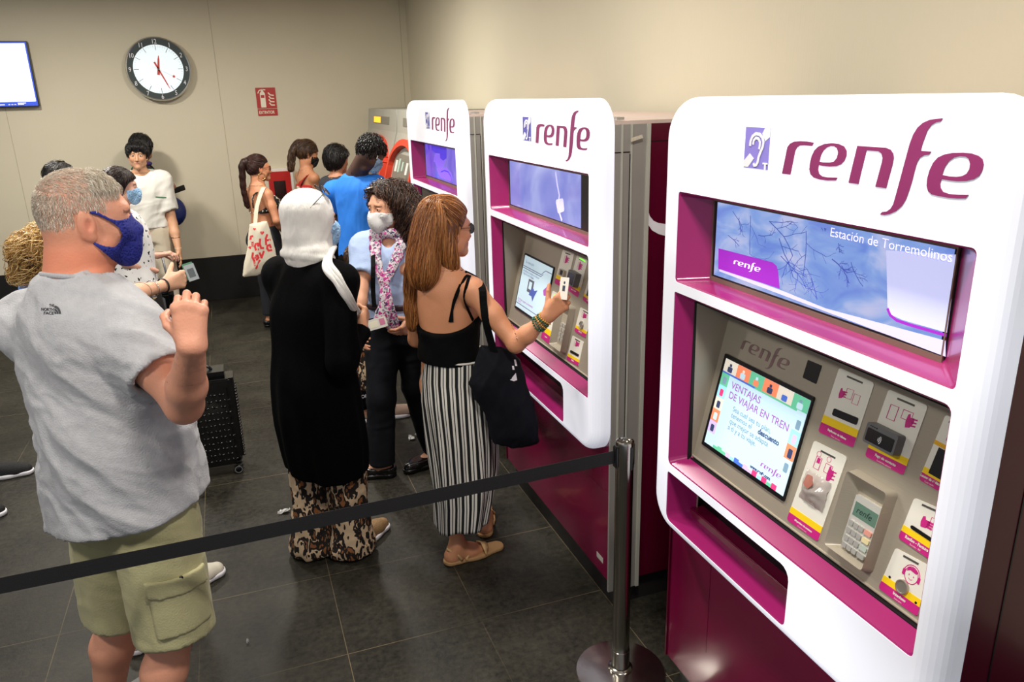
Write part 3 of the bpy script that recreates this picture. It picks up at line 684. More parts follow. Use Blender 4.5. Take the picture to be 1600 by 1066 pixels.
# keypad in its well
kA = A1(K6([(405, 165), (672, 318), (490, 772), (268, 612)]))
(ka0, kb0), (ka1, kb1) = span(kA)
mb = MB(); tl, tr, br, bl = (ka0 + .006, kb1 - .004), (ka1 - .006, kb1 - .004), (ka1 - .006, kb0 + .004), (ka0 + .006, kb0 + .004)
outer = rnd([bl, br, tr, tl], .012); rim = rnd([(bl[0] + .006, bl[1] + .006), (br[0] - .006, br[1] + .006), (tr[0] - .006, tr[1] - .006), (tl[0] + .006, tl[1] - .006)], .008)
loop_bridge(mb, [pp1.p(a, b, 0) for a, b in outer], [pp1.p(a, b, .030) for a, b in rim], 0)
inn = rnd([(bl[0] + .032, bl[1] + .018), (br[0] - .012, br[1] + .018), (tr[0] - .012, tr[1] - .045), (tl[0] + .032, tl[1] - .045)], .004)
loop_bridge(mb, [pp1.p(a, b, .030) for a, b in rim], [pp1.p(a, b, .002) for a, b in inn], 0)
mb.prism(pp1, inn, .001, .002, 1)
well = mb.build('keypad_housing', [m_steel, m_steel_l], cp1, 30)
(a0, b0), (a1, b1) = span(inn); a0 += .004; a1 -= .004; b0 += .014; b1 -= .006
mb = MB(); mb.prism(pp1, rnd(rect(a0, b0, a1, b1), .004), .002, .012, 0)
mb.prism(pp1, rect(a0 + .006, b1 - .050, a1 - .006, b1 - .016), .012, .0124, 1)
put_text(mb, pp1, 'renfe', a0 + .014, b1 - .040, .022, .0127, 2, shear=.2)
kp = mb.build('card_terminal', [mat('pale_terminal_case', (196, 194, 188), .4, .2, var=.02), mat('lcd_green', (92, 122, 108), .25), mat('lcd_ink', (28, 44, 40), .5)], well)
mk = [mat('metal_key', (204, 202, 198), .3, .5, var=.03), mat('cancel_key', (216, 150, 136), .4), mat('clear_key', (222, 206, 160), .4), mat('enter_key', (176, 186, 176), .4)]
fw = a1 - a0 - .012; 
for r_ in range(4):
    for c_ in range(4):
        w_ = fw * (.2 if c_ < 3 else .3); x = a0 + .006 + c_ * fw * .225 if c_ < 3 else a0 + .006 + fw * .70; y = b1 - .068 - r_ * .0195
        mb = MB(); mb.prism(pp1, rnd(rect(x, y - .006, x + w_, y + .006), .003), .012, .0165, 0)
        mb.build('key', mk[0] if c_ < 3 else mk[(1, 2, 3, 0)[r_]], well)

# the middle machine's panel: same fittings in a wider frame
J1 = crop(780, 330, 7.107); J2 = crop(780, 440, 5.924)
A2 = lambda P: [pp2.px(x, y) for x, y in P]
def panel_from(cp, A, pl, S1, S2, screen_mats, hidden=False):
    (a0, b0), (a1, b1) = span(A(S1([(318, 475), (620, 632)]) + S2([(150, 240), (380, 380)])))
    mb = MB(); mb.prism(pl, rnd(rect(a0, b0, a1, b1), .005), 0, .006, 0); fr = mb.build('touch_screen', m_black, cp)
    mb = MB(); q = (a0 + .012, b0 + .012, a1 - .006, b1 - .008); mb.prism(pl, rect(*q), .006, .0072, 0)
    W_, H_ = q[2] - q[0], q[3] - q[1]; S = lambda x, y: (q[0] + x * W_, q[1] + y * H_)
    mb.stroke(pl, [S(0, .80), S(.68, .80), S(.74, .86), S(.80, .90), S(1, .90)], .004, .0072, .0076, 1)
    mb.stroke(pl, [S(0, .765), S(.68, .765), S(.74, .82)], .004, .0072, .0076, 1)
    mb.stroke(pl, [S(0, .08), S(1, .08)], .004, .0072, .0076, 1)
    mb.prism(pl, rect(*S(.30, .38), *S(.50, .62)), .0072, .0076, 2); mb.prism(pl, rect(*S(.34, .44), *S(.44, .58)), .0076, .008, 0)
    mb.prism(pl, [S(.42, .44), S(.50, .50), S(.56, .46), S(.66, .50), S(.60, .38), S(.56, .26), S(.50, .34), S(.40, .34)], .0076, .008, 3)
    mb.prism(pl, [S(.84, .56), S(.94, .66), S(.98, .58), S(.94, .48), S(.88, .48)], .0072, .0076, 4)
    for tx_, x, y, sz, mi in (('Su operación', .08, .87, .020, 1), ('Introduzca su tarjeta en el lector', .04, .70, .016, 1), ('y siga las instrucciones', .04, .65, .016, 1), ('Datos', .36, .64, .014, 1), ('Por favor, espere un momento', .05, .15, .016, 4), ('Gracias', .05, .11, .014, 4)):
        put_text(mb, pl, tx_, *S(x, y), sz, .0078, mi)
    mb.build('screen_page', screen_mats, fr)
    return q
SM = [glow('page_grey_blue', (170, 190, 200), .85), glow('page_line', (104, 110, 140), .6), glow('page_figure', (84, 86, 96), .6), glow('page_star', (66, 82, 150), .7), glow('page_violet', (150, 70, 150), .7)]
panel_from(cp2, A2, pp2, J1, J2, SM)
def mini_plate(cp, pl, P, icon='hand', rdr=None, words=(('Billetes', .009),)):
    o, q = plate(cp, pl, P, .006, words, .15)
    mb = MB(); hand_icon(mb, pl, q, .42, .66, 1.2); frame_icon(mb, pl, q, .30, .68, .52, .86); mb.build('icon', m_pink, o)
    return o, q
o, q = mini_plate(cp2, pp2, A2(J1([(712, 425), (838, 470), (745, 870), (618, 800)])))
mb = MB(); mb.prism(pp2, rnd([q(.30, .30), q(.72, .30), q(.72, .48), q(.30, .48)], .003), .002, .014, 0); mb.prism(pp2, [q(.42, .33), q(.62, .33), q(.62, .46), q(.42, .46)], .014, .0145, 1); mb.build('ticket_mouth', [m_steel_l, m_black], o)
o, q = mini_plate(cp2, pp2, A2(J1([(868, 490), (990, 545), (880, 960), (765, 880)])), words=(('Pago sin contacto', .007),))
mb = MB(); mb.prism(pp2, rnd([q(.10, .22), q(.80, .22), q(.80, .60), q(.10, .60)], .005), .002, .028, 0); mb.prism(pp2, rnd([q(.16, .26), q(.70, .26), q(.70, .54), q(.16, .54)], .003), .028, .0288, 1); mb.build('contactless_reader', [MATS['grey_reader_case'], MATS['reader_glass']], o)
mb = MB(); mb.prism(pp2, [q(.30, .95), q(.80, .95), q(.80, .98), q(.30, .98)], .002, .003); mb.build('status_light', glow('green_light', (110, 240, 60), 1.6), o)
o, q = mini_plate(cp2, pp2, A2(J2([(498, 85), (592, 135), (470, 585), (388, 520)])), words=(('Dispositivo', .007),))
mb = MB(); mb.prism(pp2, [q(.25, .93), q(.8, .93), q(.8, .96), q(.25, .96)], .002, .003); mb.build('status_light', MATS['green_light'], o)
o, q = mini_plate(cp2, pp2, A2(J2([(755, 238), (870, 300), (800, 522), (700, 460)])), words=(('Interfono', .009),)); button(pp2, q(.48, .38), .016, o, m=MATS['turned_steel'])
o, q = mini_plate(cp2, pp2, A2(J2([(682, 500), (785, 560), (735, 785), (626, 722)])), words=(('Recibo', .009),)); mb = MB(); slot(mb, pp2, q, .15, .34, .85, .44); mb.build('opening', m_black, o)
o, q = mini_plate(cp2, pp2, A2(J1([(1010, 700), (1110, 760), (1040, 1070), (930, 985)])), words=(('Lector', .009),)); mb = MB(); mb.prism(pp2, [q(.25, .25), q(.9, .25), q(.9, .8), q(.25, .8)], .002, .0045); mb.build('reader_window', m_black, o)
# its keypad housing
(ka0, kb0), (ka1, kb1) = span(A2(J2([(640, 215), (712, 240), (600, 660), (505, 580)])))
mb = MB(); outer = rnd(rect(ka0, kb0, ka1, kb1), .01); rim = rnd(rect(ka0 + .006, kb0 + .006, ka1 - .006, kb1 - .006), .008); inn = rnd(rect(ka0 + .030, kb0 + .020, ka1 - .012, kb1 - .05), .004)
loop_bridge(mb, [pp2.p(a, b, 0) for a, b in outer], [pp2.p(a, b, .028) for a, b in rim]); loop_bridge(mb, [pp2.p(a, b, .028) for a, b in rim], [pp2.p(a, b, .002) for a, b in inn]); mb.prism(pp2, inn, .001, .002, 1)
well2 = mb.build('keypad_housing', [m_steel, m_steel_l], cp2, 30)
(a0, b0), (a1, b1) = span(inn); fw = a1 - a0
for r_ in range(4):
    for c_ in range(3):
        mb = MB(); x = a0 + fw * (.15 + c_ * .27); y = b0 + .02 + r_ * .022; mb.prism(pp2, rnd(rect(x, y, x + fw * .19, y + .013), .003), .002, .010); mb.build('key', mk[0], well2)
# farthest machine: screen and plates in the same arrangement
dY = 5.325 - 3.615
for x0, z0_, w_, h_ in ((.18, .10, .36, .28),):
    mb = MB(); mb.prism(pp3, rnd(rect(x0, z0_, x0 + w_, z0_ + h_), .005), 0, .006, 0); fr3 = mb.build('touch_screen', m_black, cp3)
    mb = MB(); mb.prism(pp3, rect(x0 + .012, z0_ + .012, x0 + w_ - .012, z0_ + h_ - .012), .006, .0072, 0); mb.build('screen_page', SM[0], fr3)
for x0, z0_, w_, h_, wd in ((.60, .25, .10, .17, 'Billetes'), (.74, .25, .11, .18, 'Pago sin contacto'), (.56, .04, .09, .17, 'Dispositivo'), (.86, .04, .09, .12, 'Recibo')):
    mini_plate(cp3, pp3, [(x0, z0_ + h_), (x0 + w_, z0_ + h_), (x0 + w_, z0_), (x0, z0_)], words=((wd, .008),))

# bull-horn mark on the middle machine's maroon side: a pale curved stroke
PS = Plane((0, 2.4815, 0), (1, 0, 0), (0, 0, 1))      # side facing the camera (towards -Y)
def side_px(x, y):
    q = atY(x, y, 2.4815); return (q[0], q[2])
mb = MB()
K8 = crop(930, 150, 3.438)
mb.prism(PS, [side_px(*q) for q in K8([(268, 612), (284, 615), (292, 645), (312, 670), (340, 683), (378, 688), (378, 752), (340, 742), (305, 722), (282, 690), (270, 655)])], .0005, .0016, 0)
mb.build('side_emblem', m_wprint, M2)['label'] = 'pale curved stroke of the painted emblem on the maroon side'
mb = MB(); mb.prism(PS, [side_px(*q) for q in K8([(176, 226), (238, 206), (242, 224), (178, 246)])], .0195, .0203, 0); mb.build('asset_tag', mat('peeling_tag', (206, 196, 176), .7, var=.2, vscale=200), M2)
# ------------------------------------------------ bodies and cloth as implicit surfaces, meshed with surface nets
def V3(*a): return np.array(a, float)
def unit(v): v = np.asarray(v, float); return v / (np.linalg.norm(v) + 1e-12)
def lerp(a, b, t): return np.asarray(a) * (1 - t) + np.asarray(b) * t
def axrot(v, ax, ang):
    ax = unit(ax); v = np.asarray(v, float)
    return v * math.cos(ang) + np.cross(ax, v) * math.sin(ang) + ax * (ax @ v) * (1 - math.cos(ang))
def smin(a, b, k):
    h = np.maximum(k - np.abs(a - b), 0) / k
    return np.minimum(a, b) - h * h * k * .25
def cone(a, b, ra, rb, flat=None):
    a = np.asarray(a, float); b = np.asarray(b, float); ba = b - a; L2 = ba @ ba + 1e-12
    fd = None
    if flat is not None: fd = unit(flat[0]); fs = 1 / flat[1] - 1
    def f(P):
        pa = P - a; h = np.clip(pa @ ba / L2, 0, 1); d = pa - h[:, None] * ba
        if fd is not None: d = d + (d @ fd)[:, None] * fd * fs
        return np.sqrt((d * d).sum(1)) - (ra + (rb - ra) * h)
    m = max(ra, rb) * (max(1, flat[1]) if flat else 1)
    f.lo = np.minimum(a, b) - m; f.hi = np.maximum(a, b) + m
    return f
def ell(c, r, M=None):
    """ellipsoid; M rows are its axes"""
    c = np.asarray(c, float); r = np.asarray(r, float); A = np.eye(3) if M is None else np.asarray(M, float)
    def f(P):
        q = (P - c) @ A.T; k0 = np.sqrt(((q / r) ** 2).sum(1)); k1 = np.sqrt(((q / (r * r)) ** 2).sum(1)) + 1e-9
        return k0 * (k0 - 1) / k1
    m = max(r); f.lo = c - m; f.hi = c + m
    return f
def sloft(knots, R, w, off=0.0, fold=None, t0=None, t1=None, p=2.2):
    """elliptic-section solid along axis w; knots = (centre, half width along R, half depth)"""
    R = unit(R); w = unit(w); R = unit(R - w * (R @ w)); D = np.cross(w, R)
    cs = np.array([k[0] for k in knots], float); T = cs @ w; o = np.argsort(T); T = T[o]; cs = cs[o]
    a = np.array([k[1] for k in knots], float)[o] + off; b = np.array([k[2] for k in knots], float)[o] + off
    lo_t = T[0] if t0 is None else t0; hi_t = T[-1] if t1 is None else t1
    tt = np.linspace(T[0], T[-1], 60)
    def sm(y):
        v = np.interp(tt, T, y)
        for _ in range(6): v[1:-1] = (v[:-2] + v[1:-1] * 2 + v[2:]) / 4
        return v
    A, B, CX, CY, CZ = sm(a), sm(b), sm(cs[:, 0]), sm(cs[:, 1]), sm(cs[:, 2])
    def f(P):
        t = P @ w; A_ = np.interp(t, tt, A); B_ = np.interp(t, tt, B)
        c = np.stack([np.interp(t, tt, CX), np.interp(t, tt, CY), np.interp(t, tt, CZ)], 1)
        q = P - c; x = q @ R / A_; y = q @ D / B_
        g = (np.abs(x) ** p + np.abs(y) ** p) ** (1 / p)
        if fold is not None: g = g / (1 + fold(np.arctan2(y, x), t - T[0]))
        d = (g - 1) * np.minimum(A_, B_)
        return np.maximum(d, np.maximum(t - hi_t, lo_t - t))
    m = max(a.max(), b.max()) + .03
    f.lo = cs.min(0) - m; f.hi = cs.max(0) + m
    return f
def halfspace(p, n):
    p = np.asarray(p, float); n = unit(n)
    f = lambda P: (P - p) @ n
    f.lo = None; return f
def polyprism(o, u, v, pts):
    """2D polygon (in axes u,v about o) extended along the third axis"""
    o = np.asarray(o, float); u = unit(u); v = unit(v); pts = np.array(pts, float)
    def f(P):
        q = np.stack([(P - o) @ u, (P - o) @ v], 1); d = np.full(len(q), 1e9); ins = np.zeros(len(q), bool); n = len(pts)
        for i in range(n):
            a = pts[i]; b = pts[(i + 1) % n]; e = b - a; w = q - a
            h = np.clip(w @ e / (e @ e), 0, 1); d = np.minimum(d, ((w - h[:, None] * e) ** 2).sum(1))
            c = ((a[1] <= q[:, 1]) != (b[1] <= q[:, 1])) & (q[:, 0] < (b[0] - a[0]) * (q[:, 1] - a[1]) / (b[1] - a[1] + 1e-12) + a[0])
            ins ^= c
        return np.where(ins, -np.sqrt(d), np.sqrt(d))
    f.lo = None; return f
def both(f, g):
    h = lambda P: np.maximum(f(P), g(P))
    h.lo = f.lo; h.hi = f.hi; return h

class Fld:
    def __init__(s): s.p = []
    def u(s, f, k=.02): s.p.append(('u', f, k)); return s
    def sub(s, f, k=.006): s.p.append(('s', f, k)); return s
    def cut(s, f, k=.004): s.p.append(('c', f, k)); return s
    def box(s):
        lo = np.min([f.lo for m, f, k in s.p if m == 'u'], axis=0); hi = np.max([f.hi for m, f, k in s.p if m == 'u'], axis=0)
        return lo, hi
    def ev(s, P):
        d = np.full(len(P), 1.0)
        for m, f, k in s.p:
            if m == 'u': d = smin(d, f(P), k)
            elif m == 's': d = -smin(-d, f(P), k)
            else: d = -smin(-d, -f(P), k)
        return d
    def udir(s, P, e=.004):
        """outward direction of the uncut solid"""
        def ev(Q):
            d = np.full(len(Q), 1.0)
            for m, f, k in s.p:
                if m == 'u': d = smin(d, f(Q), k)
            return d
        b = ev(P); g = np.stack([ev(P + V3(e, 0, 0)) - b, ev(P + V3(0, e, 0)) - b, ev(P + V3(0, 0, e)) - b], 1)
        return g / (np.linalg.norm(g, axis=1)[:, None] + 1e-9)
    def grad(s, P, e=.002):
        g = np.stack([s.ev(P + V3(e, 0, 0)) - s.ev(P - V3(e, 0, 0)), s.ev(P + V3(0, e, 0)) - s.ev(P - V3(0, e, 0)), s.ev(P + V3(0, 0, e)) - s.ev(P - V3(0, 0, e))], 1)
        return g / (np.linalg.norm(g, axis=1)[:, None] + 1e-9)
    def mesh(s, h, lo=None, hi=None, keep=None, drop=()):
        if lo is None: lo, hi = s.box()
        pad = 3 * h; lo = np.floor((np.asarray(lo) - pad) / h) * h; n = np.ceil((np.asarray(hi) + pad - lo) / h).astype(int) + 1
        X = [lo[i] + np.arange(n[i]) * h for i in range(3)]
        D = np.full(n, 1.0)
        for m, f, k in s.p:
            if f.lo is not None:
                mg = k + 2.5 * h
                i0 = [max(0, int((f.lo[i] - mg - lo[i]) / h)) for i in range(3)]; i1 = [min(n[i], int((f.hi[i] + mg - lo[i]) / h) + 2) for i in range(3)]
                if any(i1[i] <= i0[i] for i in range(3)): continue
            else: i0 = [0, 0, 0]; i1 = list(n)
            sl = tuple(slice(i0[i], i1[i]) for i in range(3)); sub = D[sl]
            G = np.stack(np.meshgrid(*[X[i][i0[i]:i1[i]] for i in range(3)], indexing='ij'), -1).reshape(-1, 3)
            flat = sub.reshape(-1)
            if m == 'u': D[sl] = smin(flat, f(G), k).reshape(sub.shape)
            else:
                idx = np.nonzero(flat < 4 * h + k)[0]
                v = flat.copy(); g = f(G[idx])
                v[idx] = -smin(-flat[idx], g if m == 's' else -g, k); D[sl] = v.reshape(sub.shape)
        return surface_nets(D, lo, h, keep, drop)
def surface_nets(D, lo, h, keep=None, drop=()):
    n = D.shape; S = D < 0
    c = np.zeros((n[0] - 1, n[1] - 1, n[2] - 1), int); off = [(i, j, k) for i in (0, 1) for j in (0, 1) for k in (0, 1)]
    for i, j, k in off: c += S[i:n[0] - 1 + i, j:n[1] - 1 + j, k:n[2] - 1 + k]
    act = (c > 0) & (c < 8); idx = np.argwhere(act)
    if len(idx) == 0: return np.zeros((0, 3)), np.zeros((0, 4), int)
    acc = np.zeros((len(idx), 3)); cnt = np.zeros(len(idx))
    for a in off:
        for ax in range(3):
            if a[ax]: continue
            b = list(a); b[ax] = 1
            da = D[tuple((idx + a).T)]; db = D[tuple((idx + b).T)]; m = (da < 0) != (db < 0)
            t = np.where(m, da / np.where(m, da - db, 1), 0)
            p = np.tile(np.array(a, float), (len(idx), 1)); p[:, ax] = t
            acc += np.where(m[:, None], p, 0); cnt += m
    V = lo + (idx + acc / cnt[:, None]) * h
    vid = -np.ones(act.shape, int); vid[tuple(idx.T)] = np.arange(len(idx)); F = []
    for ax in range(3):
        b1, b2 = (ax + 1) % 3, (ax + 2) % 3
        sl0 = [slice(None)] * 3; sl1 = [slice(None)] * 3; sl0[ax] = slice(0, n[ax] - 1); sl1[ax] = slice(1, n[ax])
        s0 = S[tuple(sl0)]; s1 = S[tuple(sl1)]; e = np.argwhere(s0 != s1)
        e = e[(e[:, b1] > 0) & (e[:, b2] > 0) & (e[:, b1] < n[b1] - 1) & (e[:, b2] < n[b2] - 1)]
        if len(e) == 0: continue
        def g(d1, d2):
            q = e.copy(); q[:, b1] += d1; q[:, b2] += d2; return vid[tuple(q.T)]
        Q = np.stack([g(-1, -1), g(0, -1), g(0, 0), g(-1, 0)], 1)
        fl = s0[tuple(e.T)]; Q[~fl] = Q[~fl][:, ::-1]; F.append(Q)
    F = np.concatenate(F); cen = V[F].mean(1)
    m = np.ones(len(F), bool)
    if keep is not None: m &= ((cen >= keep[0]) & (cen <= keep[1])).all(1)
    for a, b in drop: m &= ~((cen > a) & (cen < b)).all(1)
    F = F[m]; used = np.unique(F); rm = -np.ones(len(V), int); rm[used] = np.arange(len(used))
    return V[used], rm[F]
_tab = rng.random((64, 64, 64))
def vnoise(P):
    i = np.floor(P).astype(int); f = P - i; f = f * f * (3 - 2 * f); i0 = i & 63; i1 = (i + 1) & 63
    g = lambda a, b, c: _tab[a, b, c]
    x, y, z = f[:, 0], f[:, 1], f[:, 2]
    c00 = g(i0[:, 0], i0[:, 1], i0[:, 2]) * (1 - x) + g(i1[:, 0], i0[:, 1], i0[:, 2]) * x
    c10 = g(i0[:, 0], i1[:, 1], i0[:, 2]) * (1 - x) + g(i1[:, 0], i1[:, 1], i0[:, 2]) * x
    c01 = g(i0[:, 0], i0[:, 1], i1[:, 2]) * (1 - x) + g(i1[:, 0], i0[:, 1], i1[:, 2]) * x
    c11 = g(i0[:, 0], i1[:, 1], i1[:, 2]) * (1 - x) + g(i1[:, 0], i1[:, 1], i1[:, 2]) * x
    return ((c00 * (1 - y) + c10 * y) * (1 - z) + (c01 * (1 - y) + c11 * y) * z) * 2 - 1
def vert_normals(V, F):
    n = np.cross(V[F[:, 2]] - V[F[:, 0]], V[F[:, 3]] - V[F[:, 1]]); N = np.zeros_like(V)
    for k in range(4): np.add.at(N, F[:, k], n)
    return N / (np.linalg.norm(N, axis=1)[:, None] + 1e-12)
def smooth_mesh(V, F, it=1, lam=.5):
    for _ in range(it):
        S_ = np.zeros_like(V); c = np.zeros(len(V))
        for a, b in ((0, 1), (1, 2), (2, 3), (3, 0)):
            np.add.at(S_, F[:, a], V[F[:, b]]); np.add.at(S_, F[:, b], V[F[:, a]]); np.add.at(c, F[:, a], 1); np.add.at(c, F[:, b], 1)
        V = V + lam * (S_ / np.maximum(c, 1)[:, None] - V)
    return V
def wrinkle(V, F, amp, ax=None, sc=9.0, st=3.0, seed=0.0, warp=.5, N=None):
    """cloth folds: ridged noise, long along ax"""
    N = vert_normals(V, F) if N is None else N; ax = unit(ax if ax is not None else (0, 0, 1))
    P = V * sc + seed; P = P - np.outer(P @ ax, ax) * (1 - 1 / st)
    P = P + warp * np.stack([vnoise(P * .7 + 5), vnoise(P * .7 + 17), vnoise(P * .7 + 31)], 1)
    r = (1 - np.abs(vnoise(P)) * 2); r2 = 1 - np.abs(vnoise(P * 2.1 + 9)) * 2
    return V + N * (amp * (.7 * r + .3 * r2))[:, None]
def cloth(name, F, h, m, parent, wr=None, sm=2, post=None, label=None):
    V, Q = F.mesh(h); V = smooth_mesh(V, Q, sm)
    if wr is not None:
        Nw = F.udir(V)
        for w_ in (wr if isinstance(wr, list) else [wr]): V = wrinkle(V, Q, N=Nw, **w_)
    if post is not None: V = post(V, Q)
    o = mesh_np(name, V, Q, m, parent, True)
    if label: o['label'] = label
    return o
def set_col(me, cols):
    a = me.color_attributes.new('Col', 'FLOAT_COLOR', 'POINT'); c = np.ones((len(me.vertices), 4), 'f'); c[:, :3] = cols; a.data.foreach_set('color', c.ravel())
def L3(c): return np.array(lin(c)[:3])

# ------------------------------------------------ people
def frame_from(az, pitch=0.0, roll=0.0):
    """rows: right, forward, up; az from +Y towards +X in degrees; pitch > 0 looks up"""
    a, p, r = map(math.radians, (az, pitch, roll))
    f = V3(math.sin(a) * math.cos(p), math.cos(a) * math.cos(p), math.sin(p)); R = V3(math.cos(a), -math.sin(a), 0); U = np.cross(R, f)
    R2 = R * math.cos(r) - U * math.sin(r); U2 = R * math.sin(r) + U * math.cos(r)
    return np.array([R2, f, U2])
class Head:
    def __init__(s, c, az, pitch=0, roll=0, sc=1.0): s.c = np.asarray(c, float); s.M = frame_from(az, pitch, roll); s.s = sc
    def w(s, x, y, z): return s.c + (V3(x, y, z) * s.s) @ s.M
    def e(s, x, y, z, rx, ry, rz): return ell(s.w(x, y, z), V3(rx, ry, rz) * s.s, s.M)
    def cn(s, a, b, ra, rb, flat=None): return cone(s.w(*a), s.w(*b), ra * s.s, rb * s.s, flat)
    def loc(s, P): return ((P - s.c) @ s.M.T) / s.s
def head_prims(F, H, neck, nr=.056, female=False, fat=0.0, ears=True, fine=True):
    g = fat
    F.u(H.e(0, -.018, .035, .074, .094, .083), .02)
    F.u(H.e(0, .030, -.010, .066 + g, .062, .082), .03)
    F.u(H.e(0, -.045, -.005, .062 + g, .055, .06), .03)
    F.u(H.cn((-.034, .020, -.070), (0, .074, -.092), .024 + g, .019), .03).u(H.cn((.034, .020, -.070), (0, .074, -.092), .024 + g, .019), .03)
    F.u(H.e(0, .080, -.096, .017, .013, .013), .02)
    for sx in (-1, 1):
        F.u(H.e(sx * .036, .062, -.028, .024 + g, .022, .024), .02)
        F.u(H.e(sx * .05, .02, -.062, .018 + g, .03, .03), .02)
    if fine:
        F.u(H.cn((-.032, .078, .026), (.032, .078, .026), .011 if female else .0135, .011 if female else .0135), .018)
        for sx in (-1, 1): F.sub(H.e(sx * .030, .094, .006, .017, .014, .011), .012)
        F.u(H.cn((0, .086, .014), (0, .107, -.030), .0065, .0105), .012)
        F.u(H.e(0, .106, -.035, .011, .011, .0095), .008)
        for sx in (-1, 1): F.u(H.e(sx * .012, .097, -.037, .0075, .010, .0075), .006)
        F.u(H.e(0, .084, -.062, .026, .012, .018), .014)
        F.u(H.e(0, .0925, -.0585, .021, .0075, .0048), .005); F.u(H.e(0, .091, -.0685, .019, .0078, .0055), .005)
        F.sub(H.cn((-.021, .100, -.0635), (.021, .100, -.0635), .0022, .0022), .003)
        for sx in (-1, 1):      # lids over the eyeball, with an almond opening
            F.u(H.e(sx * .0305, .0775, .005, .0150, .0150, .0125), .004); F.sub(H.e(sx * .0305, .0935, .0045, .0125, .010, .0045), .002)
    if ears:
        for sx in (-1, 1):
            F.u(H.e(sx * .077, -.008, -.008, .0085, .018, .031), .006); F.u(H.e(sx * .080, -.018, .004, .007, .012, .026), .006)
            F.u(H.e(sx * .074, .0, -.034, .008, .009, .011), .006)
            F.sub(H.e(sx * .088, -.004, -.004, .008, .009, .017), .004)
    if neck is not None:
        F.u(cone(H.w(0, -.028, -.04), neck, nr * .96, nr * 1.06), .03)
        if not female: F.u(H.cn((0, .03, -.085), (0, .012, -.13), .018, .02), .03)
def hand_prims(F, w, d, n, t, curls=(.5, .6, .4), s=1.0, thumb=(.35, .3), spread=.02, fine=True, th_out=.75, each=None):
    """w wrist, d towards the knuckles, n the way the palm faces, t the thumb side"""
    d = unit(d); t = unit(np.asarray(t) - d * (np.asarray(t) @ d)); n = unit(np.asarray(n) - d * (np.asarray(n) @ d) - t * (np.asarray(n) @ t))
    k = .014 * s; tips = []
    K = [w + (d * .086 + t * .029) * s, w + (d * .090 + t * .010) * s, w + (d * .087 - t * .009) * s, w + (d * .079 - t * .027) * s]
    for i, kp in enumerate(K):
        F.u(cone(w + (t * (.014 - i * .009)) * s, kp, .0165 * s, .0118 * s), .016 * s)
    F.u(cone(w + (d * .02 + t * .016 + n * .006) * s, w + (d * .055 + t * .026 + n * .008) * s, .017 * s, .013 * s), .014 * s)
    for kp in K: F.u(cone(kp - n * .002 * s, kp - n * .002 * s, .0112 * s, .0112 * s), .008 * s)
    LN = (.078, .086, .080, .062)
    for i, kp in enumerate(K):
        cu = each[i] if each is not None else tuple(c * (1 + .12 * (i - 1)) for c in curls)
        dd = axrot(d, n, 0); side = (1.5 - i) * spread; dd = unit(d + t * side); p = kp; r = (.0092, .0094, .0090, .0080)[i] * s
        ax = np.cross(dd, n); a = 0
        for j, fr in enumerate((.46, .30, .24)):
            a += cu[j]; dr = axrot(dd, ax, a); q = p + dr * LN[i] * fr * s
            F.u(cone(p, q, r * (1 - .09 * j), r * (.91 - .10 * j)), .0035 * s); p = q
        tips.append(p)
    tb = w + (d * .022 + t * .024 + n * .006) * s; td = unit(d * .62 + t * th_out + n * .42)
    q = tb + td * .040 * s; F.u(cone(tb, q, .0145 * s, .0112 * s), .010 * s)
    ax = np.cross(td, unit(n - t * .9)); td2 = axrot(td, ax, thumb[0]); q2 = q + td2 * .032 * s; F.u(cone(q, q2, .0112 * s, .0098 * s), .004 * s)
    td3 = axrot(td2, ax, thumb[1]); q3 = q2 + td3 * .025 * s; F.u(cone(q2, q3, .0098 * s, .0082 * s), .004 * s); tips.append(q3)
    return tips, K
def body_frame(J):
    R = unit(J['shR'] - J['shL']); w = unit(J['neck'] - J['pelvis']); Fd = unit(np.cross(w, R)); return R, w, Fd
def torso_knots(J, B, extra=None):
    R, w, Fd = body_frame(J); L = np.linalg.norm(J['neck'] - J['pelvis']); o = J['pelvis']
    hw, hd, ww, wd, cw, cd = B['t']
    kn = [(-.16, hw * .78, hd * .85, -.01), (0, hw, hd, -.012), (.20, lerp(hw, ww, .6), lerp(hd, wd, .6), 0), (.42, ww, wd, .008), (.68, cw, cd, .006), (.86, cw * .90, cd * .88, -.006), (1.0, cw * .42, cd * .52, -.012)]
    if extra: kn = extra
    return [(o + w * t * L + Fd * fo, a, b) for t, a, b, fo in kn], R, w, Fd, L
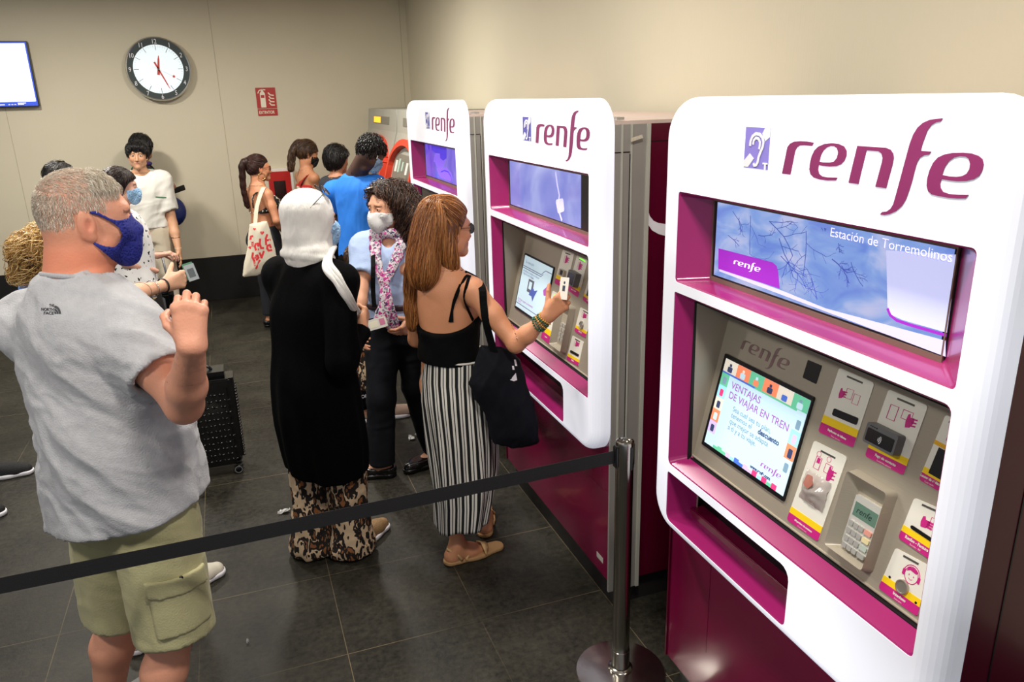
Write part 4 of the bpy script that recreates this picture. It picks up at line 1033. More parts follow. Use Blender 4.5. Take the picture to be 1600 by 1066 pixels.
def body_prims(F, J, B, female=False, legs=True, arms='LR', feet=True):
    kn, R, w, Fd, L = torso_knots(J, B); sh = B.get('off', 0.0); ar = B.get('arm', 1.0); lg = B.get('leg', 1.0)
    F.u(sloft(kn, R, w, off=sh), .02)
    nk = J['neck']
    for s_, q in ((1, 'R'), (-1, 'L')):
        sp = J['sh' + q]; F.u(cone(nk + R * s_ * .035 - w * .015, sp, .044, .050 * ar), .05)
        if q in arms:
            e, wr = J['el' + q], J['wr' + q]
            F.u(cone(sp, lerp(sp, e, .45), .052 * ar, .046 * ar), .03).u(cone(lerp(sp, e, .45), e, .046 * ar, .037 * ar), .03)
            F.u(cone(e, lerp(e, wr, .35), .038 * ar, .039 * ar), .02).u(cone(lerp(e, wr, .35), wr, .038 * ar, .0245 * ar), .02)
        if legs:
            hp = J['hip' + q]; kp = J['kn' + q]; an = J['an' + q]
            F.u(cone(hp, kp, .082 * lg, .056 * lg), .03)
            bk = -Fd * .018; F.u(cone(kp, lerp(kp, an, .35) + bk, .052 * lg, .054 * lg), .02).u(cone(lerp(kp, an, .35) + bk, an, .053 * lg, .036 * lg), .03)
            if feet: foot_prims(F, an, J['toe' + q])
    if female:
        for s_ in (-1, 1): F.u(ell(J['pelvis'] + w * L * .66 + R * s_ * .075 + Fd * (B['t'][5] * .70), V3(.062, .055, .06)), .03)
    for s_ in (-1, 1): F.u(ell(J['pelvis'] - Fd * (B['t'][1] * .45) + R * s_ * B['t'][0] * .45 - w * .03, V3(.085, .085, .09) * B.get('butt', 1.0)), .03)
def foot_prims(F, an, toe, s=1.0):
    d = unit((toe - an) * V3(1, 1, 0)); hl = an - d * .03; hl = V3(hl[0], hl[1], .035); t = V3(toe[0], toe[1], .022)
    F.u(cone(an, hl, .036 * s, .033 * s), .02).u(cone(hl, lerp(hl, t, .6) + V3(0, 0, .012), .032, .036), .03).u(cone(lerp(hl, t, .55) + V3(0, 0, .004), t, .037, .022, ((0, 0, 1), .8)), .03).u(cone(an + V3(0, 0, -.01), lerp(hl, t, .5), .034, .028), .03)
m_skin = mat('skin', (200, 150, 125), .52, attr='Col', var=.07, vscale=14, bump=.12, bscale=160, sss=.06)
def build_body(root, J, B, tone, H, neck=True, female=False, h=.009, hh=.0035, hands=(), fat=0.0, nr=.056, hair=None, blush=None, lips=(176, 96, 92), fine=True, legs=True, arms='LR', feet=True, name='body', brow=(60, 44, 36), extra=None, skin=None, colfn=None):
    """one continuous skin: body at spacing h, head and hands re-meshed finer from the same field"""
    F = Fld(); body_prims(F, J, B, female, legs, arms, feet)
    FB = F
    head_prims(F, H, J['neck'], nr, female, fat, fine=fine)
    boxes = [(H.c - .155 * H.s, H.c + .155 * H.s)]
    for hd in hands:
        J_ = hand_prims(F, **hd); c = hd['w'] + unit(hd['d']) * .08; boxes.append((np.minimum(hd['w'], c) - .115, np.maximum(hd['w'], c) + .115))
    if extra: extra(F)
    V, Q = F.mesh(h, drop=boxes); V = smooth_mesh(V, Q, 1)
    VS, QS = [V], [Q]; n = len(V)
    for i, (a, b) in enumerate(boxes):
        v, q = F.mesh(hh, a, b, keep=(a, b), drop=boxes[:i]); VS.append(v); QS.append(q + n); n += len(v)
    V = np.concatenate(VS); Q = np.concatenate(QS)
    o = mesh_np(name, V, Q, skin or m_skin, root, True)
    base = L3(tone); col = np.tile(base, (len(V), 1)); P = H.loc(V)
    red = base * V3(1.12, .80, .78); near = (np.abs(P) < .16).all(1)
    def blend(mask, c, a=1.0): 
        w_ = (mask * a)[:, None]; return col * (1 - w_) + c * w_
    g = lambda c, r: np.clip(1.6 - 1.6 * np.sqrt((((P - np.array(c)) / np.array(r)) ** 2).sum(1)), 0, 1) * near
    for sx in (-1, 1):
        col = blend(g((sx * .045, .07, -.03), (.03, .03, .025)), red, .45); col = blend(g((sx * .08, -.01, -.01), (.015, .025, .035)), red, .55)
        if fine:
            bz = .024 + .004 * np.cos(P[:, 0] * 60); m_ = near & (P[:, 1] > .04) & (np.abs(P[:, 2] - bz) < .0042) & (P[:, 0] * sx > .012) & (P[:, 0] * sx < .050)
            col = np.where(m_[:, None], L3(brow) * .6 + base * .4, col)
    col = blend(g((0, .108, -.035), (.016, .02, .015)), red, .4)
    if fine: col = blend(g((0, .095, -.0635), (.024, .016, .0105)) ** .5, L3(lips), .85)
    if blush: col = blush(V, P, col, near)
    set_col(o.data, col)
    return o, F, boxes
def eyes(root_body, H, iris=(70, 45, 30), parent=None):
    for sx in (-1, 1):
        mb = MB(); c = H.w(sx * .0305, .0790, .005); R_ = .0118 * H.s; f = H.M[1]; r = H.M[0]; u = H.M[2]
        rings = []
        for a in np.linspace(0.02, 2.2, 12): rings.append([c + R_ * (math.cos(a) * f + math.sin(a) * (math.cos(t) * r + math.sin(t) * u)) for t in np.linspace(0, 2 * math.pi, 17)[:-1]])
        for i, (A_, B_) in enumerate(zip(rings[:-1], rings[1:])): loop_bridge(mb, A_, B_, 2 if i < 1 else (1 if i < 3 else 0))
        mb.build('eye', [mat('eye_white', (226, 218, 212), .15), mat('iris_%d' % iris[0], iris, .12), m_black], parent or root_body, True)

def strands(name, F, seeds, dirf, n_steps, step, r, lift, m, parent, cols, curl=0.0, curlf=60.0, jit=.25, follow=1.0, seed=1, grav=None, taper=.25, nside=3):
    """locks of hair combed over the surface of field F, drawn as thin tapered tubes in one mesh"""
    rg = np.random.default_rng(seed); P = seeds.copy(); N = len(P); path = [P.copy()]
    lf = lift * rg.uniform(.3, 1.4, N); jv = rg.normal(0, jit, (N, 3))
    for i in range(n_steps):
        g = F.grad(P); d = dirf(P, i / n_steps) + jv * .5 + rg.normal(0, jit * .3, (N, 3)); d = d - g * (d * g).sum(1)[:, None] * follow
        d /= (np.linalg.norm(d, axis=1)[:, None] + 1e-9); P = P + d * step
        dist = F.ev(P); cor = dist - lf * math.sin(math.pi * min(1, (i + 1) / n_steps * .85 + .1)); cor = np.where(cor > 0, cor * follow, cor); P = P - F.grad(P) * cor[:, None]; path.append(P.copy())
    path = np.array(path)              # steps+1, N, 3
    T = np.gradient(path, axis=0); T /= (np.linalg.norm(T, axis=2, keepdims=True) + 1e-9)
    A = np.cross(T, V3(.31, .52, .79)); A /= (np.linalg.norm(A, axis=2, keepdims=True) + 1e-9); Bv = np.cross(T, A)
    S = n_steps + 1; t = np.linspace(0, 1, S)[:, None, None]
    if curl:
        ph = rg.uniform(0, 6.28, N)[None, :, None]; fr = rg.uniform(.7, 1.3, N)[None, :, None]; am = curl * np.clip(t * 4, 0, 1)
        path = path + am * (np.cos(ph + t * S * step * curlf * fr) * A + np.sin(ph + t * S * step * curlf * fr) * Bv)
    rad = r * (1 - (1 - taper) * t ** 1.5) * rg.uniform(.6, 1.3, N)[None, :, None]
    VV = np.concatenate([path + rad * (math.cos(2 * math.pi * k / nside) * A + math.sin(2 * math.pi * k / nside) * Bv) for k in range(nside)], 1)   # S, nside*N, 3
    idx = np.arange(S * nside * N).reshape(S, nside, N); Fq = []
    for k in range(nside):
        k2 = (k + 1) % nside; Fq.append(np.stack([idx[:-1, k], idx[:-1, k2], idx[1:, k2], idx[1:, k]], -1).reshape(-1, 4))
    V = VV.reshape(-1, 3); Q = np.concatenate(Fq); o = mesh_np(name, V, Q, m, parent, True)
    cc = np.array([L3(c) for c in cols]); pick = cc[rg.integers(0, len(cc), N)] * rg.uniform(.8, 1.15, N)[:, None]
    set_col(o.data, np.tile(pick, (S * nside, 1)))
    return o
m_hair = mat('hair_strands', (60, 40, 30), .38, attr='Col', coat=.1)
def hair_shell(F, h, tone, parent, name='hair', rough=.5, wr=None):
    V, Q = F.mesh(h); V = smooth_mesh(V, Q, 1)
    if wr: V = wrinkle(V, Q, **wr)
    return mesh_np(name, V, Q, mat('hair_%d_%d_%d' % tone, tone, rough, var=.25, vscale=40, bump=.6, bscale=30, aniso=(6, 6, 1)), parent, True), V
def pick(V, n, mask=None, seed=1):
    rg = np.random.default_rng(seed); idx = np.arange(len(V)) if mask is None else np.nonzero(mask)[0]
    return V[rg.choice(idx, n, replace=len(idx) < n)]

def mask_piece(root, H, name, m, pts, off=.006, bulge=None, h=.0035, wr=None, neck=None, fat=0.0, loops=True, loopm=None):
    """a face mask: the lower face inflated, kept inside an outline in the side view (y forward, z up)"""
    F = Fld(); G = Fld(); head_prims(G, H, None, fat=fat, ears=False, fine=False); G.u(H.e(0, .098, -.03, .013, .018, .012), .02); G.u(H.e(0, .088, -.065, .024, .014, .02), .02)
    if bulge:
        for b in bulge: G.u(H.e(*b), .03)
    def f(P): return G.ev(P) - off * H.s
    lo, hi = G.box(); f.lo = lo - .02; f.hi = hi + .02
    def f2(P): return -(G.ev(P) - (off - .0035) * H.s)
    f2.lo = None
    F.u(f, .001); F.cut(f2, .0005); F.cut(polyprism(H.c, H.M[1], H.M[2], [(a * H.s, b * H.s) for a, b in pts]), .001)
    V, Q = F.mesh(h); V = smooth_mesh(V, Q, 2)
    if wr: V = wrinkle(V, Q, **wr)
    o = mesh_np(name, V, Q, m, root, True)
    if loops:
        for sx in (-1, 1):
            mb = MB(); mb.tube([H.w(sx * (.052 + fat), .058, -.02), H.w(sx * (.068 + fat), .03, .0), H.w(sx * .083, -.012, .012), H.w(sx * .083, -.026, -.012), H.w(sx * .076, .0, -.045), H.w(sx * (.055 + fat), .045, -.068)], .0014 * H.s, 5); mb.build('ear_loop', loopm or m_wprint, o, True)
    return o
def garment_sleeve(F, a, b, ra, rb, k=.03, hol=.014, flat=None):
    """open-ended sleeve from a to b"""
    d = unit(b - a); F.u(both(cone(a, b + d * rb, ra, rb, flat), halfspace(b, d)), k)
    return lambda: F.sub(cone(b - d * .015, b + d * .06, rb - hol - .004, rb - hol), .003)
# ------------------------------------------------ shared clothing pieces
def joints(**k): return {a: atY(*v) if v[-1] is not None else None for a, v in k.items()}
def legs_down(J, R, an_dy=(0, 0), knee_f=.02, toe_az=0.0, Fd=None, spread=.0, ank_z=.085, stagger=(0, 0), turn=0.0):
    """fills knees, ankles and toes under the hips for a standing figure"""
    Fd = Fd if Fd is not None else unit(np.cross((0, 0, 1), R))
    for q, s_, st in (('R', 1, stagger[0]), ('L', -1, stagger[1])):
        h = J['hip' + q]; a = V3(h[0], h[1], ank_z) + R * s_ * spread + Fd * st; J['an' + q] = a
        k = lerp(h, a, .5); k[2] = h[2] * .53 + .01; J['kn' + q] = k + Fd * knee_f
        t = axrot(Fd, (0, 0, 1), -math.radians(turn) * s_); J['toe' + q] = V3(a[0], a[1], .02) + t * .15
def shoe(parent_root, an, toe, name, m_up, m_sole, h=.006, high=.05, s=1.0, extra=None, lab=None):
    d = unit((toe - an) * V3(1, 1, 0)); hl = V3(an[0], an[1], 0) - d * .035; t = hl + d * .235 * s
    F = Fld(); F.u(cone(hl + V3(0, 0, .045), hl + V3(0, 0, .085) + d * .01, .040 * s, .041 * s), .02)
    F.u(cone(hl + V3(0, 0, .050), lerp(hl, t, .75) + V3(0, 0, .034), .042 * s, .044 * s), .03).u(cone(lerp(hl, t, .5) + V3(0, 0, .036), t + V3(0, 0, .030), .046 * s, .036 * s), .03)
    F.cut(halfspace((0, 0, .020), (0, 0, -1)), .003); F.cut(halfspace((0, 0, high + .035), (0, 0, 1)), .004)
    F.sub(cone(an + V3(0, 0, -.03), an + V3(0, 0, .12), .034 * s, .036 * s), .004)
    up = cloth(name, F, h, m_up, parent_root, sm=1)
    G = Fld(); G.u(cone(hl + V3(0, 0, .02), lerp(hl, t, .6) + V3(0, 0, .02), .046 * s, .050 * s), .03).u(cone(lerp(hl, t, .5) + V3(0, 0, .02), t + V3(0, 0, .022), .050 * s, .042 * s), .03)
    G.cut(halfspace((0, 0, .001), (0, 0, -1)), .002).cut(halfspace((0, 0, .030), (0, 0, 1)), .004)
    cloth('sole', G, h, m_sole, up, sm=1)
    return up
def knots_of(J, rows, Jw=None):
    R, w, Fd = body_frame(J); L = np.linalg.norm(J['neck'] - J['pelvis'])
    return [(J['pelvis'] + w * t * L + Fd * fo, a, b) for t, a, b, fo in rows], R, w, Fd, L
def patch(name, F, off, h, m, parent, planes, thick=.003, sm=1, label=None):
    """a second layer of cloth on a garment, kept inside the given cutters"""
    G = Fld(); lo, hi = F.box(); f = lambda P: F.ev(P) - off; f.lo = lo - .01; f.hi = hi + .01
    g = lambda P: -(F.ev(P) - (off - thick)); g.lo = None
    G.u(f, .001); G.cut(g, .001)
    for p_ in planes: G.cut(p_, .001)
    o = cloth(name, G, h, m, parent, sm=sm)
    if label: o['label'] = label
    return o
def bvh_of(o): return BVHTree.FromPolygons([v.co for v in o.data.vertices], [p.vertices for p in o.data.polygons])
def print_on(name, o, polys_px, m, parent, off=.0012):
    """ink on a garment: outlines given in the photo's pixels, laid on the cloth surface"""
    bv = bvh_of(o); mb = MB()
    for pts in polys_px:
        tri = tessellate_polygon([[Vector((x, y, 0)) for x, y in pts]]); vv = []
        for x, y in pts:
            d = ray(x, y); hit = bv.ray_cast(Vector(CP), Vector(d))
            if hit[0] is None: break
            vv.append(np.array(hit[0]) - unit(d) * off)
        else: mb.add(vv, [tuple(t) for t in tri])
    return mb.build(name, m, parent)
def text_px(txt, x, y, ex, ey, size_px, bold=0.0):
    """glyph outlines laid along a pixel baseline (x,y)->(ex,ey); returned as small triangles"""
    v, f = text_mesh(txt, 1.0, bold=bold); wd = max(q[0] for q in v); ux, uy = (ex - x) / wd, (ey - y) / wd
    n = math.hypot(ex - x, ey - y); px_, py_ = -(ey - y) / n, (ex - x) / n
    P = [(x + a * ux - b * size_px * -px_ * -1, y + a * uy - b * size_px * py_) for a, b in v]
    return [[P[i] for i in q] for q in f]

# ------------------------------------------------ the big man in the grey T-shirt
J = joints(neck=(122, 432, 2.42), shR=(212, 526, 2.27), shL=(48, 508, 2.57), elR=(288, 634, 2.13), wrR=(300, 540, 1.95), pelvis=(195, 745, 2.43), hipR=(232, 760, 2.36), hipL=(165, 750, 2.50))
J['elL'] = J['shL'] + V3(.08, .18, -.30); J['wrL'] = J['elL'] + V3(.20, .10, -.04)
Rr = unit((J['hipR'] - J['hipL']) * V3(1, 1, 0)); Fm = unit(np.cross((0, 0, 1), Rr))
legs_down(J, Rr, spread=.015, Fd=Fm, knee_f=.03)
J['knR'] = atY(272, 978, 2.33); J['knL'] = atY(190, 952, 2.56); J['anR'] = atY(268, 1250, 2.33) * V3(1, 1, 0) + V3(0, 0, .09); J['anL'] = atY(195, 1210, 2.58) * V3(1, 1, 0) + V3(0, 0, .09)
for q in 'LR': J['toe' + q] = J['an' + q] * V3(1, 1, 0) + V3(0, 0, .02) + Fm * .16
Bm = dict(t=(.175, .150, .185, .165, .195, .135), arm=1.28, leg=1.25, off=-.012)
H = Head(atY(138, 341, 2.43), 78, -4, 2, 1.13)
man = thing('person', 'big man with cropped grey hair, grey T-shirt and khaki shorts, seen from behind', 'person', (J['pelvis'][0], J['pelvis'][1], 0), None)
TM = (214, 150, 122)
wr = J['wrR']; hd_ = unit(atY(296, 470, 1.97) - wr)
def blm(V, P, col, near):
    nk = np.clip((-P[:, 2] - .02) / .06, 0, 1) * (V[:, 2] > 1.5) * (P[:, 1] < .05); w_ = (nk * .55)[:, None]; col = col * (1 - w_) + L3((226, 128, 92)) * w_
    sc = near & (P[:, 2] > .03) & (P[:, 1] < .055); n_ = .5 + .5 * vnoise(P * 60); w_ = (sc * .55 * n_)[:, None]; col = col * (1 - w_) + L3((232, 176, 158)) * w_
    d = np.linalg.norm(V - lerp(J['wrR'], J['elR'], .14), axis=1); n_ = (vnoise(V * 90) > -.1) * (vnoise(V * 35 + 3) > -.3); ta = (np.clip(1 - d / .055, 0, 1) ** .5 * n_ * .30)[:, None]   # faded tattoo
    return col * (1 - ta) + L3((96, 92, 84)) * ta
body, FM, bx = build_body(man, J, Bm, TM, H, h=.009, hh=.0032, fat=.005, nr=.082, female=False, blush=blm, feet=True,
    hands=[dict(w=wr, d=hd_, n=unit(V3(-.25, .9, .25)), t=V3(-1, .1, -.1), curls=(1.35, 1.2, .7), s=1.08, thumb=(.5, .6), each=[(1.0, 1.5, .7), (.85, 1.5, .7), (.9, 1.5, .7), (1.0, 1.4, .7)], spread=.02),
           dict(w=J['wrL'], d=V3(.5, .5, .3), n=V3(.3, .3, -.8), t=V3(.6, -.6, 0), curls=(.4, .5, .3), s=1.08)])
# shirt
rows = [(-.20, .236, .204, -.005), (-.05, .232, .204, .0), (.15, .222, .200, .008), (.35, .222, .195, .012), (.55, .222, .172, .008), (.75, .214, .150, -.004), (.86, .180, .128, -.012), (.95, .115, .100, -.014), (1.02, .075, .075, -.012)]
kn, R_, w_, Fd_, L_ = knots_of(J, rows)
F = Fld(); F.u(sloft(kn, R_, w_), .02)
for s_, q in ((1, 'R'), (-1, 'L')): F.u(cone(J['neck'] + R_ * s_ * .055 - w_ * .065, J['sh' + q] - w_ * .004, .058, .080), .06)
ce = lerp(J['shR'], J['elR'], .52); cl = lerp(J['shL'], J['elL'], .62)
c1 = garment_sleeve(F, J['shR'], ce, .082, .090, .05); c2 = garment_sleeve(F, J['shL'], cl, .080, .086, .05)
c1(); c2()
hem = J['pelvis'] - w_ * .085
F.cut(halfspace(hem, -unit(w_ + Fd_ * .10 * 0 + V3(-.12, 0, 0))), .004)
F.sub(sloft([(c, a - .015, b - .015) for c, a, b in kn[:5]], R_, w_, t1=(hem @ w_) + .012), .003)
F.sub(cone(J['neck'] - w_ * .05 + Fd_ * .01, J['neck'] + w_ * .10 + Fd_ * .04, .080, .100), .004)
m_grey = mat('heather_grey_jersey', (176, 176, 180), .85, var=.07, vscale=55, bump=.25, bscale=220, sheen=.15)
shirt = cloth('shirt', F, .0075, m_grey, man, [dict(amp=.017, ax=(.75, -.2, -.65), sc=7.5, st=6), dict(amp=.006, ax=(.8, .1, -.5), sc=18, st=5, seed=7)], 2)
FS = F
mb = MB(); cc = J['neck'] + Fd_ * .008 - w_ * .004; ru = unit(w_ + Fd_ * .30); rr = unit(R_ - ru * (R_ @ ru)); rf = np.cross(ru, rr)
mb.tube([cc + rr * .099 * math.cos(t) + rf * .094 * math.sin(t) for t in np.linspace(0, 2 * math.pi, 37)], .0085, 8, cap=False); mb.build('collar', mat('grey_rib', (166, 166, 171), .85, var=.05, vscale=80, bump=.3, bscale=260), shirt, True)
pol = []
for t_, (x0, y0, x1, y1, sz) in (('THE', (76.5, 479, 84.5, 479.5, 5.6)), ('NORTH', (64, 485.5, 84, 486, 6.4)), ('FACE', (68, 491.3, 84, 491.6, 6.2))): pol += text_px(t_, x0, y0, x1, y1, sz, bold=.03)
arc = lambda r0, r1: [(85 + r1 * math.cos(a) * .78, 490.5 - r1 * math.sin(a)) for a in np.linspace(0, math.pi / 2, 8)] + [(85 + r0 * math.cos(a) * .78, 490.5 - r0 * math.sin(a)) for a in np.linspace(math.pi / 2, 0, 8)]
pol += [arc(.5, 4), arc(4.9, 8), arc(8.9, 13)]
print_on('chest_print', shirt, pol, mat('dark_print', (52, 52, 58), .6), shirt)['label'] = 'small dark lettering THE NORTH FACE on the upper back'
# shorts
F = Fld(); rows = [(-.24, .170, .15, -.01), (-.08, .198, .168, -.015), (.06, .186, .160, -.005), (.18, .17, .15, 0)]
kn, R_, w_, Fd_, L_ = knots_of(J, rows); F.u(sloft(kn, R_, w_), .03)
cut = []
for q in 'LR':
    kp = J['kn' + q]; hp = J['hip' + q]; e = kp + unit(kp - hp) * (.015 if q == 'R' else .005); cut.append(garment_sleeve(F, hp - V3(0, 0, .02), e, .122, .120, .05))
for c_ in cut: c_()
F.cut(halfspace(J['pelvis'] + w_ * .10, w_), .004)
m_khaki = mat('khaki_cotton', (176, 170, 128), .8, var=.06, vscale=14, bump=.2, bscale=180, sheen=.1)
shorts = cloth('shorts', F, .0075, m_khaki, man, [dict(amp=.007, ax=(.15, .1, -1), sc=9, st=4, seed=3), dict(amp=.004, ax=(.9, .1, -.4), sc=13, st=3, seed=13)], 2)
kR = J['knR']; oR = lerp(J['hipR'], kR, .70); sideR = unit(R_ * .9 - Fd_ * .35); fwd = np.cross((0, 0, 1), sideR)
patch('cargo_pocket', F, .013, .006, m_khaki, shorts, [polyprism(oR, fwd, (0, 0, 1), [(-.085, -.10), (.085, -.10), (.085, .075), (-.085, .085)]), halfspace(oR + sideR * .03, -sideR)], .016)
patch('pocket_flap', F, .019, .006, m_khaki, shorts, [polyprism(oR, fwd, (0, 0, 1), [(-.09, .040), (.09, .025), (.09, .085), (-.09, .095)]), halfspace(oR + sideR * .03, -sideR)], .016)
mb = MB(); bv = bvh_of(shorts); d = ray(283, 903); ht = bv.ray_cast(Vector(CP), Vector(d)); pc = np.array(ht[0]) - unit(d) * .012; mb.lathe([(0, -.003), (.006, -.002), (.006, .002), (0, .003)], pc, 12, axis='y'); mb.build('snap_button', m_black, shorts, True)
mb = MB(); 
for x_, y_ in ((215, 824),):
    ht = bv.ray_cast(Vector(CP), Vector(ray(x_, y_)))
    if ht[0]: q = np.array(ht[0]); mb.box(q - V3(.006, .008, .012), q + V3(.006, .004, .012), bev=.002); mb.build('belt_loop_tab', m_black, shorts)
for q in 'LR': shoe(man, J['an' + q], J['toe' + q], 'shoe', mat('grey_trainer', (120, 118, 116), .7), m_wprint, h=.008)
# navy mask with its two ear straps cut in one piece
m_navy = mat('navy_neoprene', (24, 34, 128), .7, var=.05, vscale=30, bump=.15, bscale=200)
MP = [(-.004, .030), (.012, .034), (.045, .012), (.074, .004), (.100, .014), (.16, .014), (.16, -.16), (.062, -.13), (.040, -.098), (.004, -.050), (-.010, -.048), (-.006, -.060), (.020, -.075)]
MPo = [(-.002, .028), (.010, .031), (.050, .006), (.080, .004), (.100, .018), (.17, .018), (.17, -.16), (.066, -.135), (.046, -.105), (.010, -.062), (-.004, -.050), (.002, -.044), (.020, -.054), (.044, -.060), (.058, -.050), (.064, -.032), (.058, -.014), (.040, .002), (.014, .018), (.0, .020)]
mask_piece(man, H, 'face_mask', m_navy, MPo, off=.0045, bulge=[(0, .082, -.060, .030, .026, .050)], fat=.0095, loops=False)['label'] = 'navy blue one-piece face mask'
# cropped grey hair
FH = Fld(); head_prims(FH, H, None, ears=False, fine=False, fat=.005)
V = np.array([v.co for v in body.data.vertices]); P = H.loc(V)
hl = (P[:, 2] > -.050 + .0) & (P[:, 1] < .066 + .25 * np.clip(P[:, 2] - .06, 0, 1)) & (np.abs(P) < .16).all(1)
hl &= ~((P[:, 1] > -.02) & (P[:, 2] < .030 - .2 * (.02 - P[:, 1]).clip(0, .1))) ; hl &= ~((P[:, 1] > .035) & (P[:, 2] < .055)); hl &= ~((np.abs(P[:, 0]) > .066) & (P[:, 2] < .028) & (P[:, 1] > -.035))
GR = [(228, 220, 204), (206, 196, 178), (244, 238, 226), (180, 166, 148), (222, 204, 184)]
def dir_short(P_, t):
    q = H.loc(P_); d = np.stack([q[:, 0] * 2, .035 - q[:, 1] * .4 + np.clip(q[:, 2] * .9, 0, 1), -.05 - .7 * (q[:, 2] < .07)], 1)
    return (d / (np.linalg.norm(d, axis=1)[:, None] + 1e-9)) @ H.M
strands('hair', FH, pick(V, 8500, hl), dir_short, 4, .0034, .00055, .0045, m_hair, man, GR, jit=.35, seed=3)['label'] = 'closely cropped grey hair'
top = hl & (P[:, 2] > .075) & (P[:, 1] > .0)
strands('fringe', FH, pick(V, 1300, top), dir_short, 6, .0045, .0007, .011, m_hair, man, GR, jit=.3, seed=5)
# ------------------------------------------------ general builders for the other people
def stand(hc, az, h, bw=1.0, lean=(0, 0), haz=None, hpitch=0, hroll=0, hs=None, foot=(0, 0), fsp=.0, stag=(0, 0)):
    """joints of a standing figure from the centre of its head"""
    s = h / 1.70; a = math.radians(az); Fd = V3(math.sin(a), math.cos(a), 0); R = V3(math.cos(a), -math.sin(a), 0); hc = np.asarray(hc, float)
    J = {}; hr = math.radians(haz if haz is not None else az); Fh = V3(math.sin(hr), math.cos(hr), 0)
    J['neck'] = hc - Fh * .02 - Fd * .015 + V3(0, 0, -.160 * s)
    J['pelvis'] = V3(J['neck'][0] + lean[0], J['neck'][1] + lean[1], .535 * h) + Fd * .01
    for q, k in (('R', 1), ('L', -1)):
        J['sh' + q] = J['neck'] + R * k * .160 * s * bw + V3(0, 0, -.075 * s); J['hip' + q] = J['pelvis'] + R * k * .085 * s + V3(0, 0, -.01)
        J['el' + q] = J['sh' + q] + V3(0, 0, -.27 * s) + R * k * .05; J['wr' + q] = J['el' + q] + V3(0, 0, -.235 * s) + Fd * .06
    for q, k, st in (('R', 1, stag[0]), ('L', -1, stag[1])):
        hp = J['hip' + q]; an = V3(hp[0] + foot[0], hp[1] + foot[1], .085) + R * k * fsp + Fd * st; J['an' + q] = an
        kn = lerp(hp, an, .5); kn[2] = .285 * h; J['kn' + q] = kn + Fd * .02; J['toe' + q] = V3(an[0], an[1], .02) + Fd * .15 + R * k * .02
    J['R'] = R; J['F'] = Fd; J['s'] = s
    return J, Head(hc, haz if haz is not None else az, hpitch, hroll, hs or s)
def arm(J, q, el, wr):
    """elbow and wrist given; kept at natural length from the shoulder"""
    s = J['s']; sh = J['sh' + q]; J['el' + q] = np.asarray(el, float); J['wr' + q] = np.asarray(wr, float)
FEM = dict(t=(.165, .115, .125, .098, .145, .105), arm=.86, leg=.86, off=-.004, butt=.9)
MAL = dict(t=(.155, .110, .145, .105, .170, .115), arm=1.0, leg=.88, off=-.004)
def top(J, B, m, root, off=.014, sleeve=(.55, .55), hem=-.03, neck_r=.075, h=.008, wr=None, name='shirt', sr=(.066, .062), rows=None, vneck=0, fall=.01, cutneck=True, full=False, post=None):
    R, w, Fd = body_frame(J); L = np.linalg.norm(J['neck'] - J['pelvis']); hw, hd, ww, wd, cw, cd = B['t']
    rows = rows or [(-.25, hw + fall, hd + fall, -.008), (0, hw + .004, hd + .004, -.008), (.22, lerp(hw, ww, .6), lerp(hd, wd, .6), 0), (.42, ww + .008, wd + .008, .006), (.68, cw, cd, .006), (.86, cw * .90, cd * .88, -.006), (1.0, cw * .42, cd * .52, -.012)]
    kn = [(J['pelvis'] + w * t * L + Fd * fo, a + off, b + off) for t, a, b, fo in rows]
    F = Fld(); F.u(sloft(kn, R, w), .02); cuts = []
    for k, q, fr in ((1, 'R', sleeve[0]), (-1, 'L', sleeve[1])):
        if fr <= 0: continue
        F.u(cone(J['neck'] + R * k * .04 - w * .03, J['sh' + q], .044 + off, sr[0]), .05)
        e = lerp(J['sh' + q], J['el' + q], min(fr, 1.0)); cuts.append(garment_sleeve(F, J['sh' + q], e, sr[0], sr[1], .05, hol=.013) if fr < 1 else None)
        if fr >= 1:
            F.u(cone(J['sh' + q], J['el' + q], sr[0], sr[1]), .05); e2 = lerp(J['el' + q], J['wr' + q], fr - 1); cuts.append(garment_sleeve(F, J['el' + q], e2, sr[1], sr[1] * .9, .03, hol=.013))
    for c in cuts:
        if c: c()
    hp = J['pelvis'] + w * hem; F.cut(halfspace(hp, -w), .004)
    if not full: F.sub(sloft([(c, a - .014, b - .014) for c, a, b in kn[:4]], R, w, t1=(hp @ w) + .014), .003)
    if cutneck: F.sub(cone(J['neck'] + Fd * .005 - w * .035, J['neck'] + w * .10 + Fd * .04, neck_r, neck_r + .03), .004)
    if vneck: F.sub(cone(J['neck'] + Fd * .05, J['neck'] + Fd * .12 - w * vneck, .05, .012), .006)
    return cloth(name, F, h, m, root, wr, 2, post=post), F
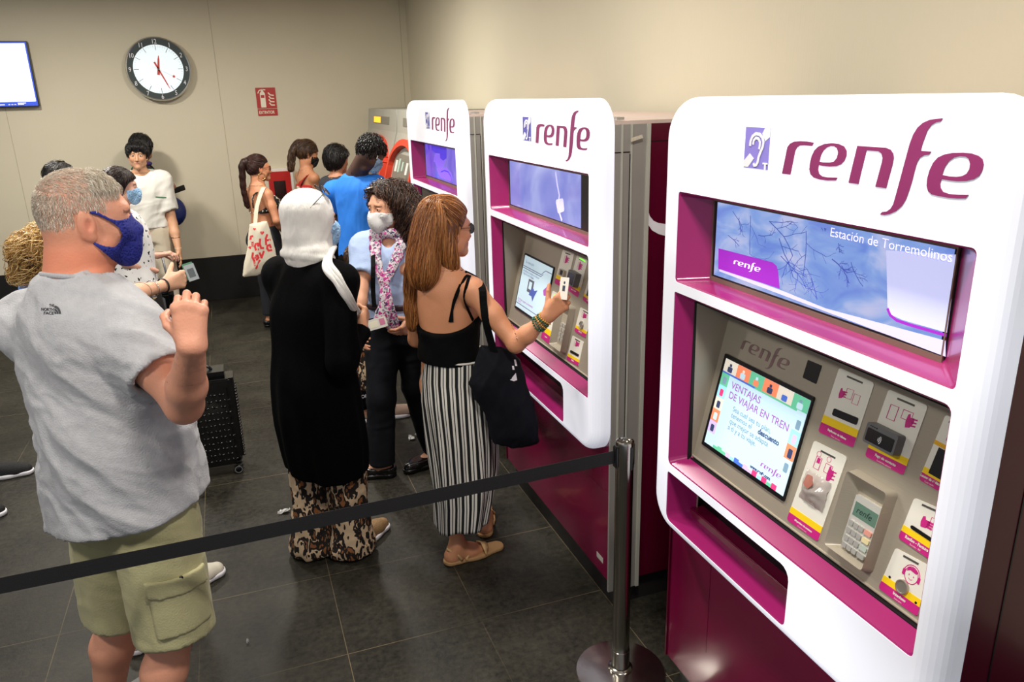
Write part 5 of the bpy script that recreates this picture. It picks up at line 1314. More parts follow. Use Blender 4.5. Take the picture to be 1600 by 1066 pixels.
def pants(J, B, m, root, name='trousers', to=.96, off=.012, r=(.098, .075, .060), h=.009, wr=None, waist=.12, hol=.013, rows=None):
    R, w, Fd = body_frame(J); L = np.linalg.norm(J['neck'] - J['pelvis']); hw, hd, ww, wd, cw, cd = B['t']
    rows = rows or [(-.2, hw * .8, hd * .9, -.01), (0, hw, hd, -.012), (.22, lerp(hw, ww, .6), lerp(hd, wd, .6), 0), (.3, lerp(hw, ww, .8), lerp(hd, wd, .8), .0)]
    kn = [(J['pelvis'] + w * t * L + Fd * fo, a + off, b + off) for t, a, b, fo in rows]
    F = Fld(); F.u(sloft(kn, R, w), .02); cuts = []
    for q in 'RL':
        hp, kp, an = J['hip' + q], J['kn' + q], J['an' + q]
        if to <= .5: cuts.append(garment_sleeve(F, hp, lerp(hp, kp, to * 2), r[0], r[1], .04, hol))
        else:
            F.u(cone(hp, kp, r[0], r[1]), .04); cuts.append(garment_sleeve(F, kp, lerp(kp, an, to * 2 - 1), r[1], r[2], .03, hol))
    for c in cuts: c()
    F.cut(halfspace(J['pelvis'] + w * waist, w), .004)
    for s_ in (-1, 1): F.p.insert(1, ('u', ell(J['pelvis'] - Fd * (hd * .45) + R * s_ * hw * .45 - w * .03, V3(.09, .09, .09) + off * .6), .03))
    return cloth(name, F, h, m, root, wr, 2), F
def head_cap(H, off=.014, back=0.0):
    """scalp volume: the skull a little inflated"""
    F = Fld(); o = off
    F.u(H.e(0, -.020, .036, .074 + o, .096 + o, .083 + o), .02); F.u(H.e(0, -.045, .0, .066 + o, .058 + o, .062 + o), .03)
    return F
def hairline(H, F, front=.058, up=.058, ear=-.004, nape=-.07):
    """keep hair off the face: cut away the front below the hairline"""
    F.cut(polyprism(H.c, H.M[1], H.M[2], [(a * H.s, b * H.s) for a, b in [(-.35, nape), (-.35, .3), (.16, .3), (.16, up + .03), (front + .02, up), (front - .02, up - .02), (.022, .02), (ear, -.02), (-.03, nape)]]), .006)
def ribbon(mb, pts, nrm, w, th=.003, mi=0):
    pts = [np.asarray(p, float) for p in pts]; n = len(pts); v = []; f = []
    for i, p in enumerate(pts):
        t = unit(pts[min(i + 1, n - 1)] - pts[max(i - 1, 0)]); nn = np.asarray(nrm[i] if isinstance(nrm, list) else nrm, float); nn = unit(nn - t * (nn @ t)); s_ = np.cross(t, nn) * w / 2
        v += [p - s_ - nn * th / 2, p + s_ - nn * th / 2, p + s_ + nn * th / 2, p - s_ + nn * th / 2]
    for i in range(n - 1):
        for k in range(4): f.append((i * 4 + k, i * 4 + (k + 1) % 4, (i + 1) * 4 + (k + 1) % 4, (i + 1) * 4 + k))
    f += [(0, 1, 2, 3), (n * 4 - 1, n * 4 - 2, n * 4 - 3, n * 4 - 4)]; mb.add(v, f, mi)
def smooth_path(P, n=24):
    P = np.array(P, float); t = np.linspace(0, 1, len(P)); q = np.linspace(0, 1, n); out = []
    for k in range(n):
        x = q[k] * (len(P) - 1); i = min(int(x), len(P) - 2); u = x - i
        p0, p1, p2, p3 = P[max(i - 1, 0)], P[i], P[i + 1], P[min(i + 2, len(P) - 1)]
        out.append(.5 * ((2 * p1) + (-p0 + p2) * u + (2 * p0 - 5 * p1 + 4 * p2 - p3) * u * u + (-p0 + 3 * p1 - 3 * p2 + p3) * u ** 3))
    return out
def glasses(parent, H, lens_m, frame_m, z=.004, y=.098, tilt=0, name='sunglasses', r=(.026, .021)):
    mb = MB(); W_ = lambda a, b, c: H.w(a, b, c)
    def ring(sx, k): return [W_(sx * .033 + k * r[0] * math.cos(t), y - .25 * abs(k * r[0] * math.cos(t) * .5 + .033) ** 1.0 * .35, z + k * r[1] * math.sin(t)) for t in np.linspace(0, 2 * math.pi, 21)]
    for sx in (-1, 1): mb.tube(ring(sx, 1.0), .0016 * H.s, 6, cap=False)
    mb.tube([W_(-.009, y + .002, z + .006), W_(0, y + .004, z + .008), W_(.009, y + .002, z + .006)], .0014 * H.s, 6)
    for sx in (-1, 1): mb.tube([W_(sx * .060, y - .008, z + .008), W_(sx * .074, y - .03, z + .008), W_(sx * .080, -.005, z + .006), W_(sx * .078, -.03, z - .016)], .0016 * H.s, 6)
    g = mb.build(name, frame_m, parent, True)
    for sx in (-1, 1):
        mb = MB(); rg = ring(sx, .96)[:-1]; c = np.mean(rg, axis=0); n_ = H.M[1] * .002
        mb.add([q + n_ for q in rg] + [q - n_ for q in rg], [tuple(range(20)), tuple(range(20, 40))[::-1]] + [(i, (i + 1) % 20, 20 + (i + 1) % 20, 20 + i) for i in range(20)]); mb.build('lens', lens_m, g)
    return g
def pillow(o, u, v, pts, T, ramp=.09):
    """a soft bag: an outline in plane (u, v) about o, thick in the middle and thin at the seams"""
    o = np.asarray(o, float); u = unit(u); v = unit(v - u * (np.asarray(v) @ u)); n = np.cross(u, v); pp = polyprism(o, u, v, pts)
    def f(P):
        d = pp(P); z = np.abs((P - o) @ n); th = T * np.sqrt(np.clip(-d / ramp, 0, 1)) + .002
        return np.maximum(z - th, d)
    q = np.array([o + u * a + v * b for a, b in pts]); f.lo = q.min(0) - T - .01; f.hi = q.max(0) + T + .01
    return f
def plane_poly(o, n, P):
    """photo outline of a soft flat thing, laid in the plane through o with normal n"""
    n = unit(n); u = unit(np.cross((0, 0, 1), n)); v = np.cross(n, u); out = []
    for x, y in P:
        d = ray(x, y); t = ((o - CP) @ n) / (d @ n); q = CP + d * t - o; out.append((float(q @ u), float(q @ v)))
    return u, v, out
def down(H, back=.25, out=.0, fwd=0.0):
    def f(P, t):
        q = H.loc(P); top_ = np.clip((q[:, 2] - .03) / .08, 0, 1)[:, None]
        d = np.zeros_like(P); d += V3(0, 0, -1)
        d += top_ * (H.M[1] * -back * 3 + np.sign(q[:, 0])[:, None] * H.M[0] * out * 2); d += H.M[1] * fwd
        return d
    return f
def cloth_pattern(name, base, spots, thr, scale, rough=.8, ring=None, stretch=(1, 1, 1), rnd_=1.0, edge=False):
    """woven print: voronoi spots of one or more colours on a ground"""
    m = bpy.data.materials.new(name); m.use_nodes = True; nt = m.node_tree; b = nt.nodes['Principled BSDF']; L = nt.links.new; b.inputs['Roughness'].default_value = rough
    tc = nt.nodes.new('ShaderNodeTexCoord'); mp = nt.nodes.new('ShaderNodeMapping'); mp.inputs['Scale'].default_value = stretch; L(tc.outputs['Object'], mp.inputs[0])
    nz = nt.nodes.new('ShaderNodeTexNoise'); nz.inputs['Scale'].default_value = scale * .8; L(mp.outputs[0], nz.inputs[0])
    mxv = nt.nodes.new('ShaderNodeMix'); mxv.data_type = 'RGBA'; mxv.inputs[0].default_value = .06 if not ring else .10; L(mp.outputs[0], mxv.inputs[6]); L(nz.outputs['Color'], mxv.inputs[7])
    vo = nt.nodes.new('ShaderNodeTexVoronoi'); vo.inputs['Scale'].default_value = scale; vo.inputs['Randomness'].default_value = rnd_; L(mxv.outputs[2], vo.inputs[0])
    col = None; src = vo.outputs['Distance']
    cr = nt.nodes.new('ShaderNodeValToRGB'); cr.color_ramp.interpolation = 'CONSTANT'; L(src, cr.inputs[0])
    e = cr.color_ramp.elements; stops = ([(0, ring), (thr * .5, spots[0]), (thr, base)] if ring else [(0, spots[0]), (thr, base)])
    for i, (p_, c) in enumerate(stops):
        q = e[i] if i < 2 else e.new(p_); q.position = p_; q.color = lin(c)
    out = cr.outputs[0]
    if len(spots) > 1:
        cr2 = nt.nodes.new('ShaderNodeValToRGB'); cr2.color_ramp.interpolation = 'CONSTANT'; sx = nt.nodes.new('ShaderNodeSeparateColor'); L(vo.outputs['Color'], sx.inputs[0]); L(sx.outputs[0], cr2.inputs[0])
        for i, c in enumerate(spots):
            q = cr2.color_ramp.elements[i] if i < 2 else cr2.color_ramp.elements.new(i / len(spots)); q.position = i / len(spots); q.color = lin(c)
        lt = nt.nodes.new('ShaderNodeMath'); lt.operation = 'LESS_THAN'; L(src, lt.inputs[0]); lt.inputs[1].default_value = thr
        mm = nt.nodes.new('ShaderNodeMix'); mm.data_type = 'RGBA'; L(lt.outputs[0], mm.inputs[0]); mm.inputs[6].default_value = lin(base); L(cr2.outputs[0], mm.inputs[7]); out = mm.outputs[2]
    L(out, b.inputs['Base Color']); return m
m_surg = mat('surgical_blue', (150, 190, 226), .8, var=.04, vscale=40)
m_blackcloth = mat('black_cloth', (7, 7, 8), .9, var=.2, vscale=20, bump=.2, bscale=150, spec=.12)
SURG = [(.026, -.016), (.062, -.012), (.094, -.002), (.16, .0), (.16, -.2), (.05, -.2), (.050, -.112), (.030, -.070)]
def surgical(root, H, m=None, **k):
    o = mask_piece(root, H, 'face_mask', m or m_surg, SURG, off=.005, bulge=[(0, .096, -.055, .026, .022, .040)], **k); return o

# ------------------------------------------------ woman in the white headscarf
J, H = stand(atY(487, 344, 3.42), 45, 1.70, 1.02, haz=74, hpitch=-6, lean=(-.03, -.02), foot=(-.035, -.02), fsp=.0, stag=(.07, 0), hs=1.02)
R, Fd = J['R'], J['F']
arm(J, 'R', atY(534, 566, 3.18), atY(566, 512, 3.30)); arm(J, 'L', J['shL'] + V3(.02, .08, -.27), J['shL'] + V3(.20, .22, -.24))
hij = thing('person', 'woman in a white headscarf, long black tunic and leopard-print trousers, seen from behind', 'person', (J['pelvis'][0], J['pelvis'][1], 0))
B = dict(t=(.150, .115, .14, .11, .145, .11), arm=.95, leg=.85, off=-.006, butt=.6)
body, F0, bx = build_body(hij, J, B, (196, 140, 106), H, h=.010, hh=.0035, female=True, hands=[dict(w=J['wrR'], d=atY(572, 486, 3.36) - J['wrR'], n=unit(V3(-.7, .5, .2)), t=V3(.1, .1, 1), curls=(1.1, 1.3, .8), s=.95, thumb=(.5, .5)), dict(w=J['wrL'], d=V3(.8, .1, .0), n=V3(0, -.4, -.6), t=V3(.2, .3, .6), curls=(1.1, 1.3, .8), s=.95)])
# tunic: falls straight from the shoulders to the knees, longer at the back
w = V3(0, 0, 1); P0 = J['pelvis']
kn = [(P0 + V3(.010, .0, -.52), .182, .165), (P0 + V3(.00, 0, -.35), .198, .176), (P0 + V3(-.01, 0, -.15), .200, .176), (P0 + V3(-.01, 0, .0), .192, .168), (P0 + V3(-.02, 0, .15), .160, .130), (P0 + V3(-.02, 0, .33), .158, .122), (lerp(P0, J['neck'], .86), .145, .112), (lerp(P0, J['neck'], .97), .085, .08), (J['neck'] + V3(0, 0, .02), .06, .06)]
def fold(th, t): return (.030 * np.cos(7 * th + 2 * t) + .018 * np.cos(13 * th - 3 * t + 1)) * np.clip((.75 - t) / .6, 0, 1)
F = Fld(); F.u(sloft(kn, R, w, fold=fold), .02)
for k, q in ((1, 'R'), (-1, 'L')):
    F.u(cone(J['neck'] + R * k * .05 - w * .04, J['sh' + q] - V3(0, 0, .01), .05, .070), .06)
    F.u(cone(J['sh' + q] - V3(0, 0, .01), J['el' + q], .070, .060), .05)
    garment_sleeve(F, J['el' + q], lerp(J['el' + q], J['wr' + q], .97), .056, .042, .03, hol=.013)()
b0 = Z0 = .335
F.cut(halfspace(V3(P0[0], P0[1], .455), -unit(V3(0, 0, 1) + R * .10)), .005)
F.sub(sloft([(c, a - .016, b - .016) for c, a, b in kn[:3]], R, w, t1=.47), .003)
cloth('tunic', F, .0085, mat('black_crepe', (4, 4, 5), .9, var=.2, vscale=12, bump=.15, bscale=120, spec=.08), hij, dict(amp=.010, ax=(0, 0, 1), sc=7, st=5, seed=2), 2)
# wide trousers
m_leo = cloth_pattern('leopard_print', (212, 184, 150), [(22, 14, 10)], .60, 30, ring=(140, 88, 48), stretch=(1, 1, .5))
Fp = Fld()
for q, dx in (('R', .0), ('L', .0)):
    a, kp = J['an' + q], J['kn' + q]; Fp.u(cone(kp + V3(0, 0, .12), lerp(kp, a, .75), .088, .086), .02).u(cone(lerp(kp, a, .75), V3(a[0], a[1], .052), .084, .108), .03)
Fp.cut(halfspace((0, 0, .016), (0, 0, -1)), .003)
cloth('trousers', Fp, .009, m_leo, hij, [dict(amp=.014, ax=(0, 0, 1), sc=11, st=4, seed=4), dict(amp=.006, ax=(1, 0, 0), sc=22, st=2, seed=9)], 1)
for q in 'RL': shoe(hij, J['an' + q] + Fd * .04, J['toe' + q] + Fd * .04, 'shoe', mat('gold_glitter_upper', (150, 118, 80), .5, .2, var=.5, vscale=300, bump=.5, bscale=300), m_wprint, h=.006, high=.045, s=.95)
# headscarf
m_scarf = mat('white_viscose', (222, 220, 215), .85, var=.05, vscale=30, bump=.30, bscale=30, aniso=(5, 5, .5))
F = Fld(); F.u(H.e(0, -.022, .034, .091, .114, .098), .02); F.u(H.e(0, .012, -.03, .084, .078, .10), .03); F.u(H.e(0, -.05, -.05, .078, .072, .08), .04)
F.u(cone(H.w(0, -.03, -.08), J['neck'] + V3(0, 0, .02), .088, .102), .03)
F.sub(H.e(0, .120, -.030, .056, .080, .078), .01)
for k in range(3):
    zc = -.108 - k * .022; rr_ = .088 + .006 * k; pts = [H.w(rr_ * math.cos(t) * 1.0, -.018 + (rr_ * .98) * math.sin(t), zc + .014 * math.sin(t * 1 + k * 1.3)) for t in np.linspace(0, 2 * math.pi, 13)]
    for a_, b_ in zip(pts[:-1], pts[1:]): F.u(cone(a_, b_, .015, .015), .010)
cloth('headscarf', F, .006, m_scarf, hij, [dict(amp=.0022, ax=H.M[2] * .8 + H.M[1] * .45, sc=34, st=16, seed=5, warp=.3)], 3)
mb = MB(); pts = smooth_path([H.w(.035, .075, -.125), atY(511, 412, 3.20), atY(528, 438, 3.13), atY(545, 467, 3.14), atY(559, 490, 3.26)], 26)
for k in range(3):      # three soft folds lying side by side
    o_ = V3(.010, .004, .010) * (k - 1) * 1.3
    mb.tube([p_ + o_ * (1 - .6 * i / 25) for i, p_ in enumerate(pts)], .012, 10, rr=[.0135 - .004 * i / 25 + .0012 * math.sin(i * .9 + k * 2) for i in range(26)])
mb.build('scarf_tail', m_scarf, hij, True)
surgical(hij, H, loops=False)
gl = Head(H.w(0, -.024, .048), 74, 36, 0, 1.10); glasses(hij, gl, mat('brown_lens', (58, 34, 30), .1, alpha=.75), mat('dark_tortoise', (40, 26, 24), .25), y=.100, z=.012)

# ------------------------------------------------ uniformed woman with curly hair
J, H = stand(atY(603, 323, 4.15), 205, 1.66, .98, haz=238, hpitch=-6, foot=(.02, .06), hs=1.0)
R, Fd = J['R'], J['F']
arm(J, 'R', atY(566, 452, 4.12), atY(560, 505, 4.00)); arm(J, 'L', J['shL'] + V3(.03, .02, -.26), J['shL'] + V3(-.10, -.16, -.36))
J['anR'] = atZ(597, 722, .09); J['toeR'] = atZ(563, 740, .02); J['knR'] = atY(595, 620, 4.10); J['anL'] = atZ(680, 700, .09); J['knL'] = atY(650, 605, 4.15); J['toeL'] = J['anL'] + V3(-.14, -.06, -.07)
stf = thing('person', 'woman in pale blue blouse and patterned neck scarf with long dark curly hair', 'person', (J['pelvis'][0], J['pelvis'][1], 0))
body, F0, bx = build_body(stf, J, FEM, (206, 150, 118), H, h=.010, hh=.0032, female=True, hands=[dict(w=J['wrR'], d=V3(-.05, -.10, -.9), n=V3(.7, .3, 0), t=V3(-.2, -.8, 0), curls=(.4, .5, .3), s=.95), dict(w=J['wrL'], d=V3(-.6, -.3, -.4), n=V3(.1, .5, -.5), t=V3(0, -.2, .8), curls=(.6, .6, .3), s=.95)])
eyes(body, H, (58, 38, 26))
m_blouse = mat('pale_blue_cotton', (168, 188, 224), .8, var=.03, vscale=10, bump=.15, bscale=160)
bl, FB_ = top(J, FEM, m_blouse, stf, off=.020, sleeve=(.62, .62), hem=.04, wr=[dict(amp=.009, ax=(.5, 0, .8), sc=8, st=3), dict(amp=.004, ax=(.9, 0, -.5), sc=17, st=4, seed=3)], h=.0075, vneck=.06, sr=(.072, .074))
m_navyt = mat('charcoal_trouser_wool', (20, 22, 27), .85, var=.1, vscale=20, bump=.1, spec=.15)
pants(J, FEM, m_navyt, stf, r=(.100, .078, .074), wr=[dict(amp=.006, ax=(0, 0, 1), sc=8, st=4), dict(amp=.004, ax=(1, 0, .1), sc=14, st=4, seed=4)], to=1.01)
kn, R_, w_, Fd_, L_ = knots_of(J, [(.20, FEM['t'][2] * .45 + FEM['t'][0] * .55, .112, .0), (.27, .142, .110, .0)]); F = Fld(); F.u(sloft([(c, a + .026, b + .026) for c, a, b in kn], R_, w_), .01); cloth('belt', F, .007, mat('dark_belt', (40, 18, 28), .5), stf)
for q in 'RL': shoe(stf, J['an' + q], J['toe' + q], 'shoe', mat('black_leather', (14, 13, 14), .22, coat=.3), m_black, h=.006, high=.03, s=.98)
m_flor = cloth_pattern('floral_scarf_print', (198, 192, 196), [(150, 32, 112), (186, 84, 144), (44, 44, 76), (160, 36, 110), (120, 116, 132)], .52, 58)
F = Fld(); nk = J['neck']; kx = atY(600, 440, 3.97)
for k in range(9):
    t0_, t1_ = math.pi * (.12 + .76 * k / 9) * 2, math.pi * (.12 + .76 * (k + 1) / 9) * 2
    g_ = lambda t: nk + R * .082 * math.sin(t) + Fd * (-.075 * -math.cos(t) * -1 + .0) + V3(0, 0, .028 - .03 * abs(math.sin(t)))
    F.u(cone(g_(t0_), g_(t1_), .024, .024), .015)
for s_ in (-1, 1):
    ps = smooth_path([nk + R * s_ * .074 + Fd * .045 + V3(0, 0, .015), nk + R * s_ * .060 + Fd * .135 + V3(0, 0, -.09), kx + R * s_ * .008], 7)
    for i, (a_, b_) in enumerate(zip(ps[:-1], ps[1:])): F.u(cone(a_, b_, .036 - .003 * i, .033 - .003 * i, (Fd, .4)), .015)
F.u(cone(kx + R * -.012, kx + R * .012, .018, .018), .01)
for s_, ex, ey in ((-1, 612, 505), (1, 596, 500)):
    ps = smooth_path([kx, atY((kx is not None) and 603 or 603, 468, 3.93), atY(ex, ey, 3.93)], 7)
    for i, (a_, b_) in enumerate(zip(ps[:-1], ps[1:])): F.u(cone(a_, b_, .018 + .004 * i, .022 + .004 * i, (Fd, .3)), .012)
cloth('neck_scarf', F, .005, m_flor, stf, dict(amp=.003, ax=(0, 0, 1), sc=40, st=5), 1)
o = mask_piece(stf, H, 'face_mask', mat('white_respirator', (222, 222, 220), .75, bump=.1, bscale=300), [(.022, -.024), (.058, -.018), (.092, -.006), (.18, -.006), (.18, -.15), (.062, -.125), (.030, -.080)], off=.004, bulge=[(0, .104, -.030, .010, .020, .028), (0, .100, -.062, .014, .022, .026), (0, .078, -.075, .026, .026, .028)], h=.003)
# hair: cap, a heavy fall on her left side and a lighter one on her right
F = head_cap(H, .020); F.u(H.cn((.03, -.01, .09), (.0, -.03, .09), .035, .04), .03)
for s_, p_ in ((-1, [H.w(-.060, -.03, .06), H.w(-.120, -.045, -.03), H.w(-.140, -.03, -.13), H.w(-.125, .0, -.25)]), (-1, [H.w(-.03, -.10, .03), H.w(-.06, -.13, -.08), H.w(-.07, -.12, -.22)]), (1, [H.w(.06, -.05, .0), H.w(.085, -.04, -.09), H.w(.080, .0, -.18)])):
    ps = smooth_path(p_, 6)
    for i, (a_, b_) in enumerate(zip(ps[:-1], ps[1:])): F.u(cone(a_, b_, (.062 if s_ < 0 else .036) - .002 * i, (.062 if s_ < 0 else .036) - .003 * i), .03)
hairline(H, F, .052, .088, .002, -.5)
hs_, HV = hair_shell(F, .006, (34, 22, 18), stf, wr=dict(amp=.008, sc=26, st=2))
strands('curls', F, pick(HV, 2600), down(H, .1, .25), 17, .013, .0022, .014, m_hair, stf, [(52, 34, 26), (74, 50, 36), (34, 22, 17), (96, 66, 48)], curl=.015, curlf=60, follow=.85, jit=.3)
mb = MB(); ribbon(mb, smooth_path([nk + R * .10 + Fd * .02 + V3(0, 0, -.03), atY(583, 420, 3.98), atY(583, 455, 3.97), atY(585, 480, 3.96)], 14), Fd, .024, .003); mb.build('bag_strap', m_blackcloth, stf)
bd = thing('badge', 'plastic badge holder hanging from the blue-bloused woman\'s neck', 'badge', tuple(atY(590, 506, 3.90)))
pb = Plane(atY(590, 506, 3.90), unit(V3(.93, -.2, .22)), V3(.0, .2, 1)); mb = MB(); mb.prism(pb, rnd(rect(-.050, -.026, .050, .030), .006), 0, .004, 0); mb.prism(pb, rect(.012, -.012, .040, .022), .004, .0046, 1); mb.prism(pb, rect(-.042, -.014, .004, .018), .004, .0046, 2); mb.build('holder', [mat('clear_holder', (214, 212, 204), .2), mat('badge_pink', (198, 120, 150), .5), mat('badge_cream', (224, 218, 196), .5)], bd)

# ------------------------------------------------ woman in the striped skirt, using the middle machine
J, H = stand(atY(699, 358, 3.08), 58, 1.67, 1.02, haz=72, hpitch=-5, foot=(.02, -.02), hs=1.0)
R, Fd = J['R'], J['F']
arm(J, 'R', atY(806, 538, 2.78), atY(856, 494, 2.70)); arm(J, 'L', atY(650, 530, 3.26), atY(668, 545, 3.38) + Fd * .1)
J['anL'] = atZ(715, 850, .09) ; J['toeL'] = atZ(755, 858, .02); J['anR'] = atZ(757, 805, .09); J['toeR'] = J['anR'] * V3(1, 1, 0) + V3(.05, .15, .02)
J['hipR'], J['hipL'] = J['hipR'], J['hipL']
J['knL'] = lerp(J['hipL'], J['anL'], .5) + Fd * .02; J['knR'] = lerp(J['hipR'], J['anR'], .5) + Fd * .03
red = thing('person', 'woman in a black strappy top and black-and-white striped skirt, long auburn hair', 'person', (J['pelvis'][0], J['pelvis'][1], 0))
B = dict(t=(.140, .100, .125, .100, .138, .105), arm=.92, leg=.86, off=0.0, butt=.55)
hR = atY(872, 478, 2.68) - J['wrR']
body, F0, bx = build_body(red, J, B, (206, 142, 104), H, h=.009, hh=.0032, female=True, brow=(90, 56, 36), nr=.052,
    hands=[dict(w=J['wrR'], d=hR, n=unit(V3(.3, .7, -.4)), t=V3(-.35, .1, .95), s=.95, each=[(.5, .9, .4), (.7, .9, .5), (.8, 1.0, .5), (.9, 1.0, .5)], thumb=(-.1, .2), th_out=.5),
           dict(w=J['wrL'], d=V3(.6, .5, -.1), n=V3(.3, -.5, -.5), t=V3(0, 0, 1), curls=(.5, .6, .3), s=.95)])
eyes(body, H, (80, 60, 40))
# top
R_, w_, Fd_ = body_frame(J); L_ = np.linalg.norm(J['neck'] - J['pelvis'])
kn, *_ = knots_of(J, [(.10, .143, .114, -.004), (.25, .136, .108, 0), (.42, .132, .106, .008), (.68, .146, .122, .010), (.80, .142, .112, .006)])
F = Fld(); F.u(sloft([(c, a + .006, b + .006) for c, a, b in kn], R_, w_), .02)
for s_ in (-1, 1): F.u(ell(J['pelvis'] + w_ * L_ * .66 + R_ * s_ * .075 + Fd_ * .09, V3(.068, .062, .066)), .03)
F.cut(halfspace(J['pelvis'] + w_ * (L_ * .575), unit(w_ - Fd_ * .35)), .004).cut(halfspace(atY(712, 557, 3.08), -w_), .003)
tp = cloth('top', F, .007, m_blackcloth, red, dict(amp=.003, sc=14, st=3, ax=(1, 0, .2)))
mb = MB(); bv = bvh_of(body)
def on_body(x, y, out=.004):
    d = Vector(unit(ray(x, y))); ht = bv.ray_cast(Vector(CP), d)
    if ht[0] is None or ht[0][1] > 3.6: ht = bv.find_nearest(Vector(atY(x, y, 3.0)))
    q = np.array(ht[0]); n_ = np.array(ht[1]); return q + n_ * out, n_
for path, wd in (([(703, 503), (708, 478), (716, 458), (726, 437), (731, 431)], .011), ([(707, 503), (707, 480), (712, 462), (720, 445)], .009), ([(738, 500), (730, 482), (726, 465), (730, 445), (734, 432)], .012)):
    pn = [on_body(*q) for q in path]; P_ = smooth_path([a for a, b in pn], 14); ribbon(mb, P_, [unit(lerp(pn[0][1], pn[-1][1], i / 13)) for i in range(14)], wd, .003)
mb.build('shoulder_strap', m_blackcloth, tp)
# skirt
m = bpy.data.materials.new('striped_crepe'); m.use_nodes = True; nt = m.node_tree; b = nt.nodes['Principled BSDF']; L = nt.links.new; b.inputs['Roughness'].default_value = .8
uv = nt.nodes.new('ShaderNodeUVMap'); sp = nt.nodes.new('ShaderNodeSeparateXYZ'); L(uv.outputs[0], sp.inputs[0])
mu = nt.nodes.new('ShaderNodeMath'); mu.operation = 'MULTIPLY'; mu.inputs[1].default_value = 27; L(sp.outputs[0], mu.inputs[0]); fr = nt.nodes.new('ShaderNodeMath'); fr.operation = 'FRACT'; L(mu.outputs[0], fr.inputs[0])
cr = nt.nodes.new('ShaderNodeValToRGB'); cr.color_ramp.interpolation = 'CONSTANT'; L(fr.outputs[0], cr.inputs[0]); K, Wt = lin((12, 12, 14)), lin((222, 218, 210))
for i, (p_, c) in enumerate(((0, K), (.30, Wt), (.54, K), (.66, Wt), (.92, K))):
    e = cr.color_ramp.elements[i] if i < 2 else cr.color_ramp.elements.new(p_); e.position = p_; e.color = c
L(cr.outputs[0], b.inputs['Base Color']); m_stripe = m
def skirt_mesh(name, rows, R_, F_, m, parent, n=240, th=.006, fold=None, hemf=None):
    zs = np.linspace(0, 1, 60); rr = np.array([[*c, a, b] for c, a, b in rows]); tt = np.linspace(0, 1, len(rows)); v = []; uvs = []
    ang = np.linspace(0, 2 * math.pi, n + 1)
    for side in (0, 1):
        for z in (zs if side == 0 else zs[::-1]):
            c = [np.interp(z, tt, rr[:, k]) for k in range(5)]
            for a in ang:
                f_ = 1 + (fold(a, z) if fold else 0); zz = z
                p = V3(*c[:3]) + (R_ * math.cos(a) * (c[3] - side * th) + F_ * math.sin(a) * (c[4] - side * th)) * f_
                if hemf: p = p + V3(0, 0, hemf(a) * z ** 3)
                v.append(p); uvs.append((a / (2 * math.pi) + .004 * math.sin(6 * z + a * 3), z))
    me = bpy.data.meshes.new(name); rows_ = 120; f = []
    for i in range(rows_ - 1):
        for k in range(n): f.append((i * (n + 1) + k, i * (n + 1) + k + 1, (i + 1) * (n + 1) + k + 1, (i + 1) * (n + 1) + k))
    me.from_pydata([tuple(q) for q in v], [], f); me.update(); ul = me.uv_layers.new(name='UVMap'); li = np.zeros(len(me.loops), int); me.loops.foreach_get('vertex_index', li); ul.data.foreach_set('uv', np.array(uvs)[li].ravel())
    return link_mesh(name, me, m, parent, True)
pc = J['pelvis']
rowsS = [(atY(712, 553, 3.08), .156, .134), (atY(713, 585, 3.08), .160, .146), (atY(716, 620, 3.07), .166, .152), (atY(721, 680, 3.07), .164, .146), (atY(724, 730, 3.08), .158, .138), (atY(724, 775, 3.08), .144, .124), (atY(722, 812, 3.08), .132, .114)]
def sf(a, z): return (.045 * math.cos(6 * a + 3 * z) + .03 * math.cos(11 * a + 1.5 - 5 * z) + .015 * math.cos(19 * a + 9 * z)) * min(1, z * 1.6)
sk = skirt_mesh('skirt', rowsS, R, Fd, m_stripe, red, fold=sf, hemf=lambda a: .030 * math.cos(a - 1.2) - .012 * math.cos(3 * a))
mb = MB(); mb.tube([rowsS[0][0] + R * .157 * math.cos(t) + Fd * .135 * math.sin(t) for t in np.linspace(0, 2 * math.pi, 41)], .005, 6, cap=False); mb.build('waistband', mat('cream_waistband', (214, 208, 198), .7), sk, True)
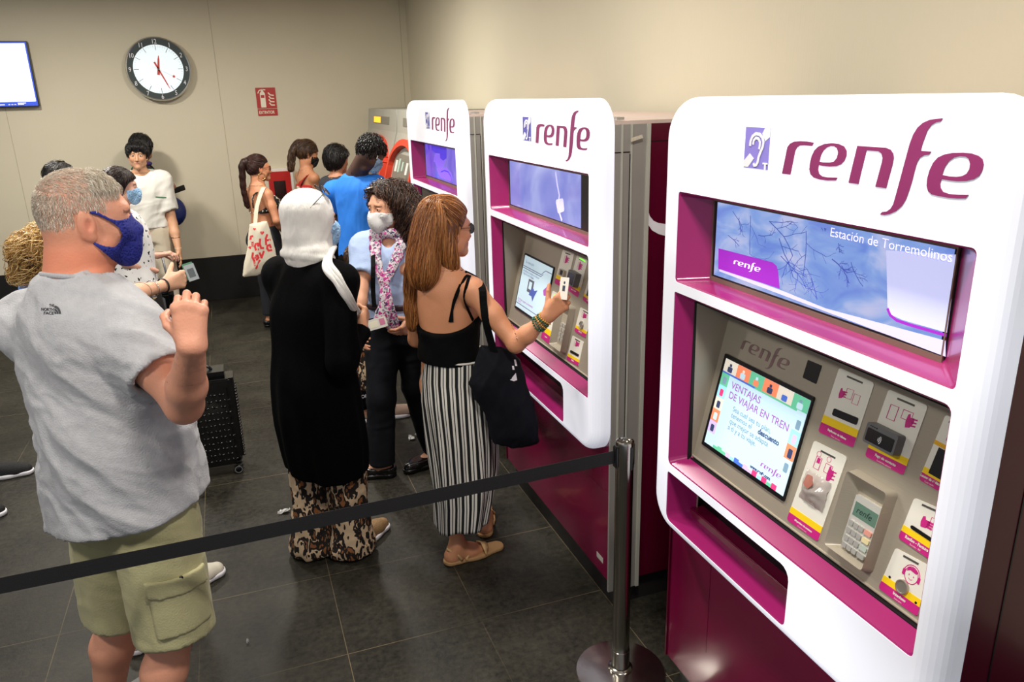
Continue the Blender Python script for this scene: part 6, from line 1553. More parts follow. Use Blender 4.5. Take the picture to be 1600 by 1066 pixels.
# sandals
m_sand = mat('tan_sandal', (206, 168, 118), .5, .15, var=.12, vscale=90, bump=.3, bscale=120); m_cork = mat('beige_sole', (178, 138, 92), .7, var=.1)
for q in 'RL':
    an, to = J['an' + q], J['toe' + q]; d = unit((to - an) * V3(1, 1, 0)); s_ = np.cross(d, (0, 0, 1)); hl = V3(an[0], an[1], 0) - d * .035; tp_ = hl + d * .235
    F = Fld(); F.u(cone(hl + V3(0, 0, .012), lerp(hl, tp_, .6) + V3(0, 0, .012), .040, .046), .03).u(cone(lerp(hl, tp_, .5) + V3(0, 0, .012), tp_ + V3(0, 0, .012), .047, .038), .03); F.cut(halfspace((0, 0, .022), (0, 0, 1)), .003).cut(halfspace((0, 0, .001), (0, 0, -1)), .002)
    so = cloth('sandal', F, .005, m_cork, red, sm=1)
    mb = MB(); A = lambda x, y, z: hl + d * x + s_ * y + V3(0, 0, z)
    ribbon(mb, smooth_path([A(.04, -.040, .02), A(.02, -.040, .05), A(-.008, -.022, .072), A(-.018, 0, .076), A(-.008, .022, .072), A(.02, .040, .05), A(.04, .040, .02)], 18), [unit(V3(0, 0, .3) - d * math.cos(t)) + s_ * math.sin(t) * 1.2 for t in np.linspace(-1.5, 1.5, 18)], .014, .004)
    ribbon(mb, smooth_path([A(.055, -.044, .020), A(.075, -.034, .050), A(.085, 0, .064), A(.075, .034, .050), A(.055, .044, .020)], 14), V3(0, 0, 1) + d * .4, .016, .004)
    ribbon(mb, smooth_path([A(.165, -.046, .018), A(.165, -.032, .044), A(.17, 0, .052), A(.165, .032, .044), A(.165, .046, .018)], 14), V3(0, 0, 1) + d * .4, .034, .004)
    mb.build('strap', m_sand, so, True)
glasses(red, H, mat('grey_lens', (40, 36, 44), .1, alpha=.8), mat('black_frame', (14, 12, 14), .3), name='glasses')
F = head_cap(H, .015); F.u(H.e(0, -.075, .085, .036, .045, .034), .03)
for p_, r0, r1 in (([H.w(0, -.085, .03), H.w(0, -.110, -.08), H.w(.0, -.115, -.17)], .064, .070), ([H.w(-.045, -.07, -.05), H.w(-.085, -.09, -.15), H.w(-.105, -.10, -.26), H.w(-.12, -.09, -.42)], .052, .024), ([H.w(.058, -.040, -.02), H.w(.068, -.035, -.10), H.w(.055, .005, -.150)], .030, .026)):
    ps = smooth_path(p_, 7)
    for i, (a_, b_) in enumerate(zip(ps[:-1], ps[1:])): F.u(cone(a_, b_, lerp(r0, r1, i / 6), lerp(r0, r1, (i + 1) / 6), (H.M[1], .75)), .03)
hairline(H, F, .062, .074, -.004, -.6)
hs_, HV = hair_shell(F, .006, (104, 62, 34), red, wr=dict(amp=.004, sc=40, st=8, ax=(0, 0, 1)))
def dred(P, t):
    q = H.loc(P); topm = ((q[:, 2] > .02) & (q[:, 1] > -.06))[:, None]; to = H.w(0, -.085, .10) - P
    d = np.where(topm, to / (np.linalg.norm(to, axis=1)[:, None] + .01) * 1.2, V3(-.12, 0, -1.0)); return d
REDC = [(150, 92, 48), (178, 116, 62), (116, 68, 34), (196, 136, 80), (134, 80, 40)]
strands('hair_strands', F, pick(HV, 3600), dred, 17, .016, .0014, .006, m_hair, red, REDC, jit=.12, curl=.0025, curlf=22)
# bracelets
m_gr = mat('green_beads', (22, 92, 66), .2, coat=.5); m_go = mat('gold_beads', (206, 160, 84), .3, .4)
fa = unit(J['wrR'] - J['elR']); ax1 = unit(np.cross(fa, (0, 0, 1))); ax2 = np.cross(fa, ax1)
for k in range(5):
    mb = MB(); c = J['wrR'] - fa * (.016 + k * .010)
    for t in np.linspace(0, 2 * math.pi, 21)[:-1]:
        q = c + (ax1 * math.cos(t) + ax2 * math.sin(t)) * (.0285 + .001 * k) + fa * .003 * math.sin(2 * t + k)
        bm = bmesh.new(); bmesh.ops.create_icosphere(bm, subdivisions=1, radius=.0048); bm.verts.index_update(); mb.add([np.array(v_.co) + q for v_ in bm.verts], [[x.index for x in f_.verts] for f_ in bm.faces]); bm.free()
    mb.build('bracelet', m_go if k in (0, 2) else m_gr, red, True)
# ticket card in her fingers
hp_ = atY(881, 452, 2.66); pcard = Plane(hp_, unit(V3(.25, -.9, .10)), V3(.25, .0, 1)); mb = MB(); mb.prism(pcard, rnd(rect(-.026, -.040, .026, .046), .003), 0, .0008, 0); mb.prism(pcard, rect(-.008, -.008, .008, .014), .0008, .0012, 1); mb.prism(pcard, rnd(rect(-.004, .020, .006, .030), .003), .0008, .0012, 1)
tag(mb.build('ticket', [mat('card_white', (232, 228, 218), .5), mat('card_print', (60, 66, 84), .5)]), 'small white ticket with a dark print held up to the middle machine', 'ticket')
# her black shoulder bag
cb = atY(788, 622, 2.86); u_, v_, pl_ = plane_poly(cb, -unit(ray(788, 622)) * V3(1, 1, 0) + V3(.25, 0, 0), [(752, 540), (790, 548), (812, 560), (822, 600), (838, 655), (841, 690), (800, 697), (773, 690), (760, 650), (733, 600), (742, 575)])
F = Fld(); F.u(pillow(cb, u_, v_, pl_, .060, .08), .02)
bag = thing('shoulder_bag', 'slouchy navy-black cloth bag hanging from the auburn-haired woman\'s shoulder', 'bag', tuple(cb - V3(0, 0, .15)))
bo = cloth('bag_body', F, .007, mat('navy_black_canvas', (10, 11, 20), .8, var=.15, vscale=15, bump=.15, spec=.2), bag, [dict(amp=.010, ax=(.2, 0, 1), sc=9, st=3), dict(amp=.004, ax=(.6, 0, 1), sc=22, st=4)], 2)
mb = MB(); pn = [on_body(x, y, .006) for x, y in ((749, 430), (752, 450), (756, 475), (760, 500))]
P_ = smooth_path([J['shR'] + V3(-.02, .03, .062)] + [a for a, b in pn] + [atY(766, 530, 2.84), atY(775, 560, 2.83)], 22); ribbon(mb, P_, -unit(ray(755, 480)) + V3(0, 0, .2), .030, .004); mb.build('strap', m_blackcloth, bag)
tri_ = [[(806, 590), (798, 599), (807, 602)]]; print_on('bag_print', bo, [[(806, 583), (797, 594), (803, 596)], [(806, 583), (803, 596), (808, 594)], [(803, 562), (806, 562), (808, 572), (805, 572)], [(800, 572), (803, 572), (804, 578), (801, 578)]], m_wprint, bo)
# ------------------------------------------------ people farther down the hall
def quick(label, hc, az, h, tone, B, hairc, **k):
    J, H = stand(hc, az, h, **{a: b for a, b in k.items() if a in ('bw', 'lean', 'haz', 'hpitch', 'hroll', 'hs', 'foot', 'fsp', 'stag')})
    root = thing('person', label, 'person', (J['pelvis'][0], J['pelvis'][1], 0)); return J, H, root
def cap_hair(root, H, tone, cols, off=.016, n=900, length=7, step=.011, r=.0018, hl={}, extra=None, dirf=None, curl=0, lift=.008, h=.008):
    F = head_cap(H, off)
    if extra: extra(F)
    hairline(H, F, **hl); o, V = hair_shell(F, h, tone, root); strands('hair_strands', F, pick(V, n), dirf or down(H, .3), length, step, r, lift, m_hair, root, cols, curl=curl, jit=.25)
    return F
BLK = [(22, 18, 17), (34, 28, 25), (14, 12, 12)]; BRN = [(64, 44, 30), (88, 62, 42), (48, 32, 24), (110, 80, 54)]
# young man in white, facing us
J, H, w1 = quick('young man in a white T-shirt and beige drawstring trousers, facing the camera', atY(215, 243, 8.2), 176, 1.76, (206, 156, 122), MAL, BLK, haz=180, hpitch=-2, hroll=-3, bw=1.05)
arm(J, 'L', atY(270, 350, 8.2), atY(279, 391, 8.08)); arm(J, 'R', atY(192, 345, 8.22), atY(222, 386, 7.78))
body, _, _ = build_body(w1, J, dict(MAL, arm=1.15), (206, 156, 122), H, h=.013, hh=.0055, hands=[dict(w=J['wrL'], d=V3(.1, -.1, -.9), n=V3(-.8, .2, 0), t=V3(0, -.9, 0), curls=(.2, .3, .2)), dict(w=J['wrR'], d=V3(.55, -.45, -.2), n=V3(0, 0, -1), t=V3(.3, -.6, 0), curls=(.9, 1.0, .5))], brow=(24, 18, 16))
eyes(body, H, (34, 24, 20))
m_wt = mat('white_jersey', (222, 220, 212), .85, var=.03, vscale=8, bump=.15, bscale=120)
ts, _ = top(J, MAL, m_wt, w1, off=.022, sleeve=(.68, .68), hem=.02, h=.010, sr=(.078, .080), wr=[dict(amp=.010, sc=7, st=3, ax=(.4, 0, 1)), dict(amp=.004, sc=15, st=3, ax=(1, 0, .3))], neck_r=.066)
print_on('pocket_line', ts, [[(243, 307), (260, 308), (260, 309.6), (243, 308.8)]], mat('green_piping', (70, 120, 84), .7), ts)
pants(J, MAL, mat('beige_linen', (204, 192, 170), .85, var=.04, bump=.2, bscale=90), w1, r=(.105, .085, .07), h=.012, wr=dict(amp=.010, sc=8, st=4, ax=(0, 0, 1)))
for q in 'RL': shoe(w1, J['an' + q], J['toe' + q], 'shoe', m_wprint, m_wprint, h=.010)
mb = MB(); c = lerp(J['wrL'], J['elL'], .08); mb.tube([c + V3(.031 * math.cos(t), .031 * math.sin(t), 0) for t in np.linspace(0, 6.28, 15)], .004, 5, cap=False); mb.build('bracelet', mat('pale_bracelet', (196, 186, 160), .4), w1, True)
def fr(F): F.u(H.e(.022, .058, .080, .040, .032, .026), .02).u(H.e(-.034, .056, .078, .030, .032, .026), .02); F.u(H.e(.056, .02, .055, .026, .055, .045), .03).u(H.e(-.056, .02, .055, .026, .055, .045), .03)
cap_hair(w1, H, (18, 15, 15), BLK, .014, 900, 7, .012, .0022, dict(front=.085, up=.048, ear=.004), extra=fr, dirf=lambda P, t: np.tile(H.M[1] * .5 - V3(0, 0, .8), (len(P), 1)))
# the one standing behind him with a phone
J, H, w2 = quick('person', atY(222, 232, 8.7), 95, 1.80, (150, 104, 80), MAL, BLK, haz=15, bw=1.0)
w2['label'] = 'person in black, purple and green jacket standing behind the young man in white'
arm(J, 'R', atY(245, 330, 8.45), atY(262, 306, 8.5)); arm(J, 'L', atY(240, 335, 8.8), atY(258, 310, 8.7))
body, _, _ = build_body(w2, J, MAL, (150, 104, 80), H, h=.014, hh=.006, hands=[dict(w=J['wrR'], d=atY(272, 298, 8.5) - J['wrR'], n=V3(0, .3, 1), t=V3(0, -1, .1), curls=(.7, .8, .4))])
m_jk = cloth_pattern('green_patterned_jacket', (16, 18, 22), [(46, 150, 92), (24, 84, 56), (70, 176, 110)], .30, 26)
top(J, MAL, m_jk, w2, off=.026, sleeve=(1.9, 1.9), hem=-.02, h=.012, sr=(.072, .055), neck_r=.07)
mb = MB(); mb.tube([J['neck'] + V3(.075 * math.cos(t), .075 * math.sin(t), .022) for t in np.linspace(0, 6.28, 17)], .018, 8, cap=False); mb.build('collar', mat('purple_collar', (56, 36, 100), .8), w2, True)
pants(J, MAL, m_blackcloth, w2, h=.013)
cap_hair(w2, H, (24, 18, 16), BLK, .022, 700, 7, .012, .0022, dict(front=.07, up=.06))
ph = Plane(atY(276, 297, 8.46), unit(V3(.9, -.1, .28)), V3(-.2, .6, .6)); mb = MB(); mb.prism(ph, rnd(rect(-.03, -.035, .085, .025), .008), 0, .009); tag(mb.build('phone', mat('black_phone', (16, 15, 16), .2)), 'black phone held out by the person behind the young man in white', 'phone')
F = Fld(); cb = atY(273, 331, 8.45); F.u(ell(cb, V3(.105, .075, .135)), .02).u(ell(cb + V3(-.02, 0, .09), V3(.07, .06, .06)), .04)
bg = thing('backpack', 'round navy blue bag hanging beside the young man in white', 'bag', tuple(cb - V3(0, 0, .13))); cloth('bag_body', F, .010, mat('navy_nylon', (18, 34, 92), .5, var=.1, bump=.15), bg, dict(amp=.007, sc=14, st=2), 1)
mb = MB(); ribbon(mb, smooth_path([cb + V3(-.03, 0, .13), cb + V3(-.10, .05, .24), J['shR'] + V3(0, 0, .03)], 10), V3(0, -1, .2), .03, .004); mb.build('strap', m_blackcloth, bg)
# woman in the dotted blouse
J, H, w3 = quick('woman in a white blouse with black dots and a light blue mask', atY(190, 292, 6.0), 72, 1.67, (212, 160, 138), FEM, BRN, haz=84, hpitch=-6, bw=1.05)
arm(J, 'R', J['shR'] + V3(-.05, -.02, -.27), J['shR'] + V3(.12, .08, -.36)); arm(J, 'L', J['shL'] + V3(.02, .03, -.27), J['shL'] + V3(.22, .05, -.30))
body, _, _ = build_body(w3, J, dict(FEM, t=(.175, .13, .15, .125, .155, .12)), (212, 160, 138), H, h=.012, hh=.0045, female=True, hands=[dict(w=J['wrL'], d=V3(.9, 0, .1), n=V3(0, 0, -1), t=V3(0, .9, 0), curls=(.6, .7, .4))])
eyes(body, H, (60, 44, 34))
m_dot = cloth_pattern('black_dots_on_white', (232, 230, 228), [(14, 14, 16)], .235, 32, stretch=(1, 1, .75))
top(J, dict(FEM, t=(.175, .13, .15, .125, .160, .125)), m_dot, w3, off=.022, sleeve=(.45, .45), hem=-.02, h=.009, sr=(.068, .070), wr=dict(amp=.007, sc=9, st=3))
m_tri = cloth_pattern('black_beige_triangles', (24, 20, 18), [(170, 146, 116)], .32, 15, rnd_=.15, stretch=(1, 1, 1.2))
skirt_mesh('skirt', [(J['pelvis'] + V3(0, 0, .10), .165, .14), (J['pelvis'], .19, .155), (J['pelvis'] - V3(0, 0, .35), .21, .18), (J['pelvis'] - V3(0, 0, .72), .24, .21)], J['R'], J['F'], m_tri, w3, n=60, fold=lambda a, z: .05 * z * math.cos(7 * a))
for q in 'RL': shoe(w3, J['an' + q], J['toe' + q], 'shoe', m_black, m_black, h=.010, high=.03)
surgical(w3, H, h=.004)
F = head_cap(H, .018); ps = smooth_path([H.w(-.02, -.085, .0), H.w(.03, -.07, -.13), H.w(.065, -.02, -.24), H.w(.065, .02, -.33)], 7)
for i, (a_, b_) in enumerate(zip(ps[:-1], ps[1:])): F.u(cone(a_, b_, .056 - .004 * i, .052 - .004 * i), .03)
hairline(H, F, .062, .064, .002, -.7); o_, V_ = hair_shell(F, .007, (36, 24, 20), w3, wr=dict(amp=.004, sc=30, st=4)); strands('hair_strands', F, pick(V_, 1500), down(H, .2), 12, .013, .0017, .007, m_hair, w3, [(46, 30, 26), (66, 44, 36), (28, 20, 18)], curl=.004, curlf=40)
# grey cabin case with a pull handle
sc_ = thing('suitcase', 'grey and black cabin case with a raised pull handle behind the big man\'s hand', 'suitcase', tuple(atY(242, 470, 7.0) * V3(1, 1, 0)))
q0 = atY(240, 470, 7.0); mb = MB(); mb.box((q0[0] - .15, q0[1] - .10, .05), (q0[0] + .16, q0[1] + .10, .60), 0, bev=.03); mb.box((q0[0] - .08, q0[1] - .112, .15), (q0[0] + .10, q0[1] - .098, .56), 1, bev=.01); mb.build('shell', [m_blackcloth, mat('grey_case', (104, 106, 110), .5)], sc_, 30)
ht = atY(242, 398, 7.0)
for s_ in (-1, 1): mb = MB(); mb.tube([(ht[0] + s_ * .05 + .02, q0[1] + .04, .58), (ht[0] + s_ * .05, ht[1] + .02, ht[2] - .01)], .009, 8); mb.build('handle_tube', mat('grey_tube', (150, 152, 156), .35, .6), sc_, True)
mb = MB(); mb.tube([(ht[0] - .065, ht[1] + .02, ht[2]), (ht[0] + .065, ht[1] + .02, ht[2])], .017, 10); mb.build('handle_grip', m_black, sc_, True)
for s_ in (-1, 1): mb = MB(); mb.lathe([(0.001, -.012), (.025, -.012), (.025, .012), (.001, .012)], (q0[0] + s_ * .11, q0[1], .025), 14, axis='y'); mb.build('wheel', m_black, sc_, True)
# woman with the tote bag
J, H, w4 = quick('woman with a long dark ponytail, hoop earrings and a tote bag', atY(405, 263, 7.6), 62, 1.64, (196, 134, 98), FEM, BRN, haz=78, hpitch=-4, foot=(.0, 0))
arm(J, 'R', atY(432, 345, 7.38), atY(446, 366, 7.55)); arm(J, 'L', J['shL'] + V3(.03, .1, -.26), J['shL'] + V3(.22, .15, -.28))
body, _, _ = build_body(w4, J, FEM, (196, 134, 98), H, h=.011, hh=.0045, female=True, hands=[dict(w=J['wrR'], d=V3(.8, .5, .1), n=V3(-.3, .6, 0), t=V3(0, 0, 1), curls=(.6, .7, .4)), dict(w=J['wrL'], d=V3(.8, .3, .1), n=V3(0, 0, -1), t=V3(.3, -.6, 0), curls=(.6, .7, .4))])
m_bw = cloth_pattern('black_white_print', (14, 13, 13), [(226, 220, 208), (206, 190, 170)], .36, 34)
R, w, Fd = body_frame(J); L_ = np.linalg.norm(J['neck'] - J['pelvis'])
kn, *_ = knots_of(J, [(.30, .142, .108, 0), (.45, .136, .104, .008), (.60, .146, .112, .010), (.72, .150, .116, .01)]); F = Fld(); F.u(sloft(kn, R, w), .02)
for s_ in (-1, 1): F.u(ell(J['pelvis'] + w * L_ * .66 + R * s_ * .075 + Fd * .09, V3(.072, .07, .072)), .03)
F.cut(halfspace(J['pelvis'] + w * L_ * .66, unit(w - Fd * .8)), .004).cut(halfspace(J['pelvis'] + w * L_ * .50, -w), .004)
tp = cloth('bikini_top', F, .008, m_bw, w4)
mb = MB()
for s_ in (-1, 1): ribbon(mb, smooth_path([J['pelvis'] + w * L_ * .62 + R * s_ * .07 - Fd * .115, J['pelvis'] + w * L_ * .85 + R * s_ * .085 - Fd * .105, J['neck'] + R * s_ * .09 - w * .035, J['neck'] + R * s_ * .085 + Fd * .09 - w * .09], 12), [-Fd * math.cos(t) + w * math.sin(t) for t in np.linspace(.2, 2.4, 12)], .022, .004)
mb.build('shoulder_strap', m_bw, tp)
pants(J, FEM, mat('dark_denim', (30, 32, 40), .8, bump=.1), w4, to=.97, h=.012, r=(.100, .084, .068))
for q in 'RL': shoe(w4, J['an' + q], J['toe' + q], 'shoe', m_black, m_black, h=.010, high=.03)
F = head_cap(H, .012); F.u(H.e(0, -.098, .055, .030, .034, .030), .02)
ps = smooth_path([H.w(0, -.115, .06), H.w(0, -.155, .03), H.w(0, -.160, -.12), H.w(0, -.150, -.25), H.w(0, -.125, -.36)], 8)
for i, (a_, b_) in enumerate(zip(ps[:-1], ps[1:])): F.u(cone(a_, b_, .030 - .0022 * i, .028 - .0022 * i), .015)
hairline(H, F, .060, .066, -.002, -.7); o_, V_ = hair_shell(F, .007, (44, 24, 20), w4)
def dpt(P, t):
    q = H.loc(P); to = H.w(0, -.115, .06) - P; return np.where((q[:, 1] > -.11)[:, None], to / (np.linalg.norm(to, axis=1)[:, None] + .01), V3(0, 0, -1.0))
strands('hair_strands', F, pick(V_, 1200), dpt, 11, .014, .0015, .004, m_hair, w4, [(58, 32, 26), (76, 44, 34), (40, 22, 18)], jit=.12)
mb = MB(); mb.tube([H.w(.030 * math.cos(t), -.122, .055) + H.M[2] * .030 * math.sin(t) for t in np.linspace(0, 6.28, 13)], .010, 6, cap=False); mb.build('hair_tie', m_wprint, w4, True)
mb = MB(); c = H.w(.078, .0, -.070); mb.tube([c + H.M[1] * .032 * math.cos(t) + H.M[2] * .032 * math.sin(t) for t in np.linspace(0, 6.28, 25)], .0024, 6, cap=False); mb.build('hoop_earring', mat('gold_hoop', (226, 190, 120), .25, .9), w4, True)
glasses(w4, H, mat('brown_lens', (58, 34, 30), .1, alpha=.75), mat('amber_frame', (150, 80, 50), .3), r=(.027, .023))
# her canvas tote
ct = atY(402, 400, 7.28); nn = unit(-ray(402, 400) * V3(1, 1, 0) + V3(.15, 0, 0)); u_, v_, pl_ = plane_poly(ct, nn, [(390, 350), (418, 345), (428, 380), (436, 414), (402, 431), (379, 433), (381, 415), (387, 385)])
tt = thing('tote_bag', 'cream canvas tote bag printed self love in red on the ponytailed woman\'s shoulder', 'bag', tuple(ct - V3(0, 0, .2)))
F = Fld(); F.u(pillow(ct, u_, v_, pl_, .035, .10), .01); tb_ = cloth('bag_body', F, .008, mat('cream_canvas', (222, 212, 190), .85, var=.03, bump=.2, bscale=200), tt, dict(amp=.006, sc=9, st=3, ax=(.3, 0, 1)), 1)
KT = crop(360, 220, 4.844)
def stroke_px(P, wd):
    out = []; P = [np.array(q, float) for q in P]
    for a, b in zip(P[:-1], P[1:]):
        t = unit(b - a); n_ = np.array([-t[1], t[0]]) * wd / 2; e_ = t * wd * .3; out.append([tuple(a + n_ - e_), tuple(b + n_ + e_), tuple(b - n_ + e_), tuple(a - n_ - e_)])
    return out
pol = []
for P in ([(168, 722), (155, 725), (152, 745), (168, 770), (166, 800), (150, 812), (143, 805)],      # S
          [(185, 800), (210, 795), (208, 778), (192, 782), (185, 800), (192, 825), (212, 822)],           # e
          [(225, 745), (222, 780), (232, 812), (250, 812)],                                               # l
          [(305, 705), (278, 712), (268, 740), (270, 785)], [(268, 755), (300, 750)],                      # f
          [(170, 850), (166, 880), (178, 905), (186, 925)],                                               # l
          [(195, 870), (188, 888), (200, 900), (212, 885), (205, 868), (195, 870)],                        # o
          [(222, 850), (236, 885), (252, 838)],                                                           # v
          [(278, 815), (305, 806), (298, 788), (280, 796), (278, 815), (290, 832), (312, 828)],            # e
          [(180, 905), (186, 945), (196, 965), (222, 905)]):
    pol += stroke_px(KT(P), 3.2)
def heart(cx, cy, s): return KT([(cx + s * 16 * math.sin(t) ** 3, cy - s * (13 * math.cos(t) - 5 * math.cos(2 * t) - 2 * math.cos(3 * t) - math.cos(4 * t))) for t in np.linspace(0, 2 * math.pi, 19)[:-1]])
for h_ in ((182, 668, .7), (240, 697, 1.0), (128, 866, .8)): pol.append(heart(*h_))
print_on('bag_print', tb_, pol, mat('coral_red_print', (226, 56, 62), .7), tb_)['label'] = 'red bubbly lettering self love with small hearts'
mb = MB()
for dx in (0, .012): ribbon(mb, smooth_path([atY(397, 362, 7.30) + V3(dx, 0, 0), atY(400, 325, 7.34) + V3(dx, .01, 0), J['shR'] + V3(-.05 + dx, -.035, .045), J['shR'] + V3(-.02 + dx, .05, .045), J['shR'] + V3(.0, .09, -.12), atY(410, 362, 7.42)], 20), [V3(0, -1, .1)] * 9 + [V3(0, -.5, .8)] * 4 + [V3(.3, .8, .1)] * 7, .022, .004)
mb.build('strap', mat('cream_canvas', (222, 212, 190), .85), tt)
# woman with brown ponytail and black mask
J, H, w5 = quick('brown-haired woman in a black mask and red strapped dress looking down', atY(481, 240, 8.3), 68, 1.70, (196, 136, 100), FEM, BRN, haz=82, hpitch=-22)
arm(J, 'R', atY(497, 312, 8.25), atY(512, 318, 8.35)); arm(J, 'L', J['shL'] + V3(.03, .05, -.26), J['shL'] + V3(.16, .10, -.34))
body, _, _ = build_body(w5, J, FEM, (196, 136, 100), H, h=.012, hh=.005, female=True, hands=[dict(w=J['wrR'], d=V3(.9, .2, 0), n=V3(0, 0, -1), t=V3(0, .9, 0)), dict(w=J['wrL'], d=V3(.9, .2, 0), n=V3(0, 0, -1), t=V3(0, -.9, 0))])
R, w, Fd = body_frame(J); m_rd = cloth_pattern('red_cream_print', (176, 42, 34), [(220, 206, 180)], .42, 7, rnd_=.8)
kn, *_ = knots_of(J, [(-1.0, .26, .24, 0), (-.5, .22, .19, 0), (0, .180, .14, -.01), (.3, .150, .115, 0), (.45, .142, .112, .008), (.72, .152, .118, .01)]); F = Fld(); F.u(sloft(kn, R, w), .02); F.cut(halfspace(J['pelvis'] + w * .40, unit(w - Fd * .3)), .004)
dr = cloth('dress', F, .011, m_rd, w5, dict(amp=.010, sc=7, st=4, ax=(0, 0, 1)))
mb = MB(); ribbon(mb, smooth_path([J['pelvis'] + w * .36 - Fd * .105 + R * .02, J['neck'] - w * .10 - Fd * .095 + R * .05, J['neck'] - w * .03 + R * .10 - Fd * .01, J['neck'] - w * .12 + R * .08 + Fd * .10], 12), [-Fd * math.cos(t) + w * math.sin(t) for t in np.linspace(.2, 2.4, 12)], .080, .005); mb.build('shoulder_strap', mat('red_strap', (172, 40, 34), .8), dr)
for q in 'RL': shoe(w5, J['an' + q], J['toe' + q], 'shoe', m_sand, m_cork, h=.010, high=.03)
surgical(w5, H, mat('black_mask', (18, 18, 20), .8), h=.005)
F = head_cap(H, .014); F.u(H.e(0, -.115, .050, .040, .040, .050), .02)
ps = smooth_path([H.w(0, -.125, .04), H.w(0, -.150, -.06), H.w(0, -.120, -.20)], 6)
for i, (a_, b_) in enumerate(zip(ps[:-1], ps[1:])): F.u(cone(a_, b_, .040 - .003 * i, .038 - .003 * i), .015)
hairline(H, F, .066, .055, .0, -.7); o_, V_ = hair_shell(F, .008, (62, 42, 30), w5); strands('hair_strands', F, pick(V_, 1000), down(H, .5), 9, .014, .0018, .006, m_hair, w5, BRN, curl=.004, curlf=40)
# short black hair, seen over the blue shoulder
J, H, w6 = quick('person with short black hair, only the head showing behind the man in blue', atY(528, 250, 7.6), 60, 1.66, (190, 134, 104), MAL, BLK, haz=62, hpitch=-10)
body, _, _ = build_body(w6, J, MAL, (190, 134, 104), H, h=.014, hh=.006); top(J, MAL, mat('dark_grey_shirt', (50, 52, 58), .85), w6, h=.012); pants(J, MAL, m_blackcloth, w6, h=.013)
for q in 'RL': shoe(w6, J['an' + q], J['toe' + q], 'shoe', m_black, m_black, h=.011)
cap_hair(w6, H, (20, 17, 17), BLK, .028, 900, 6, .012, .0022, dict(front=.070, up=.07, nape=-.10), extra=lambda F: F.u(H.e(0, -.06, -.02, .080, .062, .085), .03), lift=.012)
# man in the blue T-shirt
J, H, w7 = quick('man in a bright blue T-shirt and light blue mask bending his head to a machine', atY(581, 240, 6.45), 58, 1.80, (84, 58, 50), MAL, BLK, haz=72, hpitch=-38, lean=(-.10, .02), bw=1.12)
J['neck'] = atY(556, 275, 6.62); J['shR'] = atY(588, 292, 6.46); J['shL'] = atY(522, 300, 6.82); arm(J, 'R', atY(592, 352, 6.42), atY(592, 378, 6.60)); arm(J, 'L', J['shL'] + V3(.04, .1, -.26), J['shL'] + V3(.16, .12, -.40))
J['pelvis'] = atY(563, 398, 6.60)
for q, k in (('R', 1), ('L', -1)): J['hip' + q] = J['pelvis'] + J['R'] * k * .09 - V3(0, 0, .02); J['an' + q] = J['hip' + q] * V3(1, 1, 0) + V3(0, 0, .09); J['kn' + q] = lerp(J['hip' + q], J['an' + q], .5) + J['F'] * .03; J['toe' + q] = J['an' + q] + J['F'] * .15 - V3(0, 0, .07)
BB = dict(t=(.165, .12, .16, .12, .185, .125), arm=1.05, leg=1.05, off=-.004)
body, _, _ = build_body(w7, J, BB, (78, 54, 46), H, h=.011, hh=.0045, nr=.078, hands=[dict(w=J['wrR'], d=V3(.9, .3, .1), n=V3(0, 0, -1), t=V3(0, .9, 0)), dict(w=J['wrL'], d=V3(.9, 0, .1), n=V3(0, 0, -1), t=V3(0, -.9, 0))], lips=(80, 48, 46), brow=(16, 12, 12))
ts, _ = top(J, BB, mat('bright_blue_jersey', (34, 122, 224), .75, var=.04, vscale=8, bump=.1, bscale=120), w7, off=.018, sleeve=(.62, .62), hem=-.01, h=.009, sr=(.078, .078), wr=[dict(amp=.010, sc=7, st=3, ax=(.5, 0, 1)), dict(amp=.004, sc=15, st=3)], neck_r=.075)
pants(J, BB, m_blackcloth, w7, h=.012, r=(.10, .078, .068))
for q in 'RL': shoe(w7, J['an' + q], J['toe' + q], 'shoe', m_black, m_wprint, h=.010)
surgical(w7, H, h=.0045)
cap_hair(w7, H, (14, 12, 13), BLK, .013, 700, 5, .012, .0040, dict(front=.075, up=.06, nape=-.055), curl=.003, lift=.014, dirf=lambda P, t: np.tile(H.M[1] * -.2 - V3(0, 0, .8), (len(P), 1)) + (P - H.c) * 4)
mb = MB(); mb.tube([H.w(.080, .004, -.006), H.w(.088, .01, -.012), H.w(.090, .016, -.035)], .0045, 7); mb.build('earbud', m_wprint, w7, True)
# blonde woman reaching past the big man
J, H, w8 = quick('person', atY(100, 398, 3.42), 60, 1.66, (214, 164, 134), FEM, BRN, haz=58, hpitch=-30, hs=.95, bw=.95)
w8['label'] = 'blonde woman in blue with a loose bun, mostly hidden behind the big man'
J['shR'] = atY(150, 448, 3.32); J['shL'] = atY(62, 450, 3.62); J['neck'] = atY(104, 430, 3.45); J['pelvis'] = V3(-.60, 3.40, .88)
arm(J, 'R', atY(196, 462, 3.22), atY(258, 446, 3.40)); arm(J, 'L', J['shL'] + V3(.1, .1, -.26), J['shL'] + V3(.3, .0, -.25))
for q, k in (('R', 1), ('L', -1)): J['hip' + q] = J['pelvis'] + J['R'] * k * .085
J['anR'] = atZ(222, 978, .09); J['toeR'] = atZ(222, 1020, .02) * V3(1, 1, 0) + V3(.02, .03, .02); J['toeR'] = J['anR'] * V3(1, 1, 0) + V3(.10, .10, .02); J['anL'] = atZ(268, 903, .09); J['toeL'] = J['anL'] * V3(1, 1, 0) + V3(.12, .06, .02)
J['knR'] = lerp(J['hipR'], J['anR'], .5) + J['F'] * .02; J['knL'] = lerp(J['hipL'], J['anL'], .5) + J['F'] * .02
FE2 = dict(FEM, t=(.15, .105, .12, .10, .135, .10))
